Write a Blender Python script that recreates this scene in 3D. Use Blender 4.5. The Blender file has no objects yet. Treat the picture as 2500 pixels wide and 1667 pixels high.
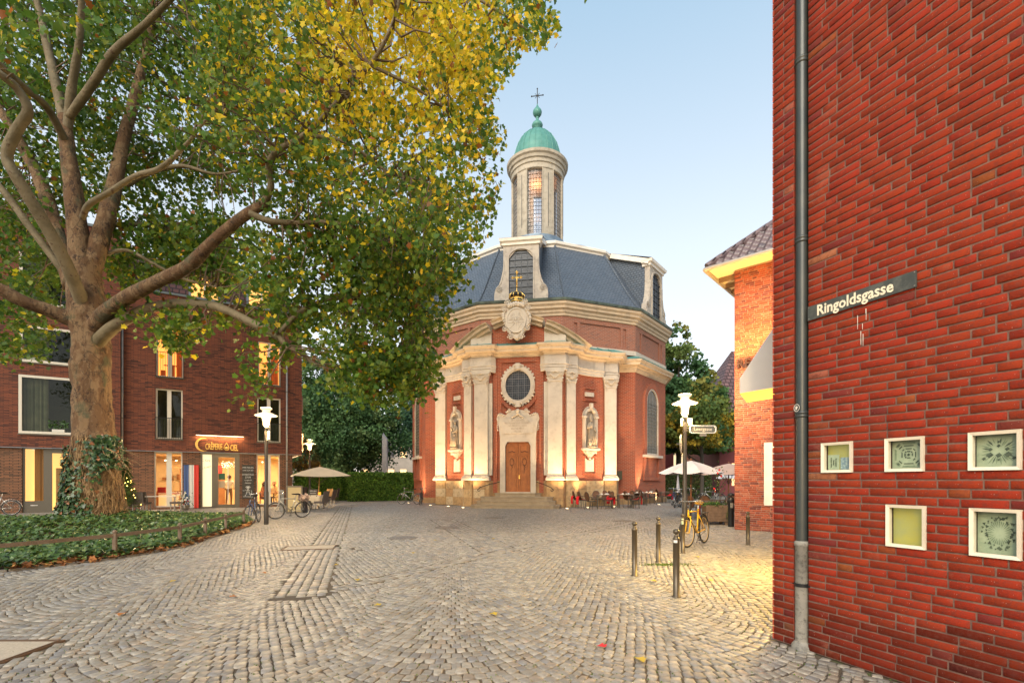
import bpy, math, random, time
import numpy as np
from mathutils import Vector, Matrix
T0 = time.time()
random.seed(7); rng = np.random.default_rng(11)
S = bpy.context.scene; COL = S.collection
# ---------------------------------------------------------------- camera
FP, CXP, HY, EYE = 1181.0, 1250.0, 1172.6, 1.5      # focal, centre, horizon of the 2500 px photograph; eye height in metres
cam = bpy.data.cameras.new('camera'); cam.lens = FP/2500*36; cam.sensor_width = 36
cam.shift_y = (HY-833.5)/2500; cam.clip_end = 3000; cam.clip_start = .05
co = bpy.data.objects.new('camera', cam); COL.objects.link(co); co.location = (0, 0, EYE); co.rotation_euler = (math.pi/2, 0, 0); S.camera = co
# ---------------------------------------------------------------- sky, soft fill sun, exposure
W = bpy.data.worlds.new("World"); S.world = W; W.use_nodes = True
wn, wl = W.node_tree.nodes, W.node_tree.links; wn.clear()
out = wn.new('ShaderNodeOutputWorld')
sky = wn.new('ShaderNodeTexSky'); sky.sky_type = 'NISHITA'; sky.sun_disc = False
sky.sun_elevation = math.radians(12); sky.sun_rotation = math.radians(203); sky.altitude = 60
bg1 = wn.new('ShaderNodeBackground'); bg1.inputs[1].default_value = .05; wl.new(sky.outputs[0], bg1.inputs[0])
tc = wn.new('ShaderNodeTexCoord'); sp = wn.new('ShaderNodeSeparateXYZ'); wl.new(tc.outputs['Generated'], sp.inputs[0])
rmp = wn.new('ShaderNodeValToRGB'); wl.new(sp.outputs[2], rmp.inputs[0]); e = rmp.color_ramp.elements
e[0].position = 0; e[0].color = (.55, .52, .49, 1); e[1].position = .95; e[1].color = (.13, .22, .31, 1)
for p_, c_ in ((.22, (.50, .49, .48, 1)), (.42, (.41, .435, .455, 1)), (.70, (.225, .315, .39, 1))):
    k_ = e.new(p_); k_.color = c_
bg2 = wn.new('ShaderNodeBackground'); bg2.inputs[1].default_value = .95; wl.new(rmp.outputs[0], bg2.inputs[0])
ad = wn.new('ShaderNodeAddShader'); wl.new(bg1.outputs[0], ad.inputs[0]); wl.new(bg2.outputs[0], ad.inputs[1]); wl.new(ad.outputs[0], out.inputs[0])
sl = bpy.data.lights.new('sun', 'SUN'); sl.energy = 2.3; sl.angle = math.radians(38); sl.color = (1, .88, .72)
so = bpy.data.objects.new('sun', sl); COL.objects.link(so); so.rotation_euler = Vector((.42, 1, -.85)).to_track_quat('-Z', 'Y').to_euler()   # broad fill added from behind the left shoulder to brighten the scene
S.view_settings.view_transform = 'Standard'; S.view_settings.look = 'None'; S.view_settings.exposure = .86; S.view_settings.gamma = 1
S.cycles.max_bounces = 5; S.cycles.diffuse_bounces = 3; S.cycles.transparent_max_bounces = 10; S.cycles.glossy_bounces = 3
S.cycles.caustics_reflective = S.cycles.caustics_refractive = False; S.cycles.sample_clamp_indirect = 6
# ---------------------------------------------------------------- helpers
def P(x, y, d):            # a pixel of the photograph at depth d -> the point of the place
    return Vector(((x-CXP)/FP*d, d, EYE+(HY-y)/FP*d))
def G(x, y):               # a pixel on the ground
    return P(x, y, EYE*FP/(y-HY))
DD = 2500/2352
def PD(x, y, d): return P(x*DD, y*DD, d)
def GD(x, y): return G(x*DD, y*DD)
class MB:
    def __init__(s): s.v = []; s.f = []; s.m = []; s.xf = None; s.mi = 0
    def add(s, vs, fs, mi=None):
        b = len(s.v)
        if s.xf is not None: vs = [s.xf(Vector(v)) for v in vs]
        s.v += [tuple(v) for v in vs]; s.f += [tuple(i+b for i in f) for f in fs]; s.m += [s.mi if mi is None else mi]*len(fs)
    def box(s, x0, x1, y0, y1, z0, z1, mi=None):
        s.add([(x0,y0,z0),(x1,y0,z0),(x1,y1,z0),(x0,y1,z0),(x0,y0,z1),(x1,y0,z1),(x1,y1,z1),(x0,y1,z1)],
              [(0,3,2,1),(4,5,6,7),(0,1,5,4),(1,2,6,5),(2,3,7,6),(3,0,4,7)], mi)
    def cbox(s, c, d, rz=0, mi=None):
        a, b, h = d[0]/2, d[1]/2, d[2]/2; cs, sn = math.cos(rz), math.sin(rz)
        vs = [(c[0]+x*cs-y*sn, c[1]+x*sn+y*cs, c[2]+z) for z in (-h, h) for x, y in ((-a,-b),(a,-b),(a,b),(-a,b))]
        s.add(vs, [(0,3,2,1),(4,5,6,7),(0,1,5,4),(1,2,6,5),(2,3,7,6),(3,0,4,7)], mi)
    def bar(s, a, b, w, h, mi=None):   # box beam from a to b
        a, b = Vector(a), Vector(b); d = (b-a).normalized(); u = Vector((0,0,1)) if abs(d.z) < .95 else Vector((0,1,0))
        r = d.cross(u).normalized(); u = r.cross(d)
        vs = [p+r*i*w/2+u*j*h/2 for p in (a, b) for i, j in ((-1,-1),(1,-1),(1,1),(-1,1))]
        s.add(vs, [(0,3,2,1),(4,5,6,7),(0,1,5,4),(1,2,6,5),(2,3,7,6),(3,0,4,7)], mi)
    def prism(s, poly, z0, z1, mi=None):
        n = len(poly); s.add([(x,y,z0) for x,y in poly]+[(x,y,z1) for x,y in poly],
              [tuple(range(n))[::-1], tuple(range(n,2*n))]+[(i,(i+1)%n,n+(i+1)%n,n+i) for i in range(n)], mi)
    def panel(s, poly, y0, y1, mi=None):    # polygon in x,z (ccw seen from -y) with its front at y0, back at y1
        n = len(poly); s.add([(x,y0,z) for x,z in poly]+[(x,y1,z) for x,z in poly],
              [tuple(range(n)), tuple(range(n,2*n))[::-1]]+[((i+1)%n,i,n+i,n+(i+1)%n) for i in range(n)], mi)
    def ring(s, outer, inner, y0, y1, mi=None):  # frame between two loops in x,z with equal counts
        n = len(outer); vs = [(x,y,z) for y in (y0,y1) for L in (outer,inner) for x,z in L]; fs = []
        for i in range(n):
            j = (i+1)%n; fs += [(i,j,n+j,n+i),(2*n+j,2*n+i,3*n+i,3*n+j),(i,2*n+i,2*n+j,j),(n+j,3*n+j,3*n+i,n+i)]
        s.add(vs, fs, mi)
    def tube(s, pts, r, n=8, mi=None, cap=True):
        pts = [Vector(p) for p in pts]; k = len(pts)
        if not hasattr(r, '__len__'): r = [r]*k
        d0 = (pts[1]-pts[0]).normalized(); u = d0.orthogonal().normalized(); vs = []
        for i, p in enumerate(pts):
            d = (pts[min(i+1,k-1)]-pts[max(i-1,0)]).normalized()
            u = (u-d*u.dot(d)).normalized(); w = d.cross(u)
            vs += [p+(u*math.cos(2*math.pi*j/n)+w*math.sin(2*math.pi*j/n))*r[i] for j in range(n)]
        fs = [(i*n+j, i*n+(j+1)%n, (i+1)*n+(j+1)%n, (i+1)*n+j) for i in range(k-1) for j in range(n)]
        if cap: fs += [tuple(range(n))[::-1], tuple(range((k-1)*n, k*n))]
        s.add(vs, fs, mi)
    def lathe(s, prof, n=16, c=(0,0,0), mi=None, a0=0, a1=None):
        full = a1 is None; st = 2*math.pi/n if full else (a1-a0)/n; m = n if full else n+1
        vs = [(c[0]+r*math.cos(a0+st*j), c[1]+r*math.sin(a0+st*j), c[2]+z) for r,z in prof for j in range(m)]
        fs = [(i*m+j, i*m+(j+1)%m, (i+1)*m+(j+1)%m, (i+1)*m+j) for i in range(len(prof)-1) for j in range(n)]
        s.add(vs, fs, mi)
    def ball(s, c, r, n=10, sz=1, mi=None):
        k = max(4, n//2+1); s.lathe([(r*math.sin(math.pi*i/k)+1e-4, -r*sz*math.cos(math.pi*i/k)) for i in range(k+1)], n, c, mi)
    def sweep(s, path, prof, closed=False, mi=None, cap=True):  # path ccw in xy, profile of (outward, z)
        n = len(path); nr = []
        for i in range(n):
            a = path[i-1] if (i > 0 or closed) else path[i]; b = path[(i+1)%n] if (i < n-1 or closed) else path[i]; p = path[i]
            def nn(q, r_):
                dx, dy = r_[0]-q[0], r_[1]-q[1]; L = math.hypot(dx, dy) or 1; return (dy/L, -dx/L)
            n1 = nn(a, p) if a != p else nn(p, b); n2 = nn(p, b) if b != p else n1
            mx, my = n1[0]+n2[0], n1[1]+n2[1]; L = math.hypot(mx, my) or 1; mx /= L; my /= L
            c = max(.45, mx*n1[0]+my*n1[1]); nr.append((mx/c, my/c))
        k = len(prof); vs = [(p[0]+o*m_[0], p[1]+o*m_[1], z) for p, m_ in zip(path, nr) for o, z in prof]
        rg = range(n if closed else n-1)
        fs = [(i*k+j, ((i+1)%n)*k+j, ((i+1)%n)*k+j+1, i*k+j+1) for i in rg for j in range(k-1)]
        if not closed and cap and k > 2: fs += [tuple(range(k)), tuple(range((n-1)*k, n*k))[::-1]]
        s.add(vs, fs, mi)
    def build(s, name, mats, parent=None, smooth=False, uv=True, link=True):
        me = bpy.data.meshes.new(name); me.from_pydata(s.v, [], s.f)
        if not isinstance(mats, (list, tuple)): mats = [mats]
        for m_ in mats: me.materials.append(m_)
        if len(mats) > 1: me.polygons.foreach_set('material_index', s.m)
        if smooth: me.polygons.foreach_set('use_smooth', [True]*len(me.polygons))
        if uv and len(me.polygons): set_uv(me)
        me.update()
        return obj(name, me, parent) if link else me
def set_uv(me):
    nv, nl, npo = len(me.vertices), len(me.loops), len(me.polygons)
    v = np.empty(nv*3); me.vertices.foreach_get('co', v); v = v.reshape(-1,3)
    li = np.empty(nl, int); me.loops.foreach_get('vertex_index', li)
    lt = np.empty(npo, int); me.polygons.foreach_get('loop_total', lt)
    pn = np.empty(npo*3); me.polygons.foreach_get('normal', pn); pn = pn.reshape(-1,3)
    n = np.repeat(pn, lt, axis=0); p = v[li]; h = np.hypot(n[:,0], n[:,1])+1e-9
    side = np.abs(n[:,2]) < .75
    u = np.where(side, (p[:,0]*-n[:,1]+p[:,1]*n[:,0])/h, p[:,0]); w = np.where(side, p[:,2], p[:,1])
    me.uv_layers.new(name='UVMap').data.foreach_set('uv', np.stack([u, w], 1).ravel())
def obj(name, me, parent=None, loc=None, rz=None):
    o = bpy.data.objects.new(name, me); COL.objects.link(o)
    if parent: o.parent = parent
    if loc is not None: o.location = loc
    if rz is not None: o.rotation_euler = (0, 0, rz)
    return o
def tag(o, label=None, cat=None, group=None, kind=None):
    if label: o['label'] = label
    if cat: o['category'] = cat
    if group: o['group'] = group
    if kind: o['kind'] = kind
    return o
def thing(name, label, cat, loc=(0,0,0), rz=0, group=None, scale=1):
    o = bpy.data.objects.new(name, None); COL.objects.link(o); o.location = loc; o.rotation_euler = (0,0,rz); o.scale = (scale,)*3
    return tag(o, label, cat, group)
def copy_tree(o, parent=None):
    c = o.copy(); COL.objects.link(c)
    if parent: c.parent = parent
    for ch in list(o.children): copy_tree(ch, c)
    return c
def dup(o, loc, rz=0, label=None, group=None, scale=None):
    c = copy_tree(o); c.location = loc; c.rotation_euler = (0,0,rz)
    if scale: c.scale = (scale,)*3
    if label: c['label'] = label
    if group: c['group'] = group
    return c
def light(kind, loc, power, col=(1,.72,.38), size=.1, rot=None, name='lamp_light', spot=None, blend=.6, parent=None, sy=None):
    l = bpy.data.lights.new(name, kind); l.energy = power; l.color = col
    if kind in ('POINT','SPOT'): l.shadow_soft_size = size
    if kind == 'AREA':
        l.size = size
        if sy: l.shape = 'RECTANGLE'; l.size_y = sy
    if spot: l.spot_size = math.radians(spot); l.spot_blend = blend
    o = bpy.data.objects.new(name, l); COL.objects.link(o); o.location = loc
    if parent: o.parent = parent
    if rot is not None:
        if len(rot) == 3 and isinstance(rot, Vector): o.rotation_euler = rot.to_track_quat('-Z', 'Y').to_euler()
        else: o.rotation_euler = rot
    return o
# ---------------------------------------------------------------- materials
def nt(name):
    m = bpy.data.materials.new(name); m.use_nodes = True; n = m.node_tree.nodes; l = m.node_tree.links
    return m, n, l, n['Principled BSDF']
def mix(n, l, fac, a, b, mode='MIX'):
    x = n.new('ShaderNodeMix'); x.data_type = 'RGBA'; x.blend_type = mode
    for sock, val in ((0, fac), (6, a), (7, b)):
        if hasattr(val, 'type') and hasattr(val, 'links'): l.new(val, x.inputs[sock])
        elif sock == 0: x.inputs[0].default_value = val
        else: x.inputs[sock].default_value = (*val[:3], 1)
    return x.outputs[2]
def noise(n, l, scale, detail=4, vec=None, rough=.6, lo=.35, hi=.65):
    t = n.new('ShaderNodeTexNoise'); t.inputs['Scale'].default_value = scale; t.inputs['Detail'].default_value = detail; t.inputs['Roughness'].default_value = rough
    if vec is not None: l.new(vec, t.inputs['Vector'])
    r = n.new('ShaderNodeMapRange'); r.inputs[1].default_value = lo; r.inputs[2].default_value = hi; l.new(t.outputs['Fac'], r.inputs[0])
    return r.outputs[0]
def vcoord(n, kind='Object'):
    t = n.new('ShaderNodeTexCoord'); return t.outputs[kind]
def bump(n, l, bs, h, strength=.3, dist=.01):
    b = n.new('ShaderNodeBump'); b.inputs['Strength'].default_value = strength; b.inputs['Distance'].default_value = dist
    l.new(h, b.inputs['Height']); l.new(b.outputs[0], bs.inputs['Normal'])
def mat(name, c, rough=.6, metal=0, c2=None, scale=4, bmp=0, bscale=40, emit=0, ecol=None, c3=None, s3=20, spec=.5, bd=.01):
    m, n, l, bs = nt(name); bs.inputs['Roughness'].default_value = rough; bs.inputs['Metallic'].default_value = metal
    bs.inputs['Specular IOR Level'].default_value = spec; col = None; v = vcoord(n)
    bs.inputs['Base Color'].default_value = (*c, 1)
    if c2: col = mix(n, l, noise(n, l, scale, 5, v), c, c2)
    if c3: col = mix(n, l, noise(n, l, s3, 6, v, .7, .5, .75), col if col else c, c3)
    if col: l.new(col, bs.inputs['Base Color'])
    if bmp: bump(n, l, bs, noise(n, l, bscale, 5, v, .6, .2, .8), bmp, bd)
    if emit:
        bs.inputs['Emission Color'].default_value = (*(ecol or c), 1); bs.inputs['Emission Strength'].default_value = emit
    return m
def attr_mat(name, rough=.7, attr='Col', c2=None, scale=30, bmp=0, bscale=60, mul=None, spec=.4, trans=0):
    m, n, l, bs = nt(name); a = n.new('ShaderNodeAttribute'); a.attribute_name = attr; bs.inputs['Roughness'].default_value = rough
    bs.inputs['Specular IOR Level'].default_value = spec
    col = a.outputs['Color']; v = vcoord(n)
    if c2: col = mix(n, l, noise(n, l, scale, 6, v, .7, .45, .8), col, c2)
    l.new(col, bs.inputs['Base Color'])
    if bmp: bump(n, l, bs, noise(n, l, bscale, 6, v, .65, .2, .8), bmp, .004)
    if trans:
        o = n['Material Output']; t = n.new('ShaderNodeBsdfTranslucent'); l.new(col, t.inputs[0]); ms = n.new('ShaderNodeMixShader'); ms.inputs[0].default_value = trans
        l.new(bs.outputs[0], ms.inputs[1]); l.new(t.outputs[0], ms.inputs[2]); l.new(ms.outputs[0], o.inputs[0])
    return m
def brick_mat(name, c1, c2, mortar, bw=.25, bh=.0625, ms=.01, dark=(.1,.04,.03), dk=.5, rough=.85, patch=None, off=.5, b=.5, coord='UV', sm=.1):
    m, n, l, bs = nt(name); bs.inputs['Roughness'].default_value = rough; bs.inputs['Specular IOR Level'].default_value = .25
    uv = vcoord(n, coord); t = n.new('ShaderNodeTexBrick'); l.new(uv, t.inputs['Vector']); t.inputs['Scale'].default_value = 1
    t.inputs['Color1'].default_value = (*c1,1); t.inputs['Color2'].default_value = (*c2,1); t.inputs['Mortar'].default_value = (*mortar,1)
    t.inputs['Mortar Size'].default_value = ms; t.inputs['Brick Width'].default_value = bw; t.inputs['Row Height'].default_value = bh; t.inputs['Mortar Smooth'].default_value = sm
    t.offset = off; t.inputs['Bias'].default_value = 0
    # second brick layer at the same lattice gives each brick another random tone
    t2 = n.new('ShaderNodeTexBrick'); l.new(uv, t2.inputs['Vector']); t2.inputs['Scale'].default_value = 1; t2.offset = off
    t2.inputs['Color1'].default_value = (0,0,0,1); t2.inputs['Color2'].default_value = (1,1,1,1); t2.inputs['Mortar'].default_value = (0,0,0,1); t2.inputs['Bias'].default_value = -.1
    t2.inputs['Mortar Size'].default_value = ms; t2.inputs['Brick Width'].default_value = bw; t2.inputs['Row Height'].default_value = bh
    r = n.new('ShaderNodeMapRange'); r.inputs[1].default_value = .55; r.inputs[2].default_value = .95; r.inputs[4].default_value = dk; l.new(t2.outputs['Color'], r.inputs[0])
    col = mix(n, l, r.outputs[0], t.outputs['Color'], dark)
    ob = vcoord(n); nz = noise(n, l, .9, 6, ob, .65, .35, .75)
    col = mix(n, l, nz, col, patch or tuple(x*.72 for x in c1), 'MIX') if False else col
    if patch:
        k = n.new('ShaderNodeMath'); k.operation = 'MULTIPLY'; k.inputs[1].default_value = .55; l.new(nz, k.inputs[0]); col = mix(n, l, k.outputs[0], col, patch)
    nz2 = noise(n, l, 9, 5, ob, .7, .3, .8); k2 = n.new('ShaderNodeMath'); k2.operation = 'MULTIPLY'; k2.inputs[1].default_value = .22; l.new(nz2, k2.inputs[0])
    col = mix(n, l, k2.outputs[0], col, dark)
    l.new(col, bs.inputs['Base Color'])
    inv = n.new('ShaderNodeMath'); inv.operation = 'SUBTRACT'; inv.inputs[0].default_value = 1; l.new(t.outputs['Fac'], inv.inputs[1]); bump(n, l, bs, inv.outputs[0], b, .008)
    return m
def glass_mat(name, tint=(.8,.85,.85), alpha=.4, rough=.03, base=(.02,.025,.03), emit=0, ecol=(1,.6,.25)):
    m, n, l, bs = nt(name); bs.inputs['Base Color'].default_value = (*base, 1); bs.inputs['Roughness'].default_value = rough; bs.inputs['Specular IOR Level'].default_value = 1
    tr = n.new('ShaderNodeBsdfTransparent'); tr.inputs[0].default_value = (*tint, 1); ms = n.new('ShaderNodeMixShader'); ms.inputs[0].default_value = alpha
    l.new(tr.outputs[0], ms.inputs[1]); l.new(bs.outputs[0], ms.inputs[2]); l.new(ms.outputs[0], n['Material Output'].inputs[0])
    return m
M = {}
M['stone'] = mat('pale_sandstone', (.58,.51,.42), .8, 0, (.49,.43,.36), .9, .2, 30, c3=(.38,.32,.26), s3=2.5)
M['stone_warm'] = mat('ochre_sandstone', (.42,.27,.13), .85, 0, (.30,.16,.07), 2.2, .3, 25, c3=(.22,.17,.12), s3=6)
M['stone_trim'] = mat('moulded_sandstone', (.58,.46,.32), .8, 0, (.50,.40,.29), 2, .2, 30, c3=(.36,.28,.2), s3=3)
M['white'] = mat('white_paint', (.74,.72,.67), .5, 0, (.66,.63,.58), 3)
M['cbrick'] = brick_mat('old_red_brick', (.37,.072,.030), (.26,.048,.022), (.38,.21,.14), .25, .083, .012, (.17,.06,.045), .7, patch=(.38,.12,.065))
M['cbrick2'] = brick_mat('drum_brick', (.33,.105,.06), (.26,.08,.045), (.34,.24,.19), .25, .083, .012, (.13,.06,.05), .7, patch=(.36,.15,.09))
M['slate'] = brick_mat('slate_tiles', (.09,.118,.16), (.135,.165,.21), (.02,.025,.035), .22, .15, .012, (.05,.065,.09), .5, rough=.42, b=1)
M['copper'] = mat('green_copper', (.065,.225,.20), .6, .1, (.10,.29,.26), 3, .1, 20, c3=(.07,.2,.2), s3=6)
M['lead'] = mat('blue_lead', (.13,.18,.24), .5, .3, (.2,.27,.34), 2)
M['black'] = mat('black_metal', (.02,.022,.025), .45, .5)
M['glassdark'] = mat('leaded_glass', (.018,.026,.042), .25, 0, (.05,.065,.09), 4, spec=.35)
M['gold'] = mat('gilding', (.85,.55,.16), .3, 1)
M['oak'] = mat('oiled_oak', (.38,.115,.022), .4, 0, (.27,.075,.014), 5, .15, 40)
M['oakd'] = mat('dark_oak', (.13,.045,.018), .5)
# ================================================================ church
CH = thing('church', 'round red brick church with white columns, slate roof and green-domed lantern', 'church', (2, 38.2, 0), math.radians(-8.7))
A30 = math.radians(30); RW = 9.7
def dod(R, off=0): return [(R*math.sin(a), -R*math.cos(a)) for a in [A30*(k+.5)+off for k in range(12)]]
def facexf(k, inv=False):
    a = A30*k; c, s_ = math.cos(a), math.sin(a)
    return lambda v: Vector((v.x*c - v.y*s_, v.x*s_ + v.y*c, v.z))    # front is -y; turns +x-wards
half = [(1.45,10.85),(1.62,11.02),(2.55,10.95),(2.66,10.72),(3.22,10.42),(3.30,10.0),(3.75,9.45),(4.25,9.05),(4.78,8.78),(4.86,8.62),(5.58,8.42),(5.72,7.52)]
fpath = [(-x,-n) for x,n in half[::-1]]+[(x,-n) for x,n in half]
dd = dod(RW); rest = [p for p in dd if not (p[1] < -7.4)]
# order the rest of the dodecagon from right-front round the back to left-front
rest = sorted(rest, key=lambda p: math.atan2(p[1], p[0]))
body = fpath+[p for p in rest]
m = MB(); m.prism([(x*.999,y*.999) for x,y in body], 0, 9.0); wall = m.build('wall', M['cbrick'], CH)
# plinth of large ochre blocks round the front, low plinth elsewhere
m = MB(); m.sweep(fpath, [(.06,0),(.06,1.44),(.0,1.5)]); m.build('plinth', M['stone_warm'], CH)
m = MB(); m.sweep([(5.72,-7.52)]+rest+[(-5.72,-7.52)], [(.08,0),(.08,.32),(0,.36)]); m.build('low_plinth', M['stone_warm'], CH)
def wall_pt(x, n, d):  # offset outward helper
    return (x, -n)
blk = []
def blocks(p, q, nrm, rows=((0,.5),(.5,1.0),(1.0,1.48)), w=.62, seed=0):
    r_ = random.Random(seed); p, q = Vector(p), Vector(q); L = (q-p).length; d = (q-p)/L
    for z0, z1 in rows:
        t = 0
        while t < L-.05:
            ww = min(w*r_.uniform(.7,1.25), L-t)
            if L-t-ww < .2: ww = L-t
            a = p+d*(t+.006); b = p+d*(t+ww-.006); o = Vector(nrm)*(.11+r_.uniform(0,.012)); o2 = Vector(nrm)*.03
            m = MB(); m.add([(a.x+o2.x,a.y+o2.y,z0+.006),(b.x+o2.x,b.y+o2.y,z0+.006),(b.x+o.x,b.y+o.y,z0+.006),(a.x+o.x,a.y+o.y,z0+.006),
                   (a.x+o2.x,a.y+o2.y,z1-.006),(b.x+o2.x,b.y+o2.y,z1-.006),(b.x+o.x,b.y+o.y,z1-.006),(a.x+o.x,a.y+o.y,z1-.006)],
                  [(0,1,2,3),(4,7,6,5),(3,2,6,7),(0,4,5,1),(1,5,6,2),(0,3,7,4)]); o_ = m.build('block', STB[r_.randrange(4)], CH); t += ww
STB = [mat('sandstone_block', c, .85, 0, c2, 3, .3, 25, c3=(.2,.15,.1), s3=6) for c, c2 in (((.56,.40,.22),(.48,.31,.15)),((.50,.33,.16),(.42,.26,.12)),((.58,.46,.30),(.50,.37,.22)),((.44,.28,.14),(.36,.21,.10)))]
for sgn in (-1, 1):
    for i in range(0, 10):
        (x0,n0),(x1,n1) = half[i], half[i+1]
        if i in (0,): continue
        a, b = ((x0,-n0),(x1,-n1)) if sgn > 0 else ((-x1,-n1),(-x0,-n0))
        dx, dy = b[0]-a[0], b[1]-a[1]; L = math.hypot(dx,dy)
        if L > .3: blocks((*a,0), (*b,0), (dy/L,-dx/L,0), seed=i*7+sgn)
# pilasters: base, shaft, capital
def pilaster(cx_, n, w, ang, dp=.16, label=None):
    a = math.radians(ang); c, s_ = math.cos(a), math.sin(a)
    xf = lambda v: Vector((cx_+v.x*c-v.y*s_, -n+v.x*s_+v.y*c, v.z))
    m = MB(); m.xf = xf
    hw = w/2; sh = [(-hw,.1),(-hw,-dp),(hw,-dp),(hw,.1)]
    m.sweep(sh, [(0,1.75),(0,7.02)]); m.add([(-hw,.1,7.02),(-hw,-dp,7.02),(hw,-dp,7.02),(hw,.1,7.02)], [(0,1,2,3)])
    s1 = m.build('column_shaft', M['stone'], CH)
    m = MB(); m.xf = xf; m.sweep(sh, [(.12,1.5),(.12,1.62),(.09,1.64),(.10,1.68),(.05,1.72),(.06,1.76),(0,1.80)], cap=False); m.build('column_base', M['stone'], CH)
    m = MB(); m.xf = xf                         # capital: neck, scrolls, leaves, abacus
    m.sweep(sh, [(.03,7.0),(.045,7.03),(.02,7.07),(.03,7.2),(.07,7.45),(.10,7.5),(.12,7.52),(.12,7.62),(-.02,7.63)])
    for sx in (-1, 1):
        for k in range(14):
            t = k/13*3.6*math.pi; r_ = .135*(1-k/15)
            m.ball((sx*(hw-.03)-sx*r_*math.cos(t)*1, -dp-.12, 7.38+r_*math.sin(t)), .035, 6)
        for k in range(7): m.ball((sx*(hw+.04)-sx*.02*k, -dp-.08-.01*k, 7.18-.015*k*k*.4), .045, 6)
    for k in range(9):
        u = (k/8-.5)*w*.8; m.ball((u, -dp-.07-.03*math.cos(u*6), 7.30-.10*math.cos(u*8/w)), .05, 6, 1.4)
    for k in range(5): m.ball(((k-2)*.055, -dp-.13, 7.5+.03*(2-abs(k-2))), .045, 6)
    m.build('capital', M['stone'], CH)
for s_ in (-1, 1):
    pilaster(s_*2.09, 11.02, .80, s_*4); pilaster(s_*2.92, 10.6, .54, s_*26)
    pilaster(s_*5.22, 8.56, .70, s_*12); 
    m = MB(); m.box(min(s_*1.47,s_*1.7), max(s_*1.47,s_*1.7), -11.06, -10.8, 1.8, 7.02); m.build('column_return', M['stone'], CH)
# entablature
def arc_in(L, a, b): return L[a:b]
rightp = [(x,-n) for x,n in half]; leftp = [(-x,-n) for x,n in half[::-1]]
fr = [(0,7.62),(.10,7.62),(.10,7.78),(.13,7.80),(.13,7.92),(.17,7.96),(.12,8.0),(.10,8.48),(0,8.5)]
for pth in (rightp[0:5], leftp[-5:]):
    m = MB(); m.sweep(pth, [(o+.14, z) for o,z in fr]); m.build('frieze', M['stone'], CH)
for pth in (rightp[4:], leftp[:-4]):
    m = MB(); m.sweep(pth, fr); m.build('frieze', M['stone'], CH)
cor = [(0,8.46),(.12,8.48),(.14,8.56),(.24,8.62),(.26,8.68),(.46,8.72),(.48,8.84),(.56,8.90),(.60,8.98),(.60,9.03),(-.2,9.06)]
m = MB(); m.sweep(leftp[:-5]+leftp[-5:-4]+[(-2.62,-10.9),(-2.55,-11.12),(-1.6,-11.16),(-1.5,-10.85)]+[(1.5,-10.85),(1.6,-11.16),(2.55,-11.12),(2.62,-10.9)]+rightp[4:], cor)
m.build('cornice', M['stone_trim'], CH)
m = MB(); m.sweep([(5.72,-7.52)]+rest+[(-5.72,-7.52)], [(0,8.3)]+[(o*.95,z-.02) for o,z in cor[1:]]); m.build('cornice', M['stone_trim'], CH)
m = MB(); m.sweep(body, [(.58,9.03),(.45,9.10),(-.10,9.36),(-.75,9.46),(-1.6,9.52)], closed=True); m.build('ledge_roof', M['copper'], CH)
m = MB()
for i in range(len(body)):
    a, b = Vector((*body[i],0)), Vector((*body[(i+1)%len(body)],0)); L = (b-a).length; d = (b-a)/L if L > .01 else Vector((1,0,0)); nn_ = Vector((d.y,-d.x,0))
    for k in range(int(L/.55)):
        p = a+d*(k+.5)*.55; m.bar(p+nn_*.55+Vector((0,0,9.07)), p-nn_*.08+Vector((0,0,9.38)), .03, .03)
m.build('roof_seam', M['copper'], CH)
# pediment
def ped(side):
    pts = []
    N = 12
    for i in range(N+1):
        t = i/N
        if side == 0: x = -1.5+3*t; z = 10.80-.36*(abs(x)/1.5)**1.6; n = 11.05
        else:
            x = 1.62+(3.9-1.62)*t; z = 10.28-1.22*t**1.25; n = 11.30-1.1*t**1.4; x *= side
        pts.append((x, n, z))
    if side == -1: pts = pts[::-1]
    prof = [(-.9,-.36),(.0,-.42),(.10,-.40),(.12,-.26),(.30,-.22),(.32,-.10),(.42,-.04),(.44,.0),(-1.9,.10)]
    vs, k = [], len(prof)
    for i, (x,n,z) in enumerate(pts):
        a = pts[max(i-1,0)]; b = pts[min(i+1,N)]; dx, dn, dz = b[0]-a[0], b[1]-a[1], b[2]-a[2]
        L = math.hypot(dx, dn) or 1; ox, oy = -dn/L, -dx/L; tl = math.hypot(dx, dz); ux, uz = -dz/tl, dx/tl
        for o, u in prof: vs.append((x+ox*o*(1 if side else 0)+ux*u, -n+oy*o, z+uz*u))
    fs = [(i*k+j,(i+1)*k+j,(i+1)*k+j+1,i*k+j+1) for i in range(N) for j in range(k-1)]+[tuple(range(k)), tuple(range(N*k,N*k+k))[::-1]]
    m = MB(); m.add(vs, fs); m.build('pediment', M['stone_trim'], CH)
for s_ in (0, -1, 1): ped(s_)
m = MB(); tp = [(-1.6,9.0),(1.6,9.0)]+[(1.6-.2*i, 10.42-.34*(abs(1.6-.2*i)/1.5)**1.6) for i in range(17)]
m.panel(tp, -10.95, -9.0); m.build('tympanum', M['cbrick'], CH)
for s_ in (-1, 1):
    m = MB(); q = [(s_*1.5,9.0),(s_*2.7,9.0),(s_*2.7,9.55),(s_*1.5,10.05)]; q = q if s_ > 0 else q[::-1]
    m.panel(q, -11.12, -9.3); m.build('pedestal', M['stone'], CH)
    m = MB(); q = [(s_*2.7,9.0),(s_*3.7,9.0),(s_*3.4,9.2),(s_*2.7,9.45)]; q = q if s_ > 0 else q[::-1]
    m.panel(q, -10.45, -9.0); m.build('pedestal', M['stone'], CH)
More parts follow.
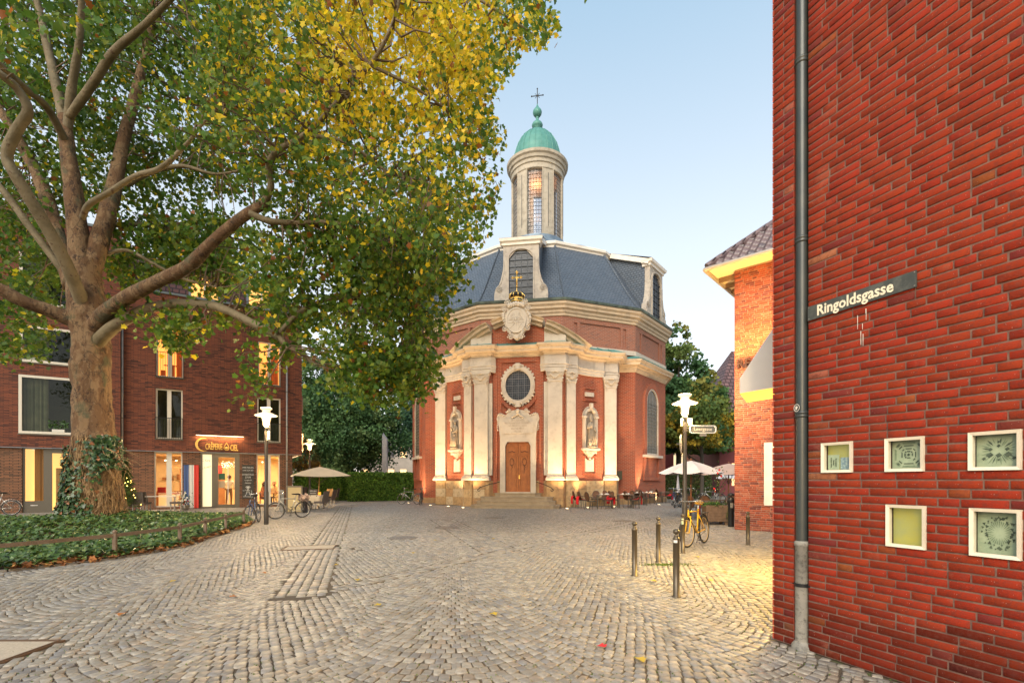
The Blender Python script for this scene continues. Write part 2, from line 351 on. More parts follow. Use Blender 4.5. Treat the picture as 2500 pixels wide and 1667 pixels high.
# brick bay with raised frame
m = MB()
for x0, x1 in ((-1.44,-1.2),(1.2,1.44)): m.box(x0, x1, -10.93, -10.8, .8, 8.44)
m.box(-1.2,1.2,-10.93,-10.8,8.2,8.46); m.box(-1.2,-.95,-10.90,-10.8,4.6,8.2); m.box(.95,1.2,-10.90,-10.8,4.6,8.2); m.build('brick_frame', M['cbrick'], CH)
m = MB()
for k in range(23):
    a = math.radians(215+k*110/22); m.cbox((1.18*math.cos(a), -10.93, 7.0+1.5*math.sin(a)), (.10,.16,.24), 0)
m.build('brick_arch', M['cbrick'], CH)
# oval window
def ell(rx, rz, cz, n=40, cx_=0): return [(cx_+rx*math.cos(2*math.pi*i/n), cz+rz*math.sin(2*math.pi*i/n)) for i in range(n)]
OV = tag(bpy.data.objects.new('oval_window', None)); COL.objects.link(OV); OV.parent = CH
m = MB(); m.ring(ell(.96,1.1,6.87), ell(.72,.85,6.87), -11.06, -10.8); m.ring(ell(.88,1.0,6.87), ell(.80,.92,6.87), -11.10, -11.0)
for k in range(34):
    a = 2*math.pi*k/34
    if abs(math.sin(a)) > .35: m.ball((.99*math.cos(a), -11.0, 6.87+1.14*math.sin(a)), .06+.02*(k%2), 6)
for z in (7.92, 5.80):
    m.cbox((0,-11.12,z), (.24,.14,.34))
    for s_ in (-1,1): m.ball((s_*.17,-11.1,z+.06), .08, 8); m.ball((s_*.14,-11.1,z-.1), .06, 8)
m.build('window_surround', M['stone'], OV)
m = MB(); m.panel(ell(.73,.86,6.87), -10.90, -10.85); m.build('pane', M['glassdark'], OV)
m = MB()
for i in range(-6, 7):
    x = i*.115; h_ = .85*math.sqrt(max(0,1-(x/.72)**2)); w_ = .024 if i%3 == 0 else .010
    m.box(x-w_/2, x+w_/2, -10.93, -10.905, 6.87-h_, 6.87+h_)
for i in range(-6, 7):
    z = i*.13; h_ = .72*math.sqrt(max(0,1-(z/.85)**2)); w_ = .024 if i%3 == 0 else .010
    m.box(-h_, h_, -10.935, -10.91, 6.87+z-w_/2, 6.87+z+w_/2)
m.build('window_bars', M['stone'] if False else mat('grey_leading', (.20,.20,.22), .5, .3), OV)
# portal surround with inscription panel
m = MB()
R_ = [(.80,.8),(1.02,.8),(1.02,3.95),(1.10,4.6),(1.22,5.0),(1.16,5.17),(.98,5.22),(.80,5.12),(.66,5.20),(.52,5.42),(0,5.5)]
L_ = [(-x,z) for x,z in R_[::-1][1:]]
inner = [(-.72,.8),(-.72,3.45),(-.60,3.68),(.60,3.68),(.72,3.45),(.72,.8)]
m.panel([(.72,.8),(1.02,.8),(1.02,3.95),(.72,3.95)], -11.06, -10.8); m.panel([(-1.02,.8),(-.72,.8),(-.72,3.95),(-1.02,3.95)], -11.06, -10.8)
m.panel([(.72,3.45),(.72,3.951),(.3,3.951),(.3,3.68),(.60,3.68)][::1], -11.06, -10.8); m.panel([(-.72,3.45),(-.60,3.68),(-.3,3.68),(-.3,3.951),(-.72,3.951)], -11.06, -10.8)
m.box(-.3,.3,-11.06,-10.8,3.68,3.951)
m.panel([(-1.02,3.95),(1.02,3.95)]+R_[3:]+L_[:-3], -11.06, -10.8)
m.panel([(-.86,4.15),(.86,4.15),(.86,4.42),(.92,4.5),(.92,4.82),(.62,4.82),(.55,4.98),(-.55,4.98),(-.62,4.82),(-.92,4.82),(-.92,4.5),(-.86,4.42)], -11.10, -11.0)
for s_ in (-1,1):
    for k in range(9): m.ball((s_*(1.14+.03*math.sin(k*.8)), -11.05, 4.35+k*.1), .045, 6)
    for k in range(8): m.ball((s_*(1.1-k*.09), -11.07, 5.22+.05*math.sin(k*1.2)+(.15 if k > 4 else 0)), .06, 6)
    for k in range(12):
        t = k/11*3*math.pi; r_ = .10*(1-k/13); m.ball((s_*(.47+r_*math.cos(t)), -11.1, 5.46+r_*math.sin(t)), .03, 6)
for k in range(9): m.ball(((k-4)*.07, -11.12, 5.28-.05*abs(k-4)+.02*(k%2)), .075, 8)
m.ball((0,-11.14,5.42), .12, 8); m.build('portal', M['stone'], CH)
txm = mat('weathered_lettering', (.40,.32,.24), .8)
def text(body_, size, loc, rot, mt, parent=None, name='lettering', ext=.003, align='CENTER', off=0, sx=1, space=1):
    c = bpy.data.curves.new(name, 'FONT'); c.body = body_; c.size = size; c.extrude = ext; c.align_x = align; c.align_y = 'CENTER'; c.offset = off; c.space_character = space
    c.resolution_u = 2
    tmp = bpy.data.objects.new('t', c); COL.objects.link(tmp); dg = bpy.context.evaluated_depsgraph_get(); me = bpy.data.meshes.new_from_object(tmp.evaluated_get(dg))
    COL.objects.unlink(tmp); bpy.data.objects.remove(tmp); me.materials.clear(); me.materials.append(mt)
    o = obj(name, me, parent, loc); o.rotation_euler = rot; o.scale = (sx,1,1); return o
for i, tx in enumerate(('DEO TER MAX', 'HIC MARIAE ILLIS DEDICATA', 'AC PIETATI A VOTIS', 'BEATAE PACIS', 'PAX PIA')):
    text(tx, .13, (0,-11.105,4.88-i*.155), (math.pi/2,0,0), txm, CH, sx=.9)
# door leaves
DR = bpy.data.objects.new('door', None); COL.objects.link(DR); DR.parent = CH; DR['label'] = 'carved oak double door'
for s_ in (-1, 1):
    x0, x1 = (s_*.012, s_*.71) if s_ > 0 else (-.71, -.012)
    m = MB(); top = [(x0,.84),(x1,.84)]+([(x1,3.45),(.60,3.67),(x0,3.67)] if s_ > 0 else [(x1,3.67),(-.60,3.67),(x0,3.45)])
    m.panel(top, -10.92, -10.86)
    for z0, z1 in ((.95,1.55),(1.62,2.85),(3.05,3.5)):
        a, b = min(x0,x1)+.11, max(x0,x1)-.11
        m.ring([(a-.03,z0-.03),(b+.03,z0-.03),(b+.03,z1+.03),(a-.03,z1+.03)], [(a+.02,z0+.02),(b-.02,z0+.02),(b-.02,z1-.02),(a+.02,z1-.02)], -10.955, -10.9)
        m.box(a+.06,b-.06,-10.94,-10.9,z0+.06,z1-.06)
    m.build('door_leaf', M['oak'], DR)
    m = MB(); cx_ = (x0+x1)/2
    for k in range(16):
        t = k/15*2*math.pi; m.ball((cx_+.13*math.sin(t)*(1-.2*math.sin(t/2)), -10.955, 2.55+.2*math.cos(t)), .028, 6)
    for k in range(7): m.ball((cx_+.03*math.sin(k*2), -10.955, 2.3-k*.06), .03-.002*k, 6)
    for k in range(9): m.ball((cx_+(k-4)*.045, -10.955, 3.13+.03*math.cos(k-4)), .025, 6)
    m.build('carving', M['oakd'], DR)
m = MB(); m.box(-.71,.71,-10.965,-10.9,2.92,2.99); m.box(-.03,.03,-10.965,-10.9,.84,2.92); m.build('transom', M['oak'], DR)
m = MB(); m.ball((.07,-11.0,1.72),.028,8); m.box(.04,.10,-10.96,-10.93,1.6,1.8); m.build('handle', M['gold'], DR)
# steps
for i, (w, n, z0, z1) in enumerate(((1.3,11.3,.62,.80),(2.0,11.9,.40,.60) ,(2.15,12.25,.2,.38),(2.4,12.6,0,.18))):
    m = MB(); q = [(-w,-10.7),(-w,-n+.25),(-w+.3,-n),(w-.3,-n),(w,-n+.25),(w,-10.7)]
    m.sweep(q, [(0,z0-.02),(0,z1-.05),(.03,z1-.045),(.03,z1)]); m.prism([(x,y) for x,y in q], z1-.03, z1+.002); m.build('step', M['stone_warm'] if i == 9 else mat('worn_step', (.36,.29,.2), .8, 0, (.28,.22,.15), 3, .2, 30), CH)
m = MB(); m.box(-.74,.74,-11.2,-10.8,.78,.86); m.build('threshold', M['stone'], CH)
for s_ in (-1, 1):
    m = MB(); x = s_*1.4
    pts = [(s_*1.05,-11.05,1.42),(s_*1.5,-11.6,1.30),(s_*1.95,-12.1,1.12)]+[(s_*(2.0+.07*math.sin(t)), -12.15, 1.05-.07*(1-math.cos(t))*.9) for t in [k*.6 for k in range(9)]]
    m.tube(pts, .02, 6); m.build('handrail', M['black'], CH)
# niches on the wings
def wing(s_):
    o = bpy.data.objects.new('niche', None); COL.objects.link(o); o.parent = CH
    cx_, n, a = s_*3.98, 9.30, math.radians(s_*38)
    c, sn = math.cos(a), math.sin(a)
    return o, (lambda v: Vector((cx_+v.x*c-v.y*sn, -n+v.x*sn+v.y*c, v.z)))
def arch(w, z0, zs, n=14): return [(w,z0),(w,zs)]+[(w*math.cos(math.pi*i/n), zs+w*math.sin(math.pi*i/n)) for i in range(1,n)]+[(-w,zs),(-w,z0)]
nich = {}
for s_ in (-1, 1):
    o, xf = wing(s_); nich[s_] = xf
    m = MB(); m.xf = xf
    m.ring(arch(.52,3.40,5.22), arch(.34,3.40,5.22), -.16, .1); m.ring(arch(.46,3.40,5.22), arch(.40,3.40,5.22), -.2, -.1)
    for k in range(19):
        t = math.pi*k/18; m.ball((.56*math.cos(t), -.12, 5.22+.58*math.sin(t)), .05, 6)
    m.cbox((0,-.2,5.85),(.2,.14,.3))
    for q in (-1,1): m.cbox((q*.43,-.14,5.2),(.28,.18,.09)); 
    m.build('niche_frame', M['stone'], o)
    m = MB(); m.xf = xf; m.panel(arch(.35,3.40,5.22), -.012, .1); m.build('niche_back', mat('niche_plaster', (.36,.31,.26), .9, 0, (.28,.24,.2), 3), o)
    m = MB(); m.xf = xf; m.sweep([(-.56,.05),(-.56,-.25),(.56,-.25),(.56,.05)], [(0,3.26),(.04,3.30),(.05,3.36),(.02,3.40)]); m.prism([(-.56,.05),(-.56,-.27),(.56,-.27),(.56,.05)], 3.25, 3.41)
    for k in range(6):
        w = .5-.08*k; m.prism([(-w,.05),(-w*.8,-.23+.03*k),(w*.8,-.23+.03*k),(w,.05)], 3.17-.07*k, 3.25-.07*k)
    for k in range(9): m.ball(((k-4)*.1, -.24+.02*abs(k-4), 3.12+.04*(k%2)-.02*abs(4-k)*0), .055, 6)
    m.ball((0,-.1,2.78),.08,8); m.build('corbel', M['stone'], o)
    m = MB(); m.xf = xf; q = [(-.3,2.02),(.3,2.02),(.3,2.82)]+[(.24-.06*k, 2.76-.08*math.sin(math.pi*k/8)) for k in range(9)]+[(-.3,2.82)]
    m.panel(q, -.06, .05); m.build('stone_panel', M['stone'], o); m = MB(); m.xf = xf; m.panel([(-.32,6.42),(.32,6.42),(.32,6.66),(-.32,6.66)], -.06, .05); m.build('stone_panel', M['stone'], o)
    m = MB(); m.xf = xf
    m.ring([(-.52,1.85),(.52,1.85),(.52,2.95),(-.52,2.95)], [(-.44,1.93),(.44,1.93),(.44,2.87),(-.44,2.87)], -.04, .05)
    m.ring([(-.56,6.15),(.56,6.15),(.56,6.95),(-.56,6.95)], [(-.46,6.22),(.46,6.22),(.46,6.87),(-.46,6.87)], -.04, .05); m.build('brick_frame', M['cbrick'], o)
# statues
stm = mat('statue_sandstone', (.42,.34,.25), .85, 0, (.3,.25,.19), 6, .4, 30)
def statue(xf, mitre, lab):
    m = MB(); rr = random.Random(3 if mitre else 4)
    R0 = CH.matrix_world
    def T(v): return xf(Vector((v[0], v[1]-.16, v[2]+3.42)))
    m.xf = None
    def put(fn): pass
    prof = [(.24,.12),(.26,.16),(.22,.4),(.19,.7),(.17,.95),(.19,1.12),(.215,1.26),(.19,1.36),(.09,1.44),(.065,1.50)]
    n = 20; vs = []
    for i,(r_,z) in enumerate(prof):
        for j in range(n):
            a = 2*math.pi*j/n; f = 1+.13*math.sin(a*5+i*.5)*(1-i/len(prof))+.05*math.sin(a*9+i)
            vs.append(T((r_*1.0*math.cos(a)*f+.03*math.sin(i*.6), r_*.7*math.sin(a)*f, z)))
    m.add(vs, [(i*n+j,i*n+(j+1)%n,(i+1)*n+(j+1)%n,(i+1)*n+j) for i in range(len(prof)-1) for j in range(n)])
    m.xf = lambda v: T(v)
    m.ball((.0,-.02,1.60), .095, 10, 1.25); m.ball((0,-.10,1.57), .025, 6)
    if mitre: m.lathe([(.09,0),(.10,.06),(.085,.16),(.03,.26),(.002,.3)], 10, (0,-.01,1.66))
    else: m.lathe([(.10,0),(.09,.05),(.02,.09)], 10, (0,.0,1.66))
    for q, (ex, ey, hz) in ((-1,(.20,-.16,1.18)),(1,(.23,-.12,1.0))):
        m.tube([(q*.17,0,1.33),(q*.25,-.06,1.12),(q*.12,-.22,ex and (1.2 if q < 0 else .98))], [.075,.07,.045], 8)
        m.ball((q*.12,-.24,1.22 if q < 0 else .98), .045, 8)
    for k in range(5): m.tube([((k-2)*.09,-.13,1.1),((k-2)*.11+.02,-.18,.6),((k-2)*.13,-.2,.14)], [.02,.03,.035], 6)
    if mitre:
        m.tube([(.2,-.2,.3),(.22,-.2,1.0)], .03, 6); m.ball((-.17,-.16,.25), .12, 8, 1.3); m.ball((-.22,-.2,.45), .07, 8)
    else:
        m.tube([(.17,-.18,.14),(.16,-.2,.45),(.13,-.2,.72)], [.09,.11,.07], 8); m.ball((.14,-.2,.82), .075, 8, 1.15); m.ball((-.15,-.2,1.3), .06, 6)
        m.tube([(.13,-.2,.6),(.02,-.25,.8)], [.04,.03], 6)
    m.box(-.28,.28,-.2,.12,0,.12)
    me = m.build('statue', stm, None, smooth=True)
    me.matrix_world = Matrix.Translation(CH.location) @ Matrix.Rotation(math.radians(-8.7), 4, 'Z')
    tag(me, lab, 'statue', 'statues in the church niches')
statue(nich[1], True, 'stone statue of a bishop in a mitre in the right-hand church niche')
statue(nich[-1], False, 'stone statue of a bareheaded saint with a child in the left church niche')
# cartouche, crown and cross over the pediment
CT = bpy.data.objects.new('cartouche', None); COL.objects.link(CT); CT.parent = CH
m = MB(); cz = 10.28
shp = []
for i in range(40):
    a = 2*math.pi*i/40; rx = .80+.06*math.sin(a*3)+.05*math.cos(a*5); rz = .92+.08*math.cos(a*4); x = rx*math.cos(a)*(1-.28*(math.sin(a) < -.3)*abs(math.sin(a))); shp.append((x*.92, cz+rz*math.sin(a)))
m.panel(shp, -11.72, -11.2)
for i in range(40):
    a = 2*math.pi*i/40; x, z = shp[i]; m.ball((x*.97, -11.72, cz+(z-cz)*.97), .075+.03*math.sin(a*5), 7)
for s_ in (-1,1):
    for (ux, uz, q) in ((.66,.62,1),(.62,-.45,-1),(.30,-.9,1),(.5,1.0,-1)):
        for k in range(14):
            t = k/13*3*math.pi; r_ = .17*(1-k/15); m.ball((s_*(ux+r_*math.cos(t)*q), -11.78, cz+uz+r_*math.sin(t)), .045, 6)
for k in range(7): m.ball(((k-3)*.13, -11.8, cz+.92-.03*abs(k-3)), .1, 7, 1.5)
m.ring(ell(.56,.70,cz+.02,28), ell(.48,.62,cz+.02,28), -11.82, -11.7); m.build('shield_frame', M['stone'], CT)
m = MB(); m.panel(ell(.5,.64,cz+.02,28), -11.78, -11.7)
for k in range(12):
    a = math.pi*k/6; m.bar((.06*math.cos(a),-11.79,cz+.05+.06*math.sin(a)), (.26*math.cos(a),-11.79,cz+.05+.3*math.sin(a)), .05, .03)
m.box(-.48,.48,-11.80,-11.77,cz-.12,cz-.09); m.box(-.02,.02,-11.80,-11.77,cz-.6,cz+.62); 
for s_ in (-1,1):
    for k in range(7): m.bar((s_*.08,-11.795,cz+.36-.02*k),(s_*(.2+.035*k),-11.795,cz+.52-.085*k),.022,.03)
    m.bar((s_*.12,-11.795,cz-.2),(s_*.36,-11.795,cz-.42),.03,.03); m.bar((s_*.30,-11.795,cz-.18),(s_*.1,-11.795,cz-.5),.03,.03)
m.ring(ell(.16,.2,cz+.06,16), ell(.11,.14,cz+.06,16), -11.81, -11.77); m.ball((0,-11.79,cz+.06), .07, 8); m.build('shield', M['stone'], CT)
m = MB(); m.lathe([(.32,0),(.37,.05),(.33,.09),(.38,.24)], 18, (0,-11.45,cz+1.08))
for k in range(10):
    a = 2*math.pi*k/10; c, s_ = math.cos(a), math.sin(a)
    m.tube([(.38*c,-11.45+.38*s_,cz+1.3),(.44*c,-11.45+.44*s_,cz+1.46),(.3*c,-11.45+.3*s_,cz+1.62),(.05*c,-11.45+.05*s_,cz+1.66)], .022, 5); m.ball((.42*c,-11.45+.42*s_,cz+1.42), .04, 6)
m.ball((0,-11.45,cz+1.72), .07, 8); m.box(-.02,.02,-11.46,-11.44,cz+1.7,cz+1.98)
z = cz+2.0; m.ball((0,-11.45,z),.06,8); m.box(-.035,.035,-11.47,-11.43,z,z+.78); m.box(-.24,.24,-11.47,-11.43,z+.45,z+.52)
for p in ((-.24,z+.485),(.24,z+.485),(0,z+.78)):
    for q in ((0,.05),(.05,0),(-.05,0),(0,-.05)): m.ball((p[0]+q[0],-11.45,p[1]+q[1]), .035, 6)
m.build('crown', M['gold'], CT, smooth=True)
m = MB(); m.lathe([(.34,.0),(.36,.2),(.42,.32),(.28,.48),(.02,.54)], 16, (0,-11.45,cz+1.12)); m.build('crown_cap', M['black'], CT)
# upper drum with recessed panels
m = MB(); m.prism([(x,y) for x,y in dod(9.62)], 9.2, 11.4); m.build('drum', M['cbrick2'], CH)
ap = RW*math.cos(A30/2)
for k in range(12):
    if 4 <= k <= 8: continue
    m = MB(); m.xf = facexf(k); y0, y1 = -ap, -ap+.09; xs = [-2.5,-1.85,-1.62,-1.42,1.42,1.62,1.85,2.5]
    for a, b in ((xs[0],xs[1]),(xs[2],xs[3]),(xs[4],xs[5]),(xs[6],xs[7])): m.box(a,b,y0,y1,9.55,11.3)
    for a, b in ((xs[1],xs[2]),(xs[5],xs[6])): m.box(a,b,y0,y1,9.55,9.75); m.box(a,b,y0,y1,10.9,11.3)
    m.box(xs[3],xs[4],y0,y1,9.55,9.8); m.box(xs[3],xs[4],y0,y1,10.95,11.3); m.build('wall_panel', M['cbrick2'], CH)
m = MB(); m.sweep(dod(RW), [(.0,9.3),(.05,9.3),(.05,9.58),(0,9.6)], closed=True); m.build('stone_band', M['stone'], CH)
uc = [(0,11.22),(.07,11.24),(.09,11.36),(.16,11.42),(.18,11.55),(.30,11.62),(.32,11.74),(.42,11.84),(.44,11.98),(0,12.02)]
m = MB(); m.sweep(dod(RW), uc, closed=True); m.build('upper_cornice', M['stone_trim'], CH)
m = MB(); m.sweep(dod(RW), [(.36,11.98),(.50,12.0),(.54,12.12),(.48,12.16),(.42,12.10),(0,12.08)], closed=True); m.build('gutter', mat('weathered_gutter', (.05,.06,.055), .5, .3, (.12,.17,.15), 3), CH)
rp = [(10.12,12.08),(9.75,12.45),(9.15,13.3),(8.4,14.5),(7.6,15.8),(7.05,16.6)]
for k in range(12):
    m = MB(); vs = []
    for r_, z in rp: vs += [(r_*math.sin(A30*(k-.5)), -r_*math.cos(A30*(k-.5)), z), (r_*math.sin(A30*(k+.5)), -r_*math.cos(A30*(k+.5)), z)]
    m.add(vs, [(2*i,2*i+1,2*i+3,2*i+2) for i in range(len(rp)-1)]); m.build('roof', M['slate'], CH)
    if k not in (5,6,7):
        m = MB(); m.tube([(r_*math.sin(A30*(k+.5)), -r_*math.cos(A30*(k+.5)), z+.02) for r_, z in rp], .07, 6); m.build('roof_hip', M['slate'], CH)
m = MB(); m.sweep(dod(7.0), [(0,16.5),(.08,16.52),(.10,16.66),(.22,16.72),(.24,16.86),(.18,16.92),(-5,17.9)], closed=True); m.build('roof_edge', M['white'], CH)
m = MB(); m.lathe([(7.0,16.9),(3.6,17.9),(2.9,18.4)], 36); m.build('upper_roof', M['lead'], CH)
# dormers
def dormer(k):
    o = bpy.data.objects.new('dormer', None); COL.objects.link(o); o.parent = CH; xf = facexf(k); y = -9.72
    m = MB(); m.xf = xf
    R2 = [(.74,12.2),(1.58,12.2),(1.60,12.55),(1.55,12.85),(1.38,13.0),(1.22,13.4),(1.10,13.9),(1.06,14.3),(1.06,15.5),(0,15.5)]
    opn = [(.72,12.2),(.72,14.65)]+[(.72*math.cos(t), 14.65+.52*math.sin(t)) for t in [math.pi*i/12 for i in range(1,12)]]+[(-.72,14.65),(-.72,12.2)]
    m.panel([(.72,12.2),(1.58,12.2),(1.60,12.55),(1.55,12.85),(1.38,13.0),(1.22,13.4),(1.10,13.9),(1.06,14.3),(1.06,14.65),(.72,14.65)], y, y+.35)
    m.panel([(-.72,14.65),(-1.06,14.65),(-1.06,14.3),(-1.10,13.9),(-1.22,13.4),(-1.38,13.0),(-1.55,12.85),(-1.60,12.55),(-1.58,12.2),(-.72,12.2)], y, y+.35)
    up = [(1.06,14.65),(1.06,15.5),(-1.06,15.5),(-1.06,14.65)]+opn[2:-2][::-1]
    m.panel([(-1.06,14.65),(-.72,14.65)]+[p for p in opn[2:-2][::-1]][0:0]+[(-.72,14.65)][0:0]+[(-.3,15.12),(-.3,15.5),(-1.06,15.5)], y, y+.35)
    m.panel([(.72,14.65),(1.06,14.65),(1.06,15.5),(.3,15.5),(.3,15.12)], y, y+.35); m.box(-.3,.3,y,y+.35,15.12,15.5)
    m.ring([(p[0]*1.12,p[1]+(.1 if p[1]>13 else 0)) for p in opn], opn, y-.06, y+.2)
    for s_ in (-1,1):
        for q in range(20):
            t = q/19*3.6*math.pi; r_ = .20*(1-q/23); m.ball((s_*(1.30+r_*math.cos(t)), y-.02, 12.82+r_*math.sin(t)), .035, 6)
        m.tube([(s_*1.5,y,12.9),(s_*1.2,y,13.2),(s_*1.04,y,13.8),(s_*1.0,y,14.5)], .035, 6)
        m.box(min(s_*.95,s_*1.6),max(s_*.95,s_*1.6),y-.04,y,12.2,12.5)
    m.build('dormer_front', mat('grey_sandstone', (.46,.42,.36), .85, 0, (.38,.34,.3), 2, .2, c3=(.22,.2,.18), s3=5), o)
    m = MB(); m.xf = xf; m.panel(opn, y+.10, y+.16); m.build('pane', M['glassdark'], o)
    m = MB(); m.xf = xf
    for x in (-.37,0,.37): m.box(x-.018,x+.018,y+.06,y+.1,12.2,15.12 if x == 0 else 15.0)
    for i in range(7): m.box(-.72,.72,y+.055,y+.09,12.55+i*.4,12.58+i*.4)
    for i in range(28): m.box(-.72,.72,y+.085,y+.1,12.3+i*.1,12.306+i*.1)
    m.build('window_bars', mat('dull_leading', (.045,.055,.07), .5, .3), o)
    m = MB(); m.xf = xf; m.sweep([(-1.06,y+.5),(-1.06,y),(1.06,y),(1.06,y+.5)], [(0,15.4),(.08,15.42),(.10,15.55),(.20,15.62),(.24,15.78),(0,15.82)]); m.prism([(-1.2,y+.5),(-1.2,y-.15),(1.2,y-.15),(1.2,y+.5)], 15.7, 15.8)
    for s_ in (-1,1): m.bar((s_*1.16,y-.0,15.62),(s_*1.16,-7.0,16.74),.22,.30)
    m.build('dormer_cornice', M['white'], o)
    m = MB(); m.xf = xf; m.add([(-1.28,y-.2,15.81),(1.28,y-.2,15.81),(1.28,-6.9,16.93),(-1.28,-6.9,16.93)], [(0,1,2,3)])
    for s_ in (-1,1): m.add([(s_*1.05,y+.3,12.2),(s_*1.05,-6.9,12.2),(s_*1.05,-6.9,16.7),(s_*1.05,y+.3,15.6)], [(0,1,2,3)])
    m.build('dormer_roof', M['slate'], o)
for k in (0,2,-2): dormer(k)
# tall arched windows on faces 2 and -2 (lower wall)
for k in (2,-2):
    o = bpy.data.objects.new('arched_window', None); COL.objects.link(o); o.parent = CH; xf = facexf(k); y = -ap
    m = MB(); m.xf = xf
    m.ring(arch(1.45,1.2,6.9), arch(1.05,3.2,6.9), y-.10, y+.05) if False else None
    m.ring(arch(1.35,3.05,6.6), arch(1.0,3.2,6.6), y-.14, y+.05)
    for q in (-1,1): m.box(min(q*1.35,q*1.0),max(q*1.35,q*1.0),y-.12,y,1.5,3.05)
    m.box(-1,1,y-.12,y,1.5,1.7); m.build('brick_reveal', M['cbrick'], o)
    m = MB(); m.xf = xf; m.ring(arch(1.0,3.2,6.6), arch(.88,3.3,6.6), y-.1, y+.02); m.box(-1.4,1.4,y-.26,y,3.02,3.18); m.build('window_frame', M['stone'], o)
    m = MB(); m.xf = xf; m.panel(arch(.9,3.2,6.6), y-.03, y); m.build('pane', mat('church_glass', (.09,.085,.08), .25, 0, (.14,.12,.1), 5, spec=.8), o)
    m = MB(); m.xf = xf
    for i in range(-3,4): m.box(i*.25-.01,i*.25+.01,y-.06,y-.03,3.2,6.6+.8*math.sqrt(max(0,1-(i*.25/.88)**2)))
    for i in range(16): m.box(-.88,.88,y-.065,y-.035,3.4+i*.21,3.42+i*.21)
    m.build('window_bars', mat('lead_bars', (.14,.125,.10), .5), o)
# lightning rod and plaque
m = MB(); m.xf = facexf(1)
m.box(1.05,1.5,-ap-.06,-ap,1.55,2.1); pl = m.build('plaque', mat('bronze_plaque', (.10,.085,.05), .4, .7), CH)
m = MB(); m.tube([(3.05,-10.75,9.0),(3.05,-10.7,8.5),(2.75,-10.5,7.6)], .02, 5); m.build('cable', M['black'], CH)
# lantern
LN = bpy.data.objects.new('lantern', None); COL.objects.link(LN); LN.parent = CH
lst = mat('lantern_stone', (.44,.40,.33), .85, 0, (.36,.33,.27), 1.5, .2, c3=(.24,.22,.18), s3=3)
m = MB(); m.lathe([(3.1,18.0),(2.75,18.6),(2.5,19.3),(2.45,19.45),(2.25,19.5),(2.2,19.9)], 36)
for k in range(36): a = 2*math.pi*k/36; m.bar((3.0*math.cos(a),3.0*math.sin(a),18.2),(2.5*math.cos(a),2.5*math.sin(a),19.35),.05,.04)
m.build('lantern_skirt', M['lead'], LN)
for k in range(6):
    a0 = math.radians(-90+60*k+16.5); a1 = a0+math.radians(27)
    m = MB(); m.lathe([(2.0,19.8),(2.0,24.95)], 6, a0=a0, a1=a1); m.lathe([(1.6,24.95),(1.6,19.8)], 6, a0=a0, a1=a1)
    for a in (a0, a1): c, s_ = math.cos(a), math.sin(a); m.add([(1.6*c,1.6*s_,19.8),(2*c,2*s_,19.8),(2*c,2*s_,24.95),(1.6*c,1.6*s_,24.95)], [(0,1,2,3)])
    for a in (a0+.02, a1-.02): c, s_ = math.cos(a), math.sin(a); m.tube([(2.02*c,2.02*s_,19.9),(2.02*c,2.02*s_,24.95)], .035, 6)
    for i in range(10): m.lathe([(2.003,20.1+i*.5),(2.008,20.105+i*.5),(2.003,20.11+i*.5)], 4, a0=a0, a1=a1)
    m.build('pier', lst, LN)
    am = (a0+a1)/2; m = MB(); m.bar((2.02*math.cos(am),2.02*math.sin(am),20.6),(2.02*math.cos(am),2.02*math.sin(am),24.6),.03,.03); m.build('slit', M['black'], LN)
    b0 = a0-math.radians(33); m = MB()
    m.lathe([(1.88,19.9),(1.88,24.95)], 5, a0=b0, a1=a0); m.build('pane', glass_mat('clear_leaded_glass', (.92,.94,.98), .22, .06, (.35,.38,.42)), LN)
    m = MB()
    for i in range(6):
        a = b0+(a0-b0)*i/5; m.tube([(1.9*math.cos(a),1.9*math.sin(a),19.9),(1.9*math.cos(a),1.9*math.sin(a),24.9)], .012, 4)
    for i in range(17): m.tube([(1.9*math.cos(b0+(a0-b0)*j/4),1.9*math.sin(b0+(a0-b0)*j/4),20.0+i*.3) for j in range(5)], .012, 4)
    m.build('window_bars', M['black'], LN)
m = MB(); m.lathe([(1.6,24.9),(2.0,24.9),(2.06,24.95),(2.06,25.3),(2.14,25.35),(2.14,25.6),(2.24,25.65),(2.28,25.85),(2.40,25.95),(2.42,26.15),(2.3,26.2),(1.9,26.35)], 40)
m.build('lantern_cornice', lst, LN); m = MB(); m.lathe([(2.0,19.7),(2.0,19.92)], 36); m.build('lantern_base', lst, LN)
m = MB(); m.lathe([(.01,24.85),(1.7,24.85)], 24); m.lathe([(.01,19.85),(1.7,19.85)], 24); m.build('lantern_ceiling', mat('warm_plaster', (.6,.4,.25), .9), LN)
dp = [(1.85,26.3),(1.86,26.6),(1.80,27.1),(1.62,27.7),(1.30,28.3),(.85,28.75),(.35,28.98),(.02,29.0)]
m = MB(); m.lathe(dp, 40)
for k in range(24):
    a = 2*math.pi*k/24; m.tube([((r_+.01)*math.cos(a),(r_+.01)*math.sin(a),z) for r_, z in dp], .025, 4)
m.build('dome', M['copper'], LN)
m = MB(); m.lathe([(.34,28.9),(.24,29.1),(.20,29.22),(.40,29.36),(.44,29.52),(.36,29.68),(.15,29.8),(.10,30.05),(.15,30.12),(.06,30.2)], 16); m.ball((0,0,30.52), .36, 14); m.lathe([(.28,30.7),(.09,31.0),(.03,31.2)], 12); m.build('finial', M['copper'], LN, smooth=True)
m = MB(); m.tube([(0,0,31.0),(0,0,32.4)], .035, 6); m.tube([(-.45,0,31.85),(.45,0,31.85)], .035, 6)
for k in range(4): a = math.pi/4+math.pi/2*k; m.tube([(0,0,31.85),(.26*math.cos(a),0,31.85+.26*math.sin(a))], .018, 5)
for p in ((-.45,0,31.85),(.45,0,31.85),(0,0,32.4)): m.ball(p, .06, 6)
m.build('cross', M['black'], LN)

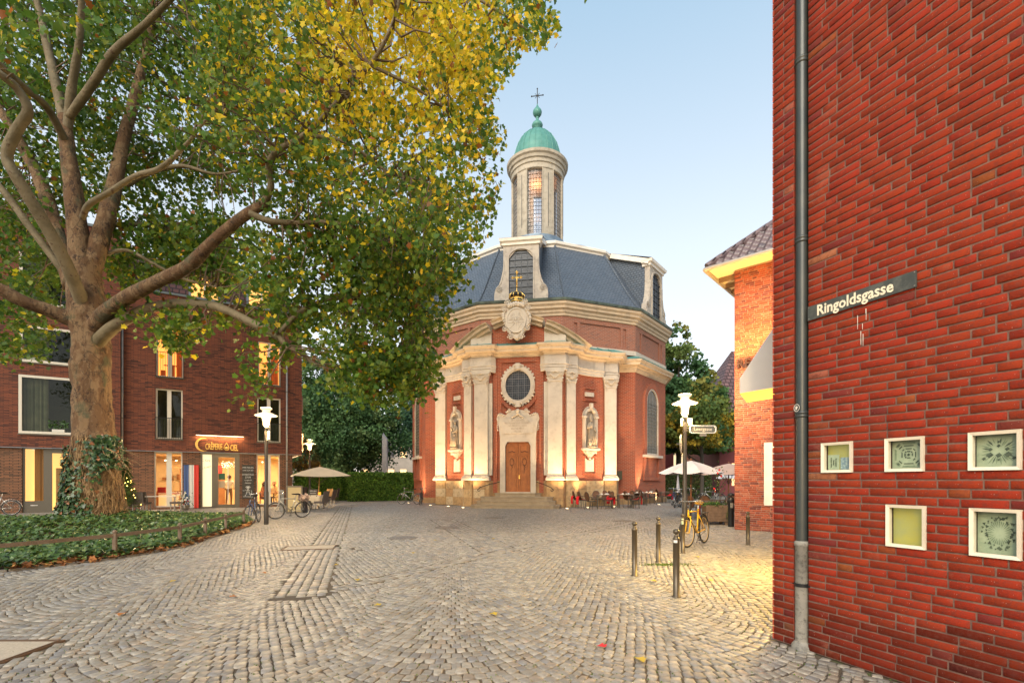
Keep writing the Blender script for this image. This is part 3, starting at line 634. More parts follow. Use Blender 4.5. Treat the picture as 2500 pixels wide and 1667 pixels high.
light('POINT', (2, 38.2, 24.2), 60, (1,.55,.25), .4, name='assumed_lantern_lamp')  # unseen lamp assumed inside for the warm glow in the lantern
# ================================================================ brick walls of separate bricks
def np_mesh(name, V, F, col=None, smooth=False):   # V (n,3), F (m,k) same k, col per vertex (n,3)
    me = bpy.data.meshes.new(name); n, (mm, k) = len(V), F.shape
    me.vertices.add(n); me.vertices.foreach_set('co', np.ascontiguousarray(V, dtype=np.float32).ravel())
    me.loops.add(mm*k); me.loops.foreach_set('vertex_index', np.ascontiguousarray(F, dtype=np.int32).ravel())
    me.polygons.add(mm); me.polygons.foreach_set('loop_start', np.arange(0, mm*k, k, dtype=np.int32)); me.polygons.foreach_set('loop_total', np.full(mm, k, dtype=np.int32))
    if smooth: me.polygons.foreach_set('use_smooth', np.ones(mm, bool))
    me.update(calc_edges=True)
    if col is not None:
        a = me.attributes.new('Col', 'FLOAT_COLOR', 'POINT'); c = np.ones((n,4), np.float32); c[:,:3] = col; a.data.foreach_set('color', c.ravel())
    return me
BV = np.array([(x,y,z) for y in (0,1) for z in (0,1) for x in (0,1)], float)
def brick_block(L, Hh, d, bv=.0022):   # front face at y=-d, bevelled edge, back at y=0 -> V,F
    v = []
    for y, i in ((0,0),(-d+bv,0),(-d,bv)):
        v += [(i,y,i),(L-i,y,i),(L-i,y,Hh-i),(i,y,Hh-i)]
    f = [(8,9,10,11)]
    for a in (0,4):
        for j in range(4): f.append((a+j,a+(j+1)%4,a+4+(j+1)%4,a+4+j))
    return np.array(v), np.array(f)
def in_frame(p, mar=0):
    if p.y < .3: return False
    x = CXP+p.x/p.y*FP; y = HY-(p.z-EYE)/p.y*FP
    return -mar < x < 2500+mar and -mar < y < 1667+mar
def brick_wall(parent, mw, u0, u1, z0, z1, holes, colf, mt, seed, lens=(.24,.115), course=.0625, bh=.0505, j=.012, d=.006, top=None, label=None, nparts=300, dirt=0):
    r = random.Random(seed); bricks = []; k = 0; z = z0
    while z+bh <= z1+1e-6:
        u = u0
        first = r.choice((lens[0], lens[1], lens[0]*.75, lens[0], lens[0]*.6, lens[1]*1.5)) if u1-u0 > .5 else (lens[0] if k % 2 else lens[1])
        run = 0; ln = first
        while u < u1-.02:
            e_ = min(u+ln, u1)
            if u1-e_ < .06: e_ = u1
            segs = [(u, e_)]
            for (a,b,c,e2) in holes:
                if z+bh > c and z < e2:
                    ns = []
                    for s0, s1 in segs:
                        if s1 <= a or s0 >= b: ns.append((s0,s1))
                        else:
                            if a-s0 > .015: ns.append((s0,a-.004))
                            if s1-b > .015: ns.append((b+.004,s1))
                    segs = ns
            for s0, s1 in segs: bricks.append((s0, z, s1-s0))
            u = e_+j; p = r.random(); run = run+1 if ln > .2 else 0
            ln = lens[0] if (p < .70 and run < 4) else (lens[1] if p < .95 or u1-u0 < .5 else lens[0]*.72)
        z += course; k += 1
    cam0 = Vector((0,0,EYE)); sc = []
    for i, (u, z, L) in enumerate(bricks):
        w = mw @ Vector((u+L/2, 0, z+bh/2)); sc.append(-(L*bh)/(w.y**2) if (in_frame(w, -8) and w.y > .3) else 1)
    order = sorted(range(len(bricks)), key=lambda i: sc[i]); parts = [i for i in order[:nparts*3] if abs(bricks[i][2]-lens[0]) < 1e-4 or abs(bricks[i][2]-lens[1]) < 1e-4][:nparts]
    ps = set(parts); shared = {}
    def grime(z): return 1-dirt*max(0, min(1, (.50-z+r.uniform(-.12,.12))/.35))
    for L in lens:
        for q in range(16):
            V, F = brick_block(L, bh, d+r.uniform(-.002,.003)); cq = colf(r)*(1 if q < 10 else 1-dirt*r.uniform(.5,1)); me = np_mesh('brick', V, F, np.tile(cq, (len(V),1))); me.materials.append(mt); shared[(L,q)] = me
    for i in parts:
        u, z, L = bricks[i]; L0 = lens[0] if abs(L-lens[0]) < 1e-4 else lens[1]
        o = obj('brick', shared[(L0, r.randrange(10) if grime(z) > 1-dirt*.4-1e-6 or not dirt else 10+r.randrange(6))], parent, (u+r.uniform(-.001,.001), 0, z+r.uniform(-.0012,.0012)))
    Vs, Fs, Cs = [], [], []; b = 0
    for i, (u, z, L) in enumerate(bricks):
        if i in ps: continue
        V, F = brick_block(L, bh+r.uniform(-.002,.002), d+r.uniform(-.003,.003)); Vs.append(V+(u,0,z)); Fs.append(F+b); b += len(V); Cs.append(np.tile(colf(r)*grime(z), (len(V),1)))
    me = np_mesh('brick', np.concatenate(Vs), np.concatenate(Fs), np.concatenate(Cs)); me.materials.append(mt)
    tag(obj('brick', me, parent), kind='stuff')
brm = attr_mat('clay_brick', .78, c2=(.11,.03,.022), scale=26, bmp=.7, bscale=90, spec=.15)
_n, _l = brm.node_tree.nodes, brm.node_tree.links; _b = _n['Principled BSDF']; _src = _b.inputs['Base Color'].links[0].from_socket; _v = vcoord(_n)
_c = mix(_n, _l, noise(_n, _l, 120, 2, _v, .5, .735, .76), _src, (.50,.40,.34)); _k = _n.new('ShaderNodeMath'); _k.operation = 'MULTIPLY'; _k.inputs[1].default_value = .35; _l.new(noise(_n, _l, 1.4, 6, _v, .7, .52, .72), _k.inputs[0])
_c = mix(_n, _l, _k.outputs[0], _c, (.10,.032,.028)); _k2 = _n.new('ShaderNodeMath'); _k2.operation = 'MULTIPLY'; _k2.inputs[1].default_value = .22; _l.new(noise(_n, _l, 3.1, 8, _v, .75, .56, .7), _k2.inputs[0]); _c = mix(_n, _l, _k2.outputs[0], _c, (.42,.20,.13)); _l.new(_c, _b.inputs['Base Color'])
def col_red(r):
    p = r.random(); f = r.uniform(.90,1.08)
    if p < .09: c = (.15,.022,.018)
    elif p < .12: c = (.22,.05,.016)
    elif p < .135: c = (.28,.09,.05)
    else: c = (.235,.026,.010)
    return np.array([c[0]*f, c[1]*f*r.uniform(.85,1.2), c[2]*f])
def col_old(r):
    p = r.random(); f = r.uniform(.7,1.15); c = (.20,.06,.05) if p < .22 else ((.38,.13,.08) if p < .4 else (.36,.09,.05)); return np.array(c)*f
mort = mat('dark_mortar', (.19,.115,.09), .95, 0, (.11,.06,.05), 12, .3, 80)
mort2 = mat('pink_mortar', (.36,.24,.19), .95, 0, (.28,.18,.15), 12, .3, 80)
# ---- near wall on the right
WC = Vector((2.479, 4.573, 0)); WD = Vector((.397,-.918,0)); wang = math.atan2(WD.y, WD.x)
SW = thing('shop_wall', 'tall red brick wall with downpipe and five small square windows at the right', 'wall', WC, wang)
wm = Matrix.Translation(WC) @ Matrix.Rotation(wang, 4, 'Z')
def wp(x, y):
    r = (x-CXP)/FP; u = (r*WC.y-WC.x)/(WD.x-r*WD.y); Y = WC.y+WD.y*u; return u, EYE+(HY-y)/FP*Y
wins = []
for q in ((2008,1080,2083,1154),(2163.3,1069,2258.4,1151.9),(2367,1053,2496.8,1151),(2166,1237,2262.4,1328),(2369.6,1249,2496.8,1356)):
    (a, t), (b, bt) = wp(q[0], q[1]), wp(q[2], q[3]); wins.append((a, b, bt, t))
# the window bottoms and tops lie level along the wall
zt1, zb1 = 1.725, 1.565; r1 = [w for w in wins[:3]]; r2 = wins[3:]
zt1 = sum(w[3] for w in r1)/3; zb1 = sum(w[2] for w in r1)/3; zt2 = sum(w[3] for w in r2)/2; zb2 = sum(w[2] for w in r2)/2
sn_ = lambda z, up: .01+.0625*round((z-.01)/.0625)-(.010 if up else 0)
zb1, zt1, zb2, zt2 = sn_(zb1,0)-.006, sn_(zt1,1)+.006, sn_(zb2,0)-.006, sn_(zt2,1)+.006
wins = [(w[0],w[1],zb1,zt1) for w in r1]+[(w[0],w[1],zb2,zt2) for w in r2]
GA, GB = .199, .338
m = MB()
def wallgrid(m, u0, u1, z0, z1, holes, y, rev=.0, mi=None):
    us = sorted({u0,u1}|{h[0] for h in holes}|{h[1] for h in holes}); us = [u for u in us if u0 <= u <= u1]
    for a, b in zip(us, us[1:]):
        hs = sorted([h for h in holes if h[0] <= a+1e-6 and h[1] >= b-1e-6], key=lambda h: h[2]); z = z0
        for h in hs+[None]:
            zt = min(h[2], z1) if h else z1
            if zt > z+1e-6: m.add([(a,y,z),(b,y,z),(b,y,zt),(a,y,zt)], [(0,1,2,3)], mi)
            if h: z = h[3]
    if rev:
        for a,b,c,d in holes: m.add([(a,y,c),(b,y,c),(b,y,d),(a,y,d),(a,y+rev,c),(b,y+rev,c),(b,y+rev,d),(a,y+rev,d)], [(0,4,5,1),(1,5,6,2),(2,6,7,3),(3,7,4,0)], mi)
wallgrid(m, 0, GA, 0, 9, [], 0); wallgrid(m, GB, 12, 0, 9, wins, 0, .16)
m.add([(GA,0,0),(GA,.09,0),(GA,.09,9),(GA,0,9)], [(0,1,2,3)]); m.add([(GB,0,0),(GB,.09,0),(GB,.09,9),(GB,0,9)], [(3,2,1,0)]); m.add([(GA,.09,0),(GB,.09,0),(GB,.09,9),(GA,.09,9)], [(0,1,2,3)])
m.add([(0,0,0),(0,6,0),(0,6,9),(0,0,9)], [(3,2,1,0)]); m.add([(0,0,9),(12,0,9),(12,6,9),(0,6,9)], [(0,1,2,3)]); m.add([(0,6,0),(12,6,0),(12,6,9),(0,6,9)], [(3,2,1,0)])
m.build('mortar', mort, SW)
brick_wall(SW, wm, .0, GA-.002, .01, 9, [], col_red, brm, 5, lens=(.197,.0935), nparts=60, dirt=.6)
brick_wall(SW, wm, GB+.002, 2.9, .01, 7, wins, col_red, brm, 6, nparts=240, dirt=.6)
def col_red_dummy(r): return col_red(r)
m = MB(); m.box(2.9,12,-.012,0,0,9); m.build('plain_brickwork', brick_mat('distant_red_brick', (.40,.066,.026), (.34,.055,.025), (.2,.13,.11), .25,.0625,.01,(.2,.05,.035),.6), SW)
m = MB()      # returns of the brick edge beside the groove
for k in range(130):
    z = .01+k*.0625; m.box(GA-.05,GA+.001,-.001,.06,z,z+.052); m.box(-.012,.0,-.008,.10,z,z+.052)
m.build('brick_edge', mat('edge_brick', (.36,.06,.028), .7, 0, (.24,.045,.03), 8), SW)
fr_m = mat('cream_window_frame', (.72,.66,.54), .4, 0, (.62,.56,.46), 8)
gl1 = mat('display_glass_green', (.20,.27,.17), .12, 0, (.25,.25,.11), 3, emit=.10, ecol=(.7,.75,.45)); gl2 = mat('display_back_yellow', (.34,.30,.05), .3, 0, (.24,.26,.12), 6, emit=.12, ecol=(.9,.8,.2))
pal = mat('pale_photo_print', (.42,.50,.36), .4, 0, (.30,.38,.27), 14); drk = mat('dark_facet_print', (.025,.04,.028), .4, 0, (.12,.16,.11), 20); midp = mat('mid_facet_print', (.15,.21,.14), .4, 0, (.24,.31,.21), 30)
gp = glass_mat('window_glass', (.95,.97,.95), .08, .02)
for i, (a, b, c, d) in enumerate(wins):
    o = bpy.data.objects.new('window', None); COL.objects.link(o); o.parent = SW
    m = MB(); f = .022
    cs = [(a,c),(b,c),(b,d),(a,d)]; ci = [(a+f,c+f),(b-f,c+f),(b-f,d-f),(a+f,d-f)]
    for j in range(4):
        k = (j+1)%4; m.add([(cs[j][0],-.022,cs[j][1]),(cs[k][0],-.022,cs[k][1]),(ci[k][0],-.016,ci[k][1]),(ci[j][0],-.016,ci[j][1]),
                            (cs[j][0],.02,cs[j][1]),(cs[k][0],.02,cs[k][1]),(ci[k][0],.02,ci[k][1]),(ci[j][0],.02,ci[j][1])], [(0,1,2,3),(3,2,6,7),(0,4,5,1)])
    m.build('window_frame', fr_m, o)
    ia, ib, ic, id_ = a+f+.004, b-f-.004, c+f+.004, d-f-.004; W_, H_ = ib-ia, id_-ic
    m = MB(); m.box(ia-.01,ib+.01,.05,.06,ic-.01,id_+.01); m.build('display_back', gl2 if i in (0,3) else pal, o)
    m = MB(); m.add([(ia-.01,-.004,ic-.01),(ib+.01,-.004,ic-.01),(ib+.01,-.004,id_+.01),(ia-.01,-.004,id_+.01)], [(0,1,2,3)]); m.build('pane', gp, o)
    cx_, cz_ = (ia+ib)/2, (ic+id_)/2; rr = random.Random(i); m = MB(); m2 = MB()
    def poly(mm, pts, y=.048): mm.add([(cx_+x*W_/2*.95, y, cz_+z*H_/2*.95) for x, z in pts], [tuple(range(len(pts)))])
    if i == 1:        # step-cut stone: nested octagons
        for s0, s1, mm in ((.98,.84,m2),(.74,.66,m),(.5,.42,m),(.3,.2,m)):
            for j in range(8):
                if rr.random() < .12: continue
                def oc(s_, j): 
                    q = [(.62,1),(1,.62),(1,-.62),(.62,-1),(-.62,-1),(-1,-.62),(-1,.62),(-.62,1)][j%8]; return (q[0]*s_, q[1]*s_)
                p, q = oc(s0,j), oc(s0,j+1); p2, q2 = oc(s1,j), oc(s1,j+1); l0 = lambda u, v, t: (u[0]+(v[0]-u[0])*t, u[1]+(v[1]-u[1])*t)
                poly(mm, [l0(p,q,.12), l0(p2,q2,.12), l0(p2,q2,.88), l0(p,q,.88)], .048-.0005*(s0 < .8))
        for sx in (-1,1):
            for sz in (-1,1): poly(m, [(sx*.6,sz*.72),(sx*.72,sz*.6),(sx*.84,sz*.72),(sx*.72,sz*.84)][::1], .047)
        poly(m, [(-.12,0),(0,-.12),(.12,0),(0,.12)], .046)
    if i == 2:
        for k in range(26):
            t = 2*math.pi*k/26+rr.uniform(-.06,.06); r0, r1 = rr.uniform(.25,.5), rr.uniform(.75,1.05); w = rr.uniform(.02,.06)
            c_, s_ = math.cos(t), math.sin(t); poly(m2 if k%3 else m, [(c_*r0,s_*r0),(c_*(r0+r1)/2-s_*w,s_*(r0+r1)/2+c_*w),(c_*r1,s_*r1),(c_*(r0+r1)/2+s_*w,s_*(r0+r1)/2-c_*w)], .0475)
        for x, z, s_ in ((0,.35,.11),(0,-.28,.17),(-.42,.12,.13),(.42,.12,.13),(-.45,-.25,.2),(.45,-.25,.2),(0,.62,.08),(0,-.6,.08),(-.75,-.5,.12),(.75,-.5,.12)):
            poly(m, [(x-s_,z),(x-s_*.2,z-s_*1.1),(x+s_,z-s_*.1),(x+s_*.2,z+s_*.9)], .046)
    if i == 4:
        for k in range(32):
            t = 2*math.pi*k/32; r0, r1 = .25+.1*(k%2), .6; w = .03; c_, s_ = math.cos(t), math.sin(t)
            poly(m2, [(c_*r0,s_*r0),(c_*r1-s_*w,s_*r1+c_*w),(c_*r1+s_*w,s_*r1-c_*w)], .0475)
        for k in range(46):
            t = 2*math.pi*(k+rr.uniform(-.3,.3))/46; r0 = rr.uniform(.62,.92); s_ = rr.uniform(.05,.12); a2 = rr.uniform(0,3); x, z = r0*math.cos(t), r0*math.sin(t)
            poly(m, [(x+s_*math.cos(a2+q),z+s_*math.sin(a2+q)) for q in (0,2.0,4.0)], .046)
    if i == 0:
        m2.box(ia+.002,ia+W_*.48,.03,.034,ic,ic+H_*.62); m.box(ia+W_*.52,ib,.034,.036,ic,ic+H_*.5)
        m2.build('leaflet', pal, o); m.build('leaflet', mat('blue_leaflet', (.40,.52,.50), .4, 0, (.12,.2,.3), 60), o)
        for q in range(3): text(('du diesen Schritt','Möchtest','mit uns gehen?')[q], .012, (ia+W_*.26-.02*(1-q), .028, ic+H_*.3), (math.pi/2, math.pi/2, 0), drk, o)
    else:
        if m.v: m.build('facet_print', drk, o)
        if m2.v: m2.build('facet_print', midp, o)
# downpipe
dp_m = mat('weathered_dark_pipe', (.035,.045,.05), .38, .3, (.06,.065,.06), 3, .05, 20); ci_m = mat('old_cast_iron', (.27,.26,.23), .7, 0, (.16,.16,.15), 3, .2, 30, c3=(.03,.03,.03), s3=22)
uc_ = .268; PZ = .048
DPI = thing('drainpipe', 'dark drainpipe in the groove of the red brick wall, pale cast iron at its foot', 'drainpipe', wm @ Vector((uc_, .01, 0)), wang)
zj = EYE-(1322-HY)/FP*4.33
m = MB(); m.lathe([(PZ,zj),(PZ,8.9)], 20); m.build('pipe', dp_m, DPI, smooth=True)
for z in (4.35, 3.05+.42, 1.98, 2.9): pass
for y_ in (142*DD, 552*DD, 952*DD):
    z = EYE+(HY-y_)/FP*4.33; m = MB(); m.lathe([(PZ,z-.03),(PZ+.008,z-.025),(PZ+.008,z-.01),(PZ+.003,z),(PZ+.010,z+.006),(PZ+.010,z+.022),(PZ,z+.03)], 20); m.build('collar', dp_m, DPI, smooth=True)
m = MB(); m.lathe([(PZ+.006,.06),(PZ+.006,zj-.04),(PZ+.012,zj-.035),(PZ+.012,zj),(PZ,zj+.01)], 20); m.build('foot_pipe', ci_m, DPI, smooth=True)
m = MB(); m.lathe([(PZ+.04,.0),(PZ+.035,.03),(PZ+.005,.07)], 16); m.build('pipe_foot', ci_m, DPI, smooth=True)
z = EYE-(1425-HY)/FP*4.33; m = MB(); m.lathe([(PZ+.008,z-.02),(PZ+.012,z-.02),(PZ+.012,z+.01),(PZ+.008,z+.01)], 20); m.box(-.085,-.04,-.01,.0,z-.02,z+.012); m.box(.04,.085,-.01,.0,z-.02,z+.012); m.build('bracket', M['black'], DPI)
st = MB(); z = EYE+(HY-937*DD)/FP*4.33; st.lathe([(.0,0),(.024,0)], 20); st.build
o = thing('sticker', 'round black and white sticker on the drainpipe', 'sticker', DPI.location+Vector((0,0,z)), wang-.18)
m = MB(); m.panel(ell(.034,.036,0,24), -PZ-.0065, -PZ-.005); m.build('sticker_back', M['black'], o)
m = MB(); m.ring(ell(.032,.034,0,24), ell(.027,.029,0,24), -PZ-.0075, -PZ-.0066); m.panel([(-.012,-.016),(-.003,-.014),(.006,-.018),(.004,-.004),(.014,.002),(.012,.012),(.004,.008),(.002,.018),(-.006,.012),(-.016,.014),(-.010,.004),(-.014,-.006)], -PZ-.0075, -PZ-.0066); m.build('sticker_print', M['white'], o)
# street name plate
(u1_, za), (u2_, zb_) = wp(1976,754), wp(2242,660); zt = 3.02; hh = .122
o = thing('street_sign', 'dark enamel street name plate reading Ringoldsgasse on the brick wall', 'street sign', wm @ Vector((u1_, -.014, zt-hh)), wang)
pm = mat('dark_enamel', (.045,.05,.045), .35, .2, (.07,.075,.065), 6, c3=(.12,.12,.1), s3=12)
m = MB(); m.box(0,u2_-u1_,-.008,0,0,hh); m.build('plate', pm, o)
m = MB()
for x in (.012,u2_-u1_-.012):
    for z in (.012,hh-.012): m.ball((x,-.009,z), .005, 6)
m.build('screw', ci_m, o)
crm = mat('cream_lettering', (.70,.64,.50), .5)
tx = text('Ringoldsgasse', .125, ((u2_-u1_)*.46,-.010,.060), (math.pi/2,0,0), crm, o, off=.0026, sx=.86, ext=.001)
# serifs on the stems, so the letters read as a roman face
bb = MB(); ww = tx.data; 
m = MB(); L0 = (u2_-u1_)*.42
ms_ = mat('white_bird_dropping', (.62,.60,.55), .8)
dr = thing('splash_mark', 'white splash marks running down the bricks under the street sign', 'stain', wm @ Vector((.78,-.016,2.62)), wang)
rr = random.Random(2)
for k in range(6):
    m = MB(); x = rr.uniform(-.03,.04); z = rr.uniform(-.05,.25); L = rr.uniform(.03,.14); m.add([(x,0,z),(x+.005,0,z-.002),(x+.004,0,z-L),(x+.001,0,z-L)], [(0,1,2,3)]); m.build('splash', ms_, dr)
# ---- second brick building on the right with tiled hip roof
BC = Vector((6.82,14.8,0)); bd = Vector((1.1,-1,0)).normalized(); bang = math.atan2(bd.y, bd.x)
RB = thing('corner_house', 'brick house with tiled hipped roof and white awning behind the near wall', 'house', BC, bang)
bm_ = Matrix.Translation(BC) @ Matrix.Rotation(bang, 4, 'Z')
def bp(x, y):
    r = (x-CXP)/FP; u = (r*BC.y-BC.x)/(bd.x-r*bd.y); Y = BC.y+bd.y*u; return u, EYE+(HY-y)/FP*Y
(wa, wt), (_, wb) = bp(1866,1081), bp(1866,1233); hole2 = (wa, wa+1.15, wb, wt)
m = MB(); wallgrid(m, 0, 6, 0, 8.0, [hole2], 0, .15); m.add([(0,0,0),(0,6,0),(0,6,8),(0,0,8)], [(3,2,1,0)]); m.build('mortar', mort2, RB)
brick_wall(RB, bm_, -.006, 3.2, .01, 7.9, [hole2], col_old, brm, 9, label=None, nparts=300)
m = MB()
for k in range(126): 
    z = .01+k*.0625; q = .12 if k%2 else .24; m.box(-.01,.0,-.01,q,z,z+.052)
m.build('brick_edge', mat('old_edge_brick', (.32,.08,.045), .8, 0, (.2,.06,.04), 8), RB)
m = MB(); m.box(-.012,-.001,.2,6,0,8); m.build('side_brickwork', M['cbrick'], RB)
o = bpy.data.objects.new('window', None); COL.objects.link(o); o.parent = RB; a,b,c,d = hole2
m = MB(); m.ring([(a-.0,c),(b,c),(b,d),(a,d)], [(a+.22,c+.16),(b-.2,c+.16),(b-.2,d-.16),(a+.22,d-.16)], -.03, .12); m.build('window_surround', M['white'], o)
m = MB(); m.ring([(a+.22,c+.16),(b-.2,c+.16),(b-.2,d-.16),(a+.22,d-.16)], [(a+.28,c+.2),(b-.26,c+.2),(b-.26,d-.2),(a+.28,d-.2)], .03, .08); m.box(a+.22,b-.2,.03,.08,(c+d)/2+.35,(c+d)/2+.42); m.build('window_frame', M['white'], o)
m = MB(); m.box(a+.2,b-.2,.09,.1,c+.1,d-.1); m.build('pane', mat('warm_lit_pane', (.5,.3,.1), .2, emit=.8, ecol=(1,.6,.15)), o)
# hip roof with overhanging eaves, gutter and pantiles
ez = 7.95; ov = .62
m = MB(); m.add([(-ov,-ov,ez),(6,-ov,ez),(6,3,ez+3.4),(3.0,3,ez+3.4)], [(0,1,2,3)]); m.add([(-ov,-ov,ez),(3.0,3,ez+3.4),(-ov,6.6,ez)], [(0,1,2)]); m.build('roof', mat('roof_felt', (.09,.07,.075), .9), RB)
tm = [mat('pantile', (.13,.095,.11), .4, 0, (.19,.13,.13), 3, spec=.6), mat('pantile_dark', (.085,.07,.085), .4, 0, (.12,.09,.1), 3, spec=.6)]
def tile_mesh(mt):
    V = []; n = 6
    for y in (0, 1):
        for i in range(n+1):
            t = i/n; V.append((t*.235, y*.36, .012+.035*math.sin(t*2*math.pi)+(.02 if y == 0 else 0)))
    for i in range(n+1):
        t = i/n; V.append((t*.235, 0, -.005+.035*math.sin(t*2*math.pi)))
    F = np.array([(i,i+1,n+2+i,n+1+i) for i in range(n)]+[(2*n+2+i,2*n+3+i,i+1,i) for i in range(n)]); me = np_mesh('roof_tile', np.array(V), F); me.materials.append(mt); return me
tms = [tile_mesh(t) for t in tm]; sl_ = math.atan2(3.4, 3.62); ntile = 0
for row in range(15):
    y = row*.30*math.cos(sl_); z = row*.30*math.sin(sl_)
    for c_ in range(0, 14):
        x = -ov+c_*.225
        if x+.1 < -ov+y: continue
        o = obj('roof_tile', tms[0 if (row*7+c_*3)%5 else 1], RB, (x, -ov+y, ez+z+.03)); o.rotation_euler = (sl_, 0, 0); ntile += 1
for row in range(15):
    yy = row*.30*math.cos(sl_); z = row*.30*math.sin(sl_)
    for c_ in range(0, 8):
        if c_*.225 < yy: continue
        o = obj('roof_tile', tms[c_%2], RB); o.matrix_local = Matrix.Translation((-ov+yy, -ov+c_*.225, ez+z+.03)) @ Matrix.Rotation(-math.pi/2, 4, 'Z') @ Matrix.Rotation(sl_, 4, 'X') @ Matrix.Scale(-1, 4, (1,0,0))
m = MB()
for k in range(14): t = k/14; t2 = (k+1.25)/14; m.tube([(-ov+3.62*t,-ov+3.62*t,ez+3.4*t+.07),(-ov+3.62*t2,-ov+3.62*t2,ez+3.4*t2+.10)], [.10,.085], 8)
m.build('ridge_tile', tm[0], RB)
m = MB(); m.add([(-ov,-ov,ez-.02),(6,-ov,ez-.02),(6,0,ez-.02),(-ov,0,ez-.02)], [(3,2,1,0)]); m.add([(-ov,0,ez-.021),(0,0,ez-.021),(0,6,ez-.021),(-ov,6,ez-.021)], [(3,2,1,0)]); m.build('soffit', mat('cream_soffit', (.62,.52,.36), .7), RB)
m = MB()
for k in range(10): m.bar((-ov+.05,.3+k*.6,ez-.10),(-.02,.3+k*.6,ez-.10),.08,.14)
m.build('rafter_end', mat('brown_rafter', (.16,.10,.06), .7), RB)
m = MB(); 
for pts in ([(-ov-.05,-ov-.05,ez-.03),(6,-ov-.05,ez-.03)],[(-ov-.05,-ov-.05,ez-.03),(-ov-.05,6,ez-.03)]): m.tube(pts, .065, 10)
m.build('roof_gutter', mat('zinc_gutter', (.42,.38,.33), .45, .4), RB)
m = MB(); vx, vy, vz = 1.3, .9, ez+1.55; m.tube([(vx,vy,vz-.1),(vx,vy-.02,vz+.22),(vx+.0,vy-.14,vz+.36),(vx,vy-.2,vz+.38)], .06, 8); m.build('roof_vent', mat('pale_vent', (.5,.48,.47), .5, .3), RB)
text('RE', .36, (bp(1817,889)[0],-.05,bp(1817,889)[1]), (math.pi/2,0,0), mat('rust_letters', (.05,.018,.012), .8), RB, ext=.02, off=.012)
# white awning: a closed wedge on the facade
AZ = 6.3
AW = thing('awning', 'large white boxed awning beside the near brick wall, shop light put in as yellow glow underneath', 'awning')
near = [P(1806,924,AZ),P(1806,960,AZ),P(2440,855,AZ),P(2440,855,AZ)+Vector((0,0,.9)),P(1965,684,AZ)]
far = [p+Vector((.46,.75,0)) for p in near]
m = MB(); m.add(near+far, [(0,1,2,3,4),(9,8,7,6,5),(0,5,6,1),(4,9,5,0),(3,8,9,4),(2,7,8,3)]); m.build('awning_panel', mat('white_awning_cloth', (.80,.80,.78), .6, 0, (.74,.74,.72), 2), AW)
dn = Vector((0,0,-.004)); m = MB(); m.add([near[1],near[2],far[2],far[1]], [(0,1,2,3)]); m.build('awning_underside', mat('lit_underside', (.8,.5,.1), .6, emit=.9, ecol=(1,.55,.08)), AW)  # shop light from below is put in as yellow colour and emission
light('AREA', (4.9,7.2,2.35), 230, (1,.64,.16), 1.0, rot=Vector((-.45,.12,-1)), name='assumed_awning_light', parent=None)  # unseen lamp assumed under the awning, casts the yellow patch on the setts
light('SPOT', bm_ @ Vector((.9,-1.5,4.3)), 900, (1,.55,.12), .1, rot=Vector((-.05,.75,1.6)), name='assumed_facade_light', spot=90)  # unseen lamp assumed here, throws orange light up the corner house
# ================================================================ left brick building with the creperie
F0 = Vector((-16.19,26.3,0)); fdir = Vector((.855,.518,0)).normalized(); fang = math.atan2(fdir.y, fdir.x)
LB = thing('apartment_house', 'long dark red brick apartment house with a lit creperie on its ground floor', 'building', F0, fang)
fm = Matrix.Translation(F0) @ Matrix.Rotation(fang, 4, 'Z')
def fp(x, y):
    r = (x-CXP)/FP; t = (r*F0.y-F0.x)/(fdir.x-r*fdir.y); Y = F0.y+fdir.y*t; return t, EYE+(HY-y)/FP*Y
def rect(xl, xr, yt, yb):
    tl, h1 = fp(xl, yt); tr, _ = fp(xr, yt); _, h0 = fp(xl, yb); return (tl, tr, h0, h1)
lbr = brick_mat('long_dark_brick', (.27,.082,.042), (.12,.042,.028), (.035,.025,.02), .29, .058, .010, (.03,.016,.018), 1, rough=.7, patch=(.20,.06,.033), off=.37, b=.8)
lbr2 = brick_mat('ground_floor_brick', (.34,.15,.08), (.19,.10,.06), (.04,.03,.024), .29, .07, .014, (.07,.045,.035), .9, rough=.8, patch=(.22,.12,.07), off=.37, b=1)  # lighter tan than above: lamplight on the ground floor put into the colour
HB = 3.03
wf = mat('pale_alu_frame', (.60,.57,.50), .4, .1); gf = mat('grey_bronze_frame', (.13,.115,.09), .4, .3)
glass_up = glass_mat('upper_glass', (.75,.8,.72), .35, .03, (.012,.016,.012)); glass_shop = glass_mat('shop_glass', (.98,.97,.93), .10, .02)
up = dict(W2a=rect(381,448,797,918), W2b=rect(630,685,832,938), W1a=rect(380,446,947,1070), W1b=rect(628,685,969,1078), L1=rect(50,236,916,1058), L2=rect(52,236,795,884),
          L3=rect(52,236,610,740), W3a=rect(381,448,640,770), W3b=rect(630,685,720,800))
up['W3a'] = None; up['W3b'] = None
TL, TR, TB = -14.5, 4.41, fp(296,1000)[0]
holesR = [up[k] for k in ('W2a','W2b','W1a','W1b')]; holesL = [up[k] for k in ('L1','L2','L3')]
m = MB()
wallgrid(m, TB, TR, HB, 11.2, holesR, 0, .22); m.box(TR-.001,TR,0,0,0,0) if False else None
m.add([(TR,0,HB),(TR,12,HB),(TR,12,11.2),(TR,0,11.2)], [(0,1,2,3)]); m.add([(TB,0,11.2),(TR,0,11.2),(TR,12,11.2),(TB,12,11.2)], [(0,1,2,3)])
m.add([(TB,0,HB),(TR,0,HB),(TR,.3,HB),(TB,.3,HB)], [(3,2,1,0)])
m.build('upper_wall', lbr, LB)
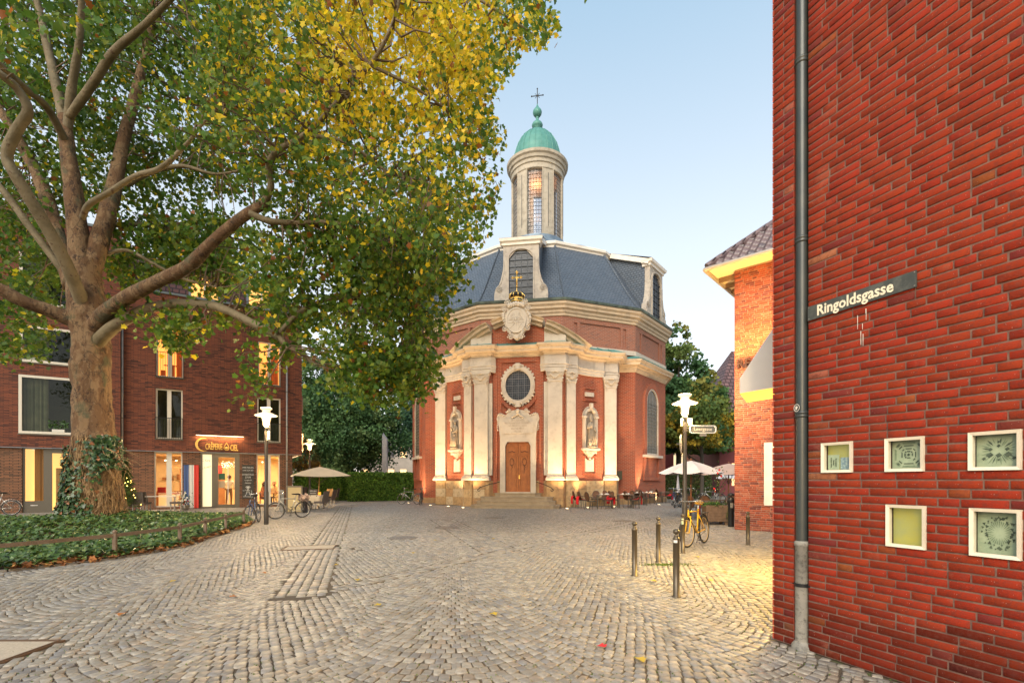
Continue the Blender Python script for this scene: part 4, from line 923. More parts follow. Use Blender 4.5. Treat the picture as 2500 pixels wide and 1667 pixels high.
m = MB(); yl = -.25; wallgrid(m, TL, TB, HB, 13.8, holesL, yl, .22); m.add([(TB,yl,HB),(TB,0,HB),(TB,0,11.2),(TB,yl,11.2)], [(0,1,2,3)]); m.add([(TB,yl,11.2),(TB,4,11.2),(TB,4,13.8),(TB,yl,13.8)], [(0,1,2,3)]); m.add([(TL,yl,HB),(TB,yl,HB),(TB,.3,HB),(TL,.3,HB)], [(3,2,1,0)]); m.add([(TL,yl,13.8),(TB,yl,13.8),(TB,9,13.8),(TL,9,13.8)], [(0,1,2,3)])
m.build('upper_wall', lbr, LB)
dG1 = rect(376,445,1100,1243); dDoor = rect(489.5,585,1104,1241); dG2 = rect(626.6,683.6,1108.5,1236); dLD = rect(57,196,1091,1254)
TRg = fp(714,1200)[0]
def z0h(r, z=.05): return (r[0], r[1], z, min(r[3], HB-.02))
hg = [z0h(dG1,.12), z0h(dDoor,0), z0h(dG2,.12)]
m = MB(); wallgrid(m, TB, TRg, 0, HB, hg, .08, .2); m.add([(TRg,.08,0),(TRg,12,0),(TRg,12,HB),(TRg,.08,HB)], [(0,1,2,3)]); m.build('ground_wall', lbr2, LB)
m = MB(); wallgrid(m, TL, TB, 0, HB, [z0h(dLD,0)], yl+.08, .2); m.add([(TB,yl+.08,0),(TB,.1,0),(TB,.1,HB),(TB,yl+.08,HB)], [(0,1,2,3)]); m.build('ground_wall', lbr2, LB)
m = MB(); m.box(TL,TB,yl-.01,yl+.01,HB-.03,HB); m.build('flashing', mat('zinc_flashing', (.2,.24,.27), .4, .5), LB); m = MB(); m.box(TB,TR,-.01,.01,HB-.03,HB); m.build('flashing', bpy.data.materials['zinc_flashing'], LB); m = MB(); m.box(TB-.1,TR+.05,-.06,.3,11.2,11.3); m.build('flashing', bpy.data.materials['zinc_flashing'], LB); m = MB(); m.box(TL,TB+.05,yl-.06,.3,13.8,13.92); m.build('flashing', bpy.data.materials['zinc_flashing'], LB)
# set-back top storey clad in plum tiles
m = MB(); m.add([(TB,1.0,11.3),(TR,1.0,11.3),(TR-.8,2.6,13.9),(TB,2.6,13.9)], [(0,1,2,3)]); m.add([(TR,1.0,11.3),(TR,12,11.3),(TR-.8,11,13.9),(TR-.8,2.6,13.9)], [(0,1,2,3)]); m.build('mansard', brick_mat('plum_roof_tile', (.16,.07,.06), (.11,.05,.05), (.03,.02,.02), .3,.28,.03,(.07,.04,.04),.6,rough=.6,b=1), LB)
lit_o = mat('orange_lit_room', (.7,.35,.12), .8, 0, (.6,.3,.1), 1.2, emit=.85, ecol=(1,.42,.10)); 
dkroom = mat('dim_room', (.045,.06,.035), .9, 0, (.012,.016,.01), 1.6)
curt = mat('sage_curtain', (.20,.20,.13), .9, 0, (.12,.13,.08), 3); curt2 = mat('ochre_curtain', (.35,.22,.08), .9, 0, (.25,.16,.06), 4)
for q, x in enumerate((-1.2, 1.6)):
    o = bpy.data.objects.new('dormer_window', None); COL.objects.link(o); o.parent = LB
    m = MB(); m.box(x,x+1.5,1.0,2.6,11.5,13.3); m.build('dormer_box', M['lead'], o); m = MB(); m.box(x+.12,x+1.38,.97,1.0,11.65,13.15); m.build('pane', lit_o, o)
    m = MB(); m.box(x+.70,x+.80,.93,.97,11.65,13.15); m.build('window_frame', wf, o)
def window(r, y, kind, rail=False, big=False, label=None):
    o = bpy.data.objects.new('window', None); COL.objects.link(o); o.parent = LB; a,b,c,d = r
    if label: o['label'] = label
    f = .11 if big else .07; yy = y+(.0 if big else .10)
    m = MB(); m.ring([(a,c),(b,c),(b,d),(a,d)], [(a+f,c+f),(b-f,c+f),(b-f,d-f),(a+f,d-f)], yy-.02, yy+.08)
    if not big: mm = (a+b)/2; m.box(mm-.10,mm+.08,yy-.015,yy+.08,c+f,d-f)
    m.build('window_frame', wf, o)
    m = MB(); m.add([(a+f,yy+.04,c+f),(b-f,yy+.04,c+f),(b-f,yy+.04,d-f),(a+f,yy+.04,d-f)], [(0,1,2,3)]); m.build('pane', glass_shop if kind == 'lit' else glass_up, o)
    m = MB()
    if kind == 'lit':
        m.box(a-.3,b+.3,yy+2.0,yy+2.1,c-.2,d+.2); m.box(a-.35,a-.3,yy+.1,yy+2,c-.2,d+.2); m.box(b+.3,b+.35,yy+.1,yy+2,c-.2,d+.2); m.box(a-.3,b+.3,yy+.1,yy+2,d+.2,d+.25); m.box(a-.3,b+.3,yy+.1,yy+2,c-.25,c-.2); m.build('room', lit_o, o)
        m = MB(); rr = random.Random(int(a*10)); 
        for k in range(3): m.box(a+.1+k*.4,a+.32+k*.4,yy+.9,yy+1.1,c,c+rr.uniform(.3,.9)); 
        m.box(a+.2,b-.1,yy+1.5,yy+1.6,c+.9,c+.95); m.box(a+.75,a+1.2,yy+1.8,yy+1.95,c+.2,d-.3); m.build('room_furniture', mat('warm_furniture', (.28,.10,.03), .6), o)
    else:
        m.box(a-.2,b+.2,yy+1.2,yy+1.25,c-.2,d+.2); m.build('room', dkroom, o); m = MB()
        n = 16
        for (p0,p1,mt_) in (((a+.02,a+(b-a)*(.35 if big else .0)+.02,curt),) if big else ((a+.05,a+.05+(b-a)*.42,curt),(b-(b-a)*.42-.05,b-.05,curt))):
            zt_ = d-.02 if big else c+(d-c)*.42
            vs = []
            for i in range(n+1):
                t = i/n; vs += [(p0+(p1-p0)*t, yy+.18+.03*math.sin(t*40), c), (p0+(p1-p0)*t, yy+.18+.03*math.sin(t*40), zt_)]
            if p1-p0 > .05: m.add(vs, [(2*i,2*i+2,2*i+3,2*i+1) for i in range(n)])
        if m.v: m.build('curtain', curt, o, uv=False)
    if rail:
        m = MB(); zr = c+(d-c)*.42 if not kind == 'lit' else c+(d-c)*.50
        m.box(a-.03,b+.03,y-.06,y-.03,zr-.02,zr+.01); m.box(a-.03,b+.03,y-.06,y-.03,c-.02,c+.01)
        for i in range(13): x = a+(b-a)*i/12; m.box(x-.008,x+.008,y-.055,y-.035,c,zr)
        m.build('window_railing', M['black'], o)
    m = MB(); m.box(a-.03,b+.03,y-.04,y+.1,c-.06,c-.02); m.build('sill', gf, o)
    return o
window(up['W2a'], 0, 'lit', True); window(up['W2b'], 0, 'lit', True); window(up['W1a'], 0, 'dark', True); window(up['W1b'], 0, 'dark', True)
for k in ('L1','L2','L3'): window(up[k], yl, 'dark', False, True)
# plants and things on the sills
plm = mat('house_plant', (.05,.12,.03), .6); pot = mat('white_pot', (.6,.6,.56), .5)
def sill_plant(t, z, y, lab):
    o = thing('potted_plant', lab, 'plant', fm @ Vector((t, y, z)), fang); m = MB(); m.box(-.22,.22,-.08,.08,0,.14); m.build('planter', pot, o)
    m = MB(); rr = random.Random(int(t*7))
    for k in range(160):
        p = Vector((rr.uniform(-.35,.35), rr.uniform(-.1,.1), .2+rr.uniform(0,.35))); a = Vector((rr.uniform(-1,1),rr.uniform(-1,1),rr.uniform(-1,1)))*.06; b = Vector((rr.uniform(-1,1),rr.uniform(-1,1),rr.uniform(-1,1)))*.05; m.add([p-a,p+b,p+a,p-b], [(0,1,2,3)])
    m.build('leaves', plm, o, uv=False)
sill_plant(fp(146,1050)[0], up['L1'][2]+.1, yl+.05, 'leafy plant in a white box on the sill of the large first-floor window')
sill_plant(fp(92,880)[0], up['L2'][2]+.1, yl+.12, 'small green plant on the sill of the large second-floor window')
# shop windows and doors
def frame_part(m, a,b,c,d,f,y): m.ring([(a,c),(b,c),(b,d),(a,d)], [(a+f,c+f),(b-f,c+f),(b-f,d-f),(a+f,d-f)], y-.03, y+.07)
for r, lab in ((hg[0],None),(hg[2],None)):
    o = bpy.data.objects.new('shop_window', None); COL.objects.link(o); o.parent = LB; a,b,c,d = r; m = MB(); frame_part(m,a,b,c,d,.06,.2); mm = a+(b-a)*.53; m.box(mm-.13,mm+.10,.17,.27,c+.06,d-.06); m.build('window_frame', wf, o)
    m = MB(); m.add([(a+.06,.24,c+.06),(b-.06,.24,c+.06),(b-.06,.24,d-.06),(a+.06,.24,d-.06)], [(0,1,2,3)]); m.build('pane', glass_shop, o)
o = bpy.data.objects.new('shop_door', None); COL.objects.link(o); o.parent = LB; a,b,c,d = hg[1]; sp_ = fp(517,1150)[0]
m = MB(); frame_part(m,a,b,c,d,.09,.14); m.box(sp_,sp_+.16,.11,.21,.05,d-.09); frame_part(m,sp_+.16,b-.09,.03,d-.09,.15,.16); m.build('door_frame', gf, o)
m = MB(); m.add([(sp_+.3,.2,.15),(b-.2,.2,.15),(b-.2,.2,d-.2),(sp_+.3,.2,d-.2)], [(0,1,2,3)]); m.build('pane', glass_shop, o)
m = MB(); m.tube([(b-.55,.08,.25),(b-.55,.08,2.35)], .018, 6); m.build('handle', M['white'], o)
m = MB(); m.box(a+.09,sp_,.17,.19,.05,d-.09); m.build('lit_panel', mat('glowing_shop_panel', (.8,.7,.5), .5, 0, emit=.42, ecol=(1,.80,.48)), o)
m = MB(); m.box(sp_+.32,sp_+.62,.185,.195,1.55,1.9); m.build('door_notice', mat('green_notice', (.03,.10,.05), .6), o); m = MB(); m.box(sp_+.32,sp_+.62,.185,.195,1.1,1.48); m.build('door_notice', mat('buff_notice', (.45,.33,.2), .6), o)
text('C Cre', .16, (a+.24,.16,d-.42), (math.pi/2,0,0), gf, o); text('La Crepe', .13, (a+.24,.16,d-.8), (math.pi/2,-.35,0), mat('gold_script', (.5,.36,.1), .5), o)
o = bpy.data.objects.new('house_door', None); COL.objects.link(o); o.parent = LB; a,b,c,d = z0h(dLD,0); m = MB(); yy = yl+.14
s1, s2 = fp(62,1100)[0], fp(108,1100)[0]; s3 = fp(128,1100)[0]; s4 = fp(172,1100)[0]+.3
m.box(a,s1,yy,yy+.1,0,d); m.box(s1,s2,yy,yy+.1,0,.55); m.box(s1,s2,yy,yy+.1,d-.05,d); m.box(s2,s3,yy,yy+.1,0,d); m.box(s4,b,yy,yy+.1,0,d); m.box(s3,s4,yy,yy+.1,d-.22,d); m.box(s3,s4,yy,yy+.1,0,.1); m.build('door_frame', gf, o)
m = MB(); m.box(s1+.2,s2-.2,yy-.01,yy,.33,.36); m.build('letter_slot', M['white'], o)
hall = mat('lit_hall', (.75,.6,.35), .9, 0, (.7,.55,.3), 1, emit=.55, ecol=(1,.62,.22))
m = MB(); m.box(a,b,yy+2.2,yy+2.3,0,d); m.box(a,b,yy+.3,yy+2.2,0,.02); m.box(a-.02,a,yy+.1,yy+2.3,0,d); m.box(b,b+.02,yy+.1,yy+2.3,0,d); m.build('hall', hall, o)
m = MB(); m.box(s1+.1,s1+.35,yy+1.0,yy+1.05,0.3,d); m.box(s2-.35,s2-.2,yy+1.0,yy+1.05,.3,d); m.box(s3+.02,s3+.3,yy+.6,yy+.9,0,2.1); m.box(s3+.7,s3+.82,yy+2.1,yy+2.2,1.2,1.8); m.build('hall_panel', mat('brown_panel', (.35,.22,.10), .6), o)
m = MB(); m.add([(s1,yy+.06,.55),(s2,yy+.06,.55),(s2,yy+.06,d-.05),(s1,yy+.06,d-.05)], [(0,1,2,3)]); m.add([(s3,yy+.06,.1),(s4,yy+.06,.1),(s4,yy+.06,d-.22),(s3,yy+.06,d-.22)], [(0,1,2,3)]); m.build('pane', glass_shop, o)
# interior of the creperie
plaster = mat('warm_plaster_wall', (.72,.56,.36), .9, 0, (.64,.47,.28), .8)
o = bpy.data.objects.new('shop_room', None); COL.objects.link(o); o.parent = LB
m = MB(); ra, rb = hg[0][0]-.5, TRg-.1; m.box(ra,rb,4.4,4.5,0,2.95); m.box(ra-.1,ra,.3,4.5,0,2.95); m.box(rb,rb+.08,.3,4.5,0,2.95); m.box(ra,rb,.3,4.5,2.9,2.95); m.box(ra,rb,.3,4.5,0,.02); m.build('room', plaster, o)
wood = mat('cafe_wood', (.30,.13,.05), .6, 0, (.22,.09,.03), 3); redm = mat('red_cloth', (.45,.02,.015), .8); whm = mat('white_things', (.8,.78,.7), .6); 
g0 = hg[0]
m = MB()
m.box(g0[0]+.9,g0[0]+1.05,3.2,4.0,.0,2.2); m.box(g0[0]+1.2,g0[1]+.2,4.2,4.38,1.5,1.56); m.box(g0[0]+1.2,g0[1]+.2,4.2,4.38,2.05,2.1); m.box(g0[0]-.1,g0[1]+.5,2.2,2.9,.02,.9)
m.box(g0[0]+.4,g0[1]-.1,2.9,3.0,2.25,2.3)
for k in range(8): m.box(g0[0]+k*.35,g0[0]+k*.35+.2,4.2,4.35,1.56,1.56+.12+.2*((k*7)%3)/2)
m.box(sp_+.25,sp_+.65,3.6,4.2,0,1.9); m.box(b+12,b+12.1,1,1,0,0); m.build('shop_furniture', wood, o)
m = MB(); m.box(g0[0]+.1,g0[0]+.45,.5,.7,.85,1.15); m.box(g0[0]-.1,g0[1]+.2,.45,.9,.78,.82); m.box(sp_+.3,sp_+.5,2.5,2.6,1.9,2.4); m.build('red_cushion', redm, o)
m = MB()
for k in range(4): m.box(g0[0]+1.25+.35*(k%2),g0[0]+1.53+.35*(k%2),4.15,4.2,1.6+.0*k,2.0)
for k in range(7): m.lathe([(.05,0),(.06,.08)], 8, (g0[0]+.55+.22*k,.6,.82))
m.box(g0[0]+.0,g0[1]-.2,2.18,2.2,.1,.85); m.build('white_crockery', whm, o)
bulb = mat('spot_bulb', (1,.9,.7), .5, emit=6, ecol=(1,.8,.5)); m = MB()
for t in (g0[0]+.35,g0[0]+.85,g0[0]+1.3,g0[0]+1.75,hg[2][0]+.4,hg[2][0]+1.4): m.ball((t,1.6,2.6), .035, 6)
rr = random.Random(8)
for k in range(60): m.ball((sp_+.45+rr.uniform(0,.75),1.5+rr.uniform(-.2,.2),2.35+rr.uniform(-.12,.25)), .012, 4)
m.build('spot_lamp', bulb, o)
for t, pw in ((g0[0]+.8,85),(sp_+.9,90),(hg[2][0]+.9,125)): light('AREA', fm @ Vector((t,2.0,2.75)), pw, (1,.70,.36), 1.4, rot=Vector((0,0,-1)), name='ceiling_lamp')
# sign, its lamp strip, flag, blackboard, pipes
sgm = mat('brass_sign', (.62,.42,.13), .35, .6, (.5,.32,.09), 4)
o = thing('shop_sign', 'gold raised lettering CREPERIE and CIEL with a crescent over the shop door', 'sign', fm @ Vector((fp(489,1085)[0],-.02,0)), fang)
zc = fp(540,1090)[1]; t0_ = fp(489,1085)[0]
def tt(x): return fp(x,1090)[0]-t0_
text('CRÊPERIE', .47, ((tt(498)+tt(546))/2,-.05,zc-.03), (math.pi/2,0,0), sgm, o, ext=.015, sx=1.0*(tt(546)-tt(498))/(2.15), space=.95, off=.006)
text('CIEL', .47, ((tt(560)+tt(583))/2,-.05,zc-.06), (math.pi/2,0,0), sgm, o, ext=.015, sx=(tt(583)-tt(560))/1.1, off=.006)
m = MB(); R_ = .36; pts = []
for k in range(20): a = math.radians(60+k*12.5); pts.append((R_*math.cos(a), R_*math.sin(a), .005+.07*math.sin(math.pi*k/19)))
cxx = tt(496); m.add([(cxx+x,-.06,zc+.08+z) for x,z,w in pts]+[(cxx+x*(1-w/R_*1.6),-.06,zc+.08+z*(1-w/R_*1.2)) for x,z,w in pts], [(i,20+i,21+i,i+1) for i in range(19)]); m.build('crescent', sgm, o)
m = MB(); dcx = (tt(548)+tt(558))/2; dr_ = [(dcx+.17*math.sin(t)*math.sin(t/2)**1.2, zc-.2+.22*(1+math.cos(t))) for t in [2*math.pi*i/24 for i in range(24)]]
cm = (dcx, zc-.05); m.ring(dr_, [(cm[0]+(x-cm[0])*.78, cm[1]+(z-cm[1])*.8) for x,z in dr_], -.07,-.04); m.ball((dcx,-.05,zc-.08), .07, 8); m.build('drop_emblem', sgm, o)
SL = thing('sign_light', 'thin strip lamp washing the brickwork above the creperie sign', 'lamp', fm @ Vector((fp(538,1066)[0],-.12,fp(538,1066)[1]+.02)), fang)
hw_ = (fp(595,1066)[0]-fp(480,1066)[0])/2; m = MB(); m.box(-hw_,hw_,-.03,.03,.02,.05); m.box(-.02,.02,.0,.12,.03,.05); m.build('lamp_housing', gf, SL); m = MB(); m.box(-hw_,hw_,-.02,.02,.005,.019); m.build('lamp_strip', mat('strip_glow', (1,.9,.7), .5, emit=5, ecol=(1,.75,.4)), SL)
light('AREA', fm @ Vector((fp(538,1066)[0],-.16,fp(538,1066)[1])), 22, (1,.6,.25), hw_*2, rot=(math.radians(28),0,fang), name='strip_light', sy=.05)
o = thing('flag', 'blue, white and red banner hanging on the brick between window and shop door', 'flag', fm @ Vector((fp(448.6,1134)[0],-.0,fp(448,1134)[1])), fang)
fw_ = fp(485.6,1134)[0]-fp(448.6,1134)[0]; fh = 2.30
for k, c_ in enumerate(((.06,.10,.24),(.62,.60,.56),(.60,.05,.035))):
    m = MB(); vs = []
    for i in range(9):
        t = (k+i/8)/3
        for z in (0,-fh/2,-fh): vs.append((fw_*t, -.03-.02*math.sin(t*30+z)*(1 if z else .3), z))
    m.add(vs, [(3*i+j+1,3*i+3+j+1,3*i+3+j,3*i+j) for i in range(8) for j in range(2)]); m.build('flag_stripe', mat('flag_cloth_%d' % k, c_, .9), o, smooth=True, uv=False)
m = MB(); m.tube([(-.05,-.03,.0),(fw_+.05,-.03,0)], .012, 6); m.build('flag_pole', M['black'], o)
BB = rect(591.5,619.5,1134,1217); chalk = mat('chalk', (.62,.62,.58), .9)
o = thing('blackboard', 'tall blackboard with chalk writing on the wall between shop door and window', 'blackboard', fm @ Vector((BB[0],.03,BB[2])), fang); w_, h_ = BB[1]-BB[0], BB[3]-BB[2]
m = MB(); m.box(0,w_,0,.04,0,h_); m.build('board', mat('slate_board', (.05,.045,.035), .8, 0, (.07,.06,.05), 4), o)
for i, (tx, s_) in enumerate((('WIR FREUEN',.11),('UNS AUF SIE!',.10),('SONNTAGS',.12),('27.09',.14),('Crepes &',.10),('Galettes',.10))): text(tx, s_, (w_/2,-.005,h_-.16-i*.155-(.08 if i > 1 else 0)), (math.pi/2,0,0), chalk, o, sx=.9)
text('La Carte', .1, (w_*.35,-.005,h_-1.42), (math.pi/2,-.1,0), chalk, o)
m = MB()
for k in range(8): a = k*math.pi/4; m.bar((w_*.5+.02*math.cos(a),-.006,h_-1.25+.02*math.sin(a)),(w_*.5+.13*math.cos(a),-.006,h_-1.25+.08*math.sin(a)),.02,.02)
for s_ in (-1,1): m.tube([(w_*.5,-.006,.72),(w_*.5+s_*.04,-.006,.42),(w_*.5+s_*.13,-.006,.14)], .014, 4)
m.bar((w_*.42,-.006,.34),(w_*.58,-.006,.34),.02,.02); m.bar((w_*.08,-.006,.12),(w_*.92,-.006,.10),.02,.02)
for k in range(5): m.ball((w_*.78+.03*(k%2),-.006,.2+.06*k), .022, 6)
m.build('chalk_drawing', chalk, o)
for px, zt_, lab, yq in ((700,8.4,'grey drainpipe on the right end of the brick apartment house',-.07),(299,10.6,'grey drainpipe beside the plane tree trunk on the apartment house',-.09)):
    t = fp(px,1100)[0]; o = thing('drainpipe', lab, 'drainpipe', fm @ Vector((t,yq,0)), fang)
    m = MB(); m.tube([(0,0,0.02),(0,0,zt_)], .05, 10); m.build('pipe', mat('zinc_pipe', (.34,.33,.31), .5, .3, (.25,.24,.23), 3) if px == 700 else bpy.data.materials['zinc_pipe'], o, smooth=True)
    m = MB()
    for z in (.9,2.6,4.6,6.6): m.tube([(0,0,z),(0,0,z+.05)], .058, 10)
    m.build('bracket', gf, o)
# balconies and passage on the right end
for zz, lab in ((5.6,'upper'),(3.3,'lower')):
    m = MB(); m.box(TR,TR+.28,1.5,3.6,zz,zz+1.1); m.build('balcony', mat('balcony_board', (.16,.12,.09), .6, 0, (.22,.18,.13), 2) if zz > 5 else bpy.data.materials['balcony_board'], LB)
m = MB(); m.box(TRg,TR,.1,8,HB-.06,HB-.02); m.build('passage_ceiling', mat('lit_soffit', (.5,.3,.12), .8), LB)
m = MB(); 
for k in range(5): m.lathe([(.0,0),(.06,0)], 10, (TRg+.35,.8+k*.9,HB-.065))
m.build('downlight', bulb, LB); light('AREA', fm @ Vector((TRg+.4,2.5,HB-.1)), 40, (1,.6,.25), .5, rot=Vector((0,0,-1)), name='passage_light')
# ================================================================ ground, setts, gutters, covers
gm_, gn, gl_, gb = nt('sandy_joint_ground'); gb.inputs['Roughness'].default_value = .95; v = vcoord(gn)
gc = mix(gn, gl_, noise(gn, gl_, .6, 5, v, .6, .4, .6), (.115,.085,.055), (.07,.055,.04)); mo = noise(gn, gl_, 1.1, 6, v, .75, .56, .66); gc = mix(gn, gl_, mo, gc, (.06,.10,.02)); gl_.new(gc, gb.inputs['Base Color'])
m = MB(); m.add([(-400,-60,-.012),(400,-60,-.012),(400,700,-.012),(-400,700,-.012)], [(0,1,2,3)]); GR = tag(m.build('ground', gm_), kind='structure')
bedpts = [GD(0,1302), GD(120,1297), GD(262,1288), GD(413,1258), GD(471,1238), GD(518,1225), GD(560,1211), GD(600,1200), GD(575,1185)]
bed = [Vector((-14.5,5.0,0)), Vector((-9.5,6.6,0)), Vector((-8.35,8.0,0))]+[G(280,1364), G(439,1337), G(501,1316), G(551,1301), G(597,1286), G(618,1275), G(600,1262), Vector((-13.5,20.6,0)), Vector((-19,18.2,0)), Vector((-24,15,0)), Vector((-24,8,0))]
def inpoly(pts, x, y):
    c = np.zeros(np.shape(x), bool); n = len(pts)
    for i in range(n):
        x0, y0, x1, y1 = pts[i][0], pts[i][1], pts[(i+1)%n][0], pts[(i+1)%n][1]
        cond = ((y0 > y) != (y1 > y)); c ^= cond & (x < (x1-x0)*(y-y0)/((y1-y0) or 1e-9)+x0)
    return c
strips = [(G(733,1456), G(845,1236), .62, .155), (G(720,1459), G(1590,1264), .26, .13), (G(1080,1268), G(1230,1349), .85, .17), (G(862,1340), G(1110,1318), .5, .16)]
def sdist(x, y, p, q):
    d = q-p; L2 = d.x**2+d.y**2; t = np.clip(((x-p.x)*d.x+(y-p.y)*d.y)/L2, 0, 1); return np.hypot(x-p.x-t*d.x, y-p.y-t*d.y)
def sperp(x, y, p, q):
    d = q-p; L2 = d.x**2+d.y**2; t = ((x-p.x)*d.x+(y-p.y)*d.y)/L2; return np.where((t < -.005) | (t > 1.005), 9., np.hypot(x-p.x-t*d.x, y-p.y-t*d.y))
covers = [(G(984,1312), .38), (G(1092,1287), .34), (G(1205,1263), .34), (G(1520,1271), .36)]
slabs = [(G(757,1336), 1.05, .62, .25), (G(-85,1598), .95, .72, .0)]
cx_, cy_, hx, hy, ang, cls = [], [], [], [], [], []
def bad(x, y, mar=0.0):
    r = inpoly(bed, x, y)
    xs = np.asarray(x); ys = np.asarray(y)
    # inside church, buildings
    X = xs-2.0; Yc = ys-38.2; a = math.radians(8.7); lx = X*math.cos(a)-Yc*math.sin(a); ly = X*math.sin(a)+Yc*math.cos(a)
    r |= (np.hypot(lx, ly) < 9.2) | ((np.abs(lx) < 5.6) & (ly > -9.5+0) & (ly < 0)) | ((np.abs(lx) < 2.2) & (ly > -12.4) & (ly < 0))
    a = fang; X = xs-F0.x; Yf = ys-F0.y; r |= (-X*math.sin(a)+Yf*math.cos(a) > .02) & (X*math.cos(a)+Yf*math.sin(a) < TRg)
    X = xs-WC.x; Yw = ys-WC.y; u = X*WD.x+Yw*WD.y; w = -X*WD.y*-1; nrm = Vector((.918,.397)); w = X*nrm.x+Yw*nrm.y; r |= (w > -.02) & (u > -.02)
    X = xs-BC.x; Yb = ys-BC.y; u = X*bd.x+Yb*bd.y; w = X*-bd.y+Yb*bd.x; r |= (u > 0) & (w > 0)
    for p, rad in covers: r |= np.hypot(xs-p.x, ys-p.y) < rad+.04
    for p, a_, b_, th in slabs:
        dx = (xs-p.x)*math.cos(th)+(ys-p.y)*math.sin(th); dy = -(xs-p.x)*math.sin(th)+(ys-p.y)*math.cos(th); r |= (np.abs(dx) < a_/2+.05) & (np.abs(dy) < b_/2+.05)
    r |= (np.abs(xs/ys) > 1.16) | (ys < 3.0) | (ys > 46)
    return r
w = 2.05; HA = 56; r_ = w/2/math.sin(math.radians(HA)); s_ = .120; A = Vector((-.12,.993)).normalized(); B = Vector((A.y,-A.x))
cols = np.arange(-26, 27); rows = np.arange(10, 520)
na = 27
for ci in cols:
    for j in range(na):
      for par in (0,1):
        th = (-HA+2*HA*(j+.25+.5*par)/na)*math.pi/180
        off = rng.uniform(0,1)*0+ (0.5 if ci % 2 else 0)*s_
        base = ci*w+r_*math.sin(th)*1.0; rise = r_*(1-math.cos(th))
        K = rows[par::2]*s_+rise+off+(j%2)*0.0
        jit = rng.normal(0,.004,len(K)); x = B.x*base+A.x*K+jit; y = B.y*base+A.y*K+rng.normal(0,.004,len(K))
        ok = ~bad(x, y)
        for p, q, wd, _ in strips: ok &= sperp(x, y, p, q) > wd/2+.035
        x, y = x[ok], y[ok]; n = len(x)
        cx_.append(x); cy_.append(y); hx.append(np.full(n, r_*2*math.radians(HA)/na/2)*rng.uniform(.82,.94,n)); hy.append(np.full(n, s_*max(.56,math.cos(th))/2)*rng.uniform(.80,.94,n)); ang.append(np.full(n, math.atan2(B.y,B.x)+th)+rng.normal(0,.05,n)); cls.append(np.zeros(n))
for si, (p, q, wd, st_) in enumerate(strips):
    d = (q-p); L = d.length; d = d/L; nn2 = Vector((-d.y,d.x,0)); nr_ = max(1, round(wd/.13))
    for i in range(nr_):
        o_ = (i+.5)/nr_*wd-wd/2; t = np.arange(0, L, st_)+st_/2+rng.uniform(0,st_); x = p.x+d.x*t+nn2.x*o_; y = p.y+d.y*t+nn2.y*o_; ok = ~bad(x, y)
        for p2, q2, w2, _ in strips[:si]: ok &= sperp(x, y, p2, q2) > w2/2+.06
        x, y = x[ok], y[ok]; n = len(x)
        cx_.append(x); cy_.append(y); hx.append(np.full(n, st_/2)*rng.uniform(.86,.96,n)); hy.append(np.full(n, wd/nr_/2)*rng.uniform(.86,.96,n)); ang.append(np.full(n, math.atan2(d.y,d.x))+rng.normal(0,.02,n)); cls.append(np.ones(n))
cx_, cy_, hx, hy, ang, cls = map(np.concatenate, (cx_, cy_, hx, hy, ang, cls)); N = len(cx_)
cs, sn = np.cos(ang), np.sin(ang); zt_ = rng.uniform(-.003,.005,N); tx_, ty_ = rng.normal(0,.028,N), rng.normal(0,.028,N)
sgx = np.array([-1,1,1,-1]); sgy = np.array([-1,-1,1,1]); V = np.empty((N,12,3)); bv = .008
jt = rng.normal(0,.005,(N,4,2))
for lv, (ins, z) in enumerate(((0,-.03),(0,-.006),(bv,0))):
    ox = (hx[:,None]-ins)*sgx+jt[:,:,0]; oy = (hy[:,None]-ins)*sgy+jt[:,:,1]
    V[:,lv*4:lv*4+4,0] = cx_[:,None]+ox*cs[:,None]-oy*sn[:,None]; V[:,lv*4:lv*4+4,1] = cy_[:,None]+ox*sn[:,None]+oy*cs[:,None]
    V[:,lv*4:lv*4+4,2] = z+zt_[:,None]+(ox*tx_[:,None]+oy*ty_[:,None])
Fq = [(8,9,10,11)]
for a in (0,4):
    for j in range(4): Fq.append((a+j,a+(j+1)%4,a+4+(j+1)%4,a+4+j))
Fq = np.array(Fq)
palc = np.array([(.37,.345,.30),(.32,.31,.29),(.42,.39,.335),(.28,.28,.285),(.38,.325,.265),(.46,.43,.375)]); pc = palc[rng.choice(6,N,p=[.34,.25,.16,.1,.1,.05])]*rng.uniform(.58,.90,(N,1)); pc[cls == 1] *= .97
sett_m = attr_mat('sett_stone', .46, c2=(.13,.115,.095), scale=9, bmp=.35, bscale=35, spec=.45)
key = np.where((np.abs(cx_/cy_) < 1.03) & (cy_ > 3.62), cy_, 1e9); order = np.argsort(key); near_i = order[:300]; msk = np.ones(N,bool); msk[near_i] = False
for i in near_i:
    me = np_mesh('cobblestone', V[i]-(cx_[i],cy_[i],0), Fq, np.tile(pc[i],(12,1))); me.materials.append(sett_m); obj('cobblestone', me, GR, (cx_[i],cy_[i],0))
Vr = V[msk]; n = len(Vr); far = cy_[msk] > 14
Fr = (Fq[None]+12*np.arange(n)[:,None,None]); Fr = np.concatenate([Fr[~far].reshape(-1,4), Fr[far][:,[0,5,6,7,8]].reshape(-1,4)])
me = np_mesh('cobblestones', Vr.reshape(-1,3), Fr, np.repeat(pc[msk],12,axis=0)); me.materials.append(sett_m); tag(obj('cobblestones', me, GR), kind='stuff')
print('setts', N)
iron = mat('worn_iron_cover', (.15,.14,.13), .5, .4, (.22,.2,.18), 12, .4, 60)
nm = ['largest round manhole cover left of the middle of the square','round manhole cover near the straight gutter rows','small round manhole cover before the church steps','round manhole cover left of the right street lamp']
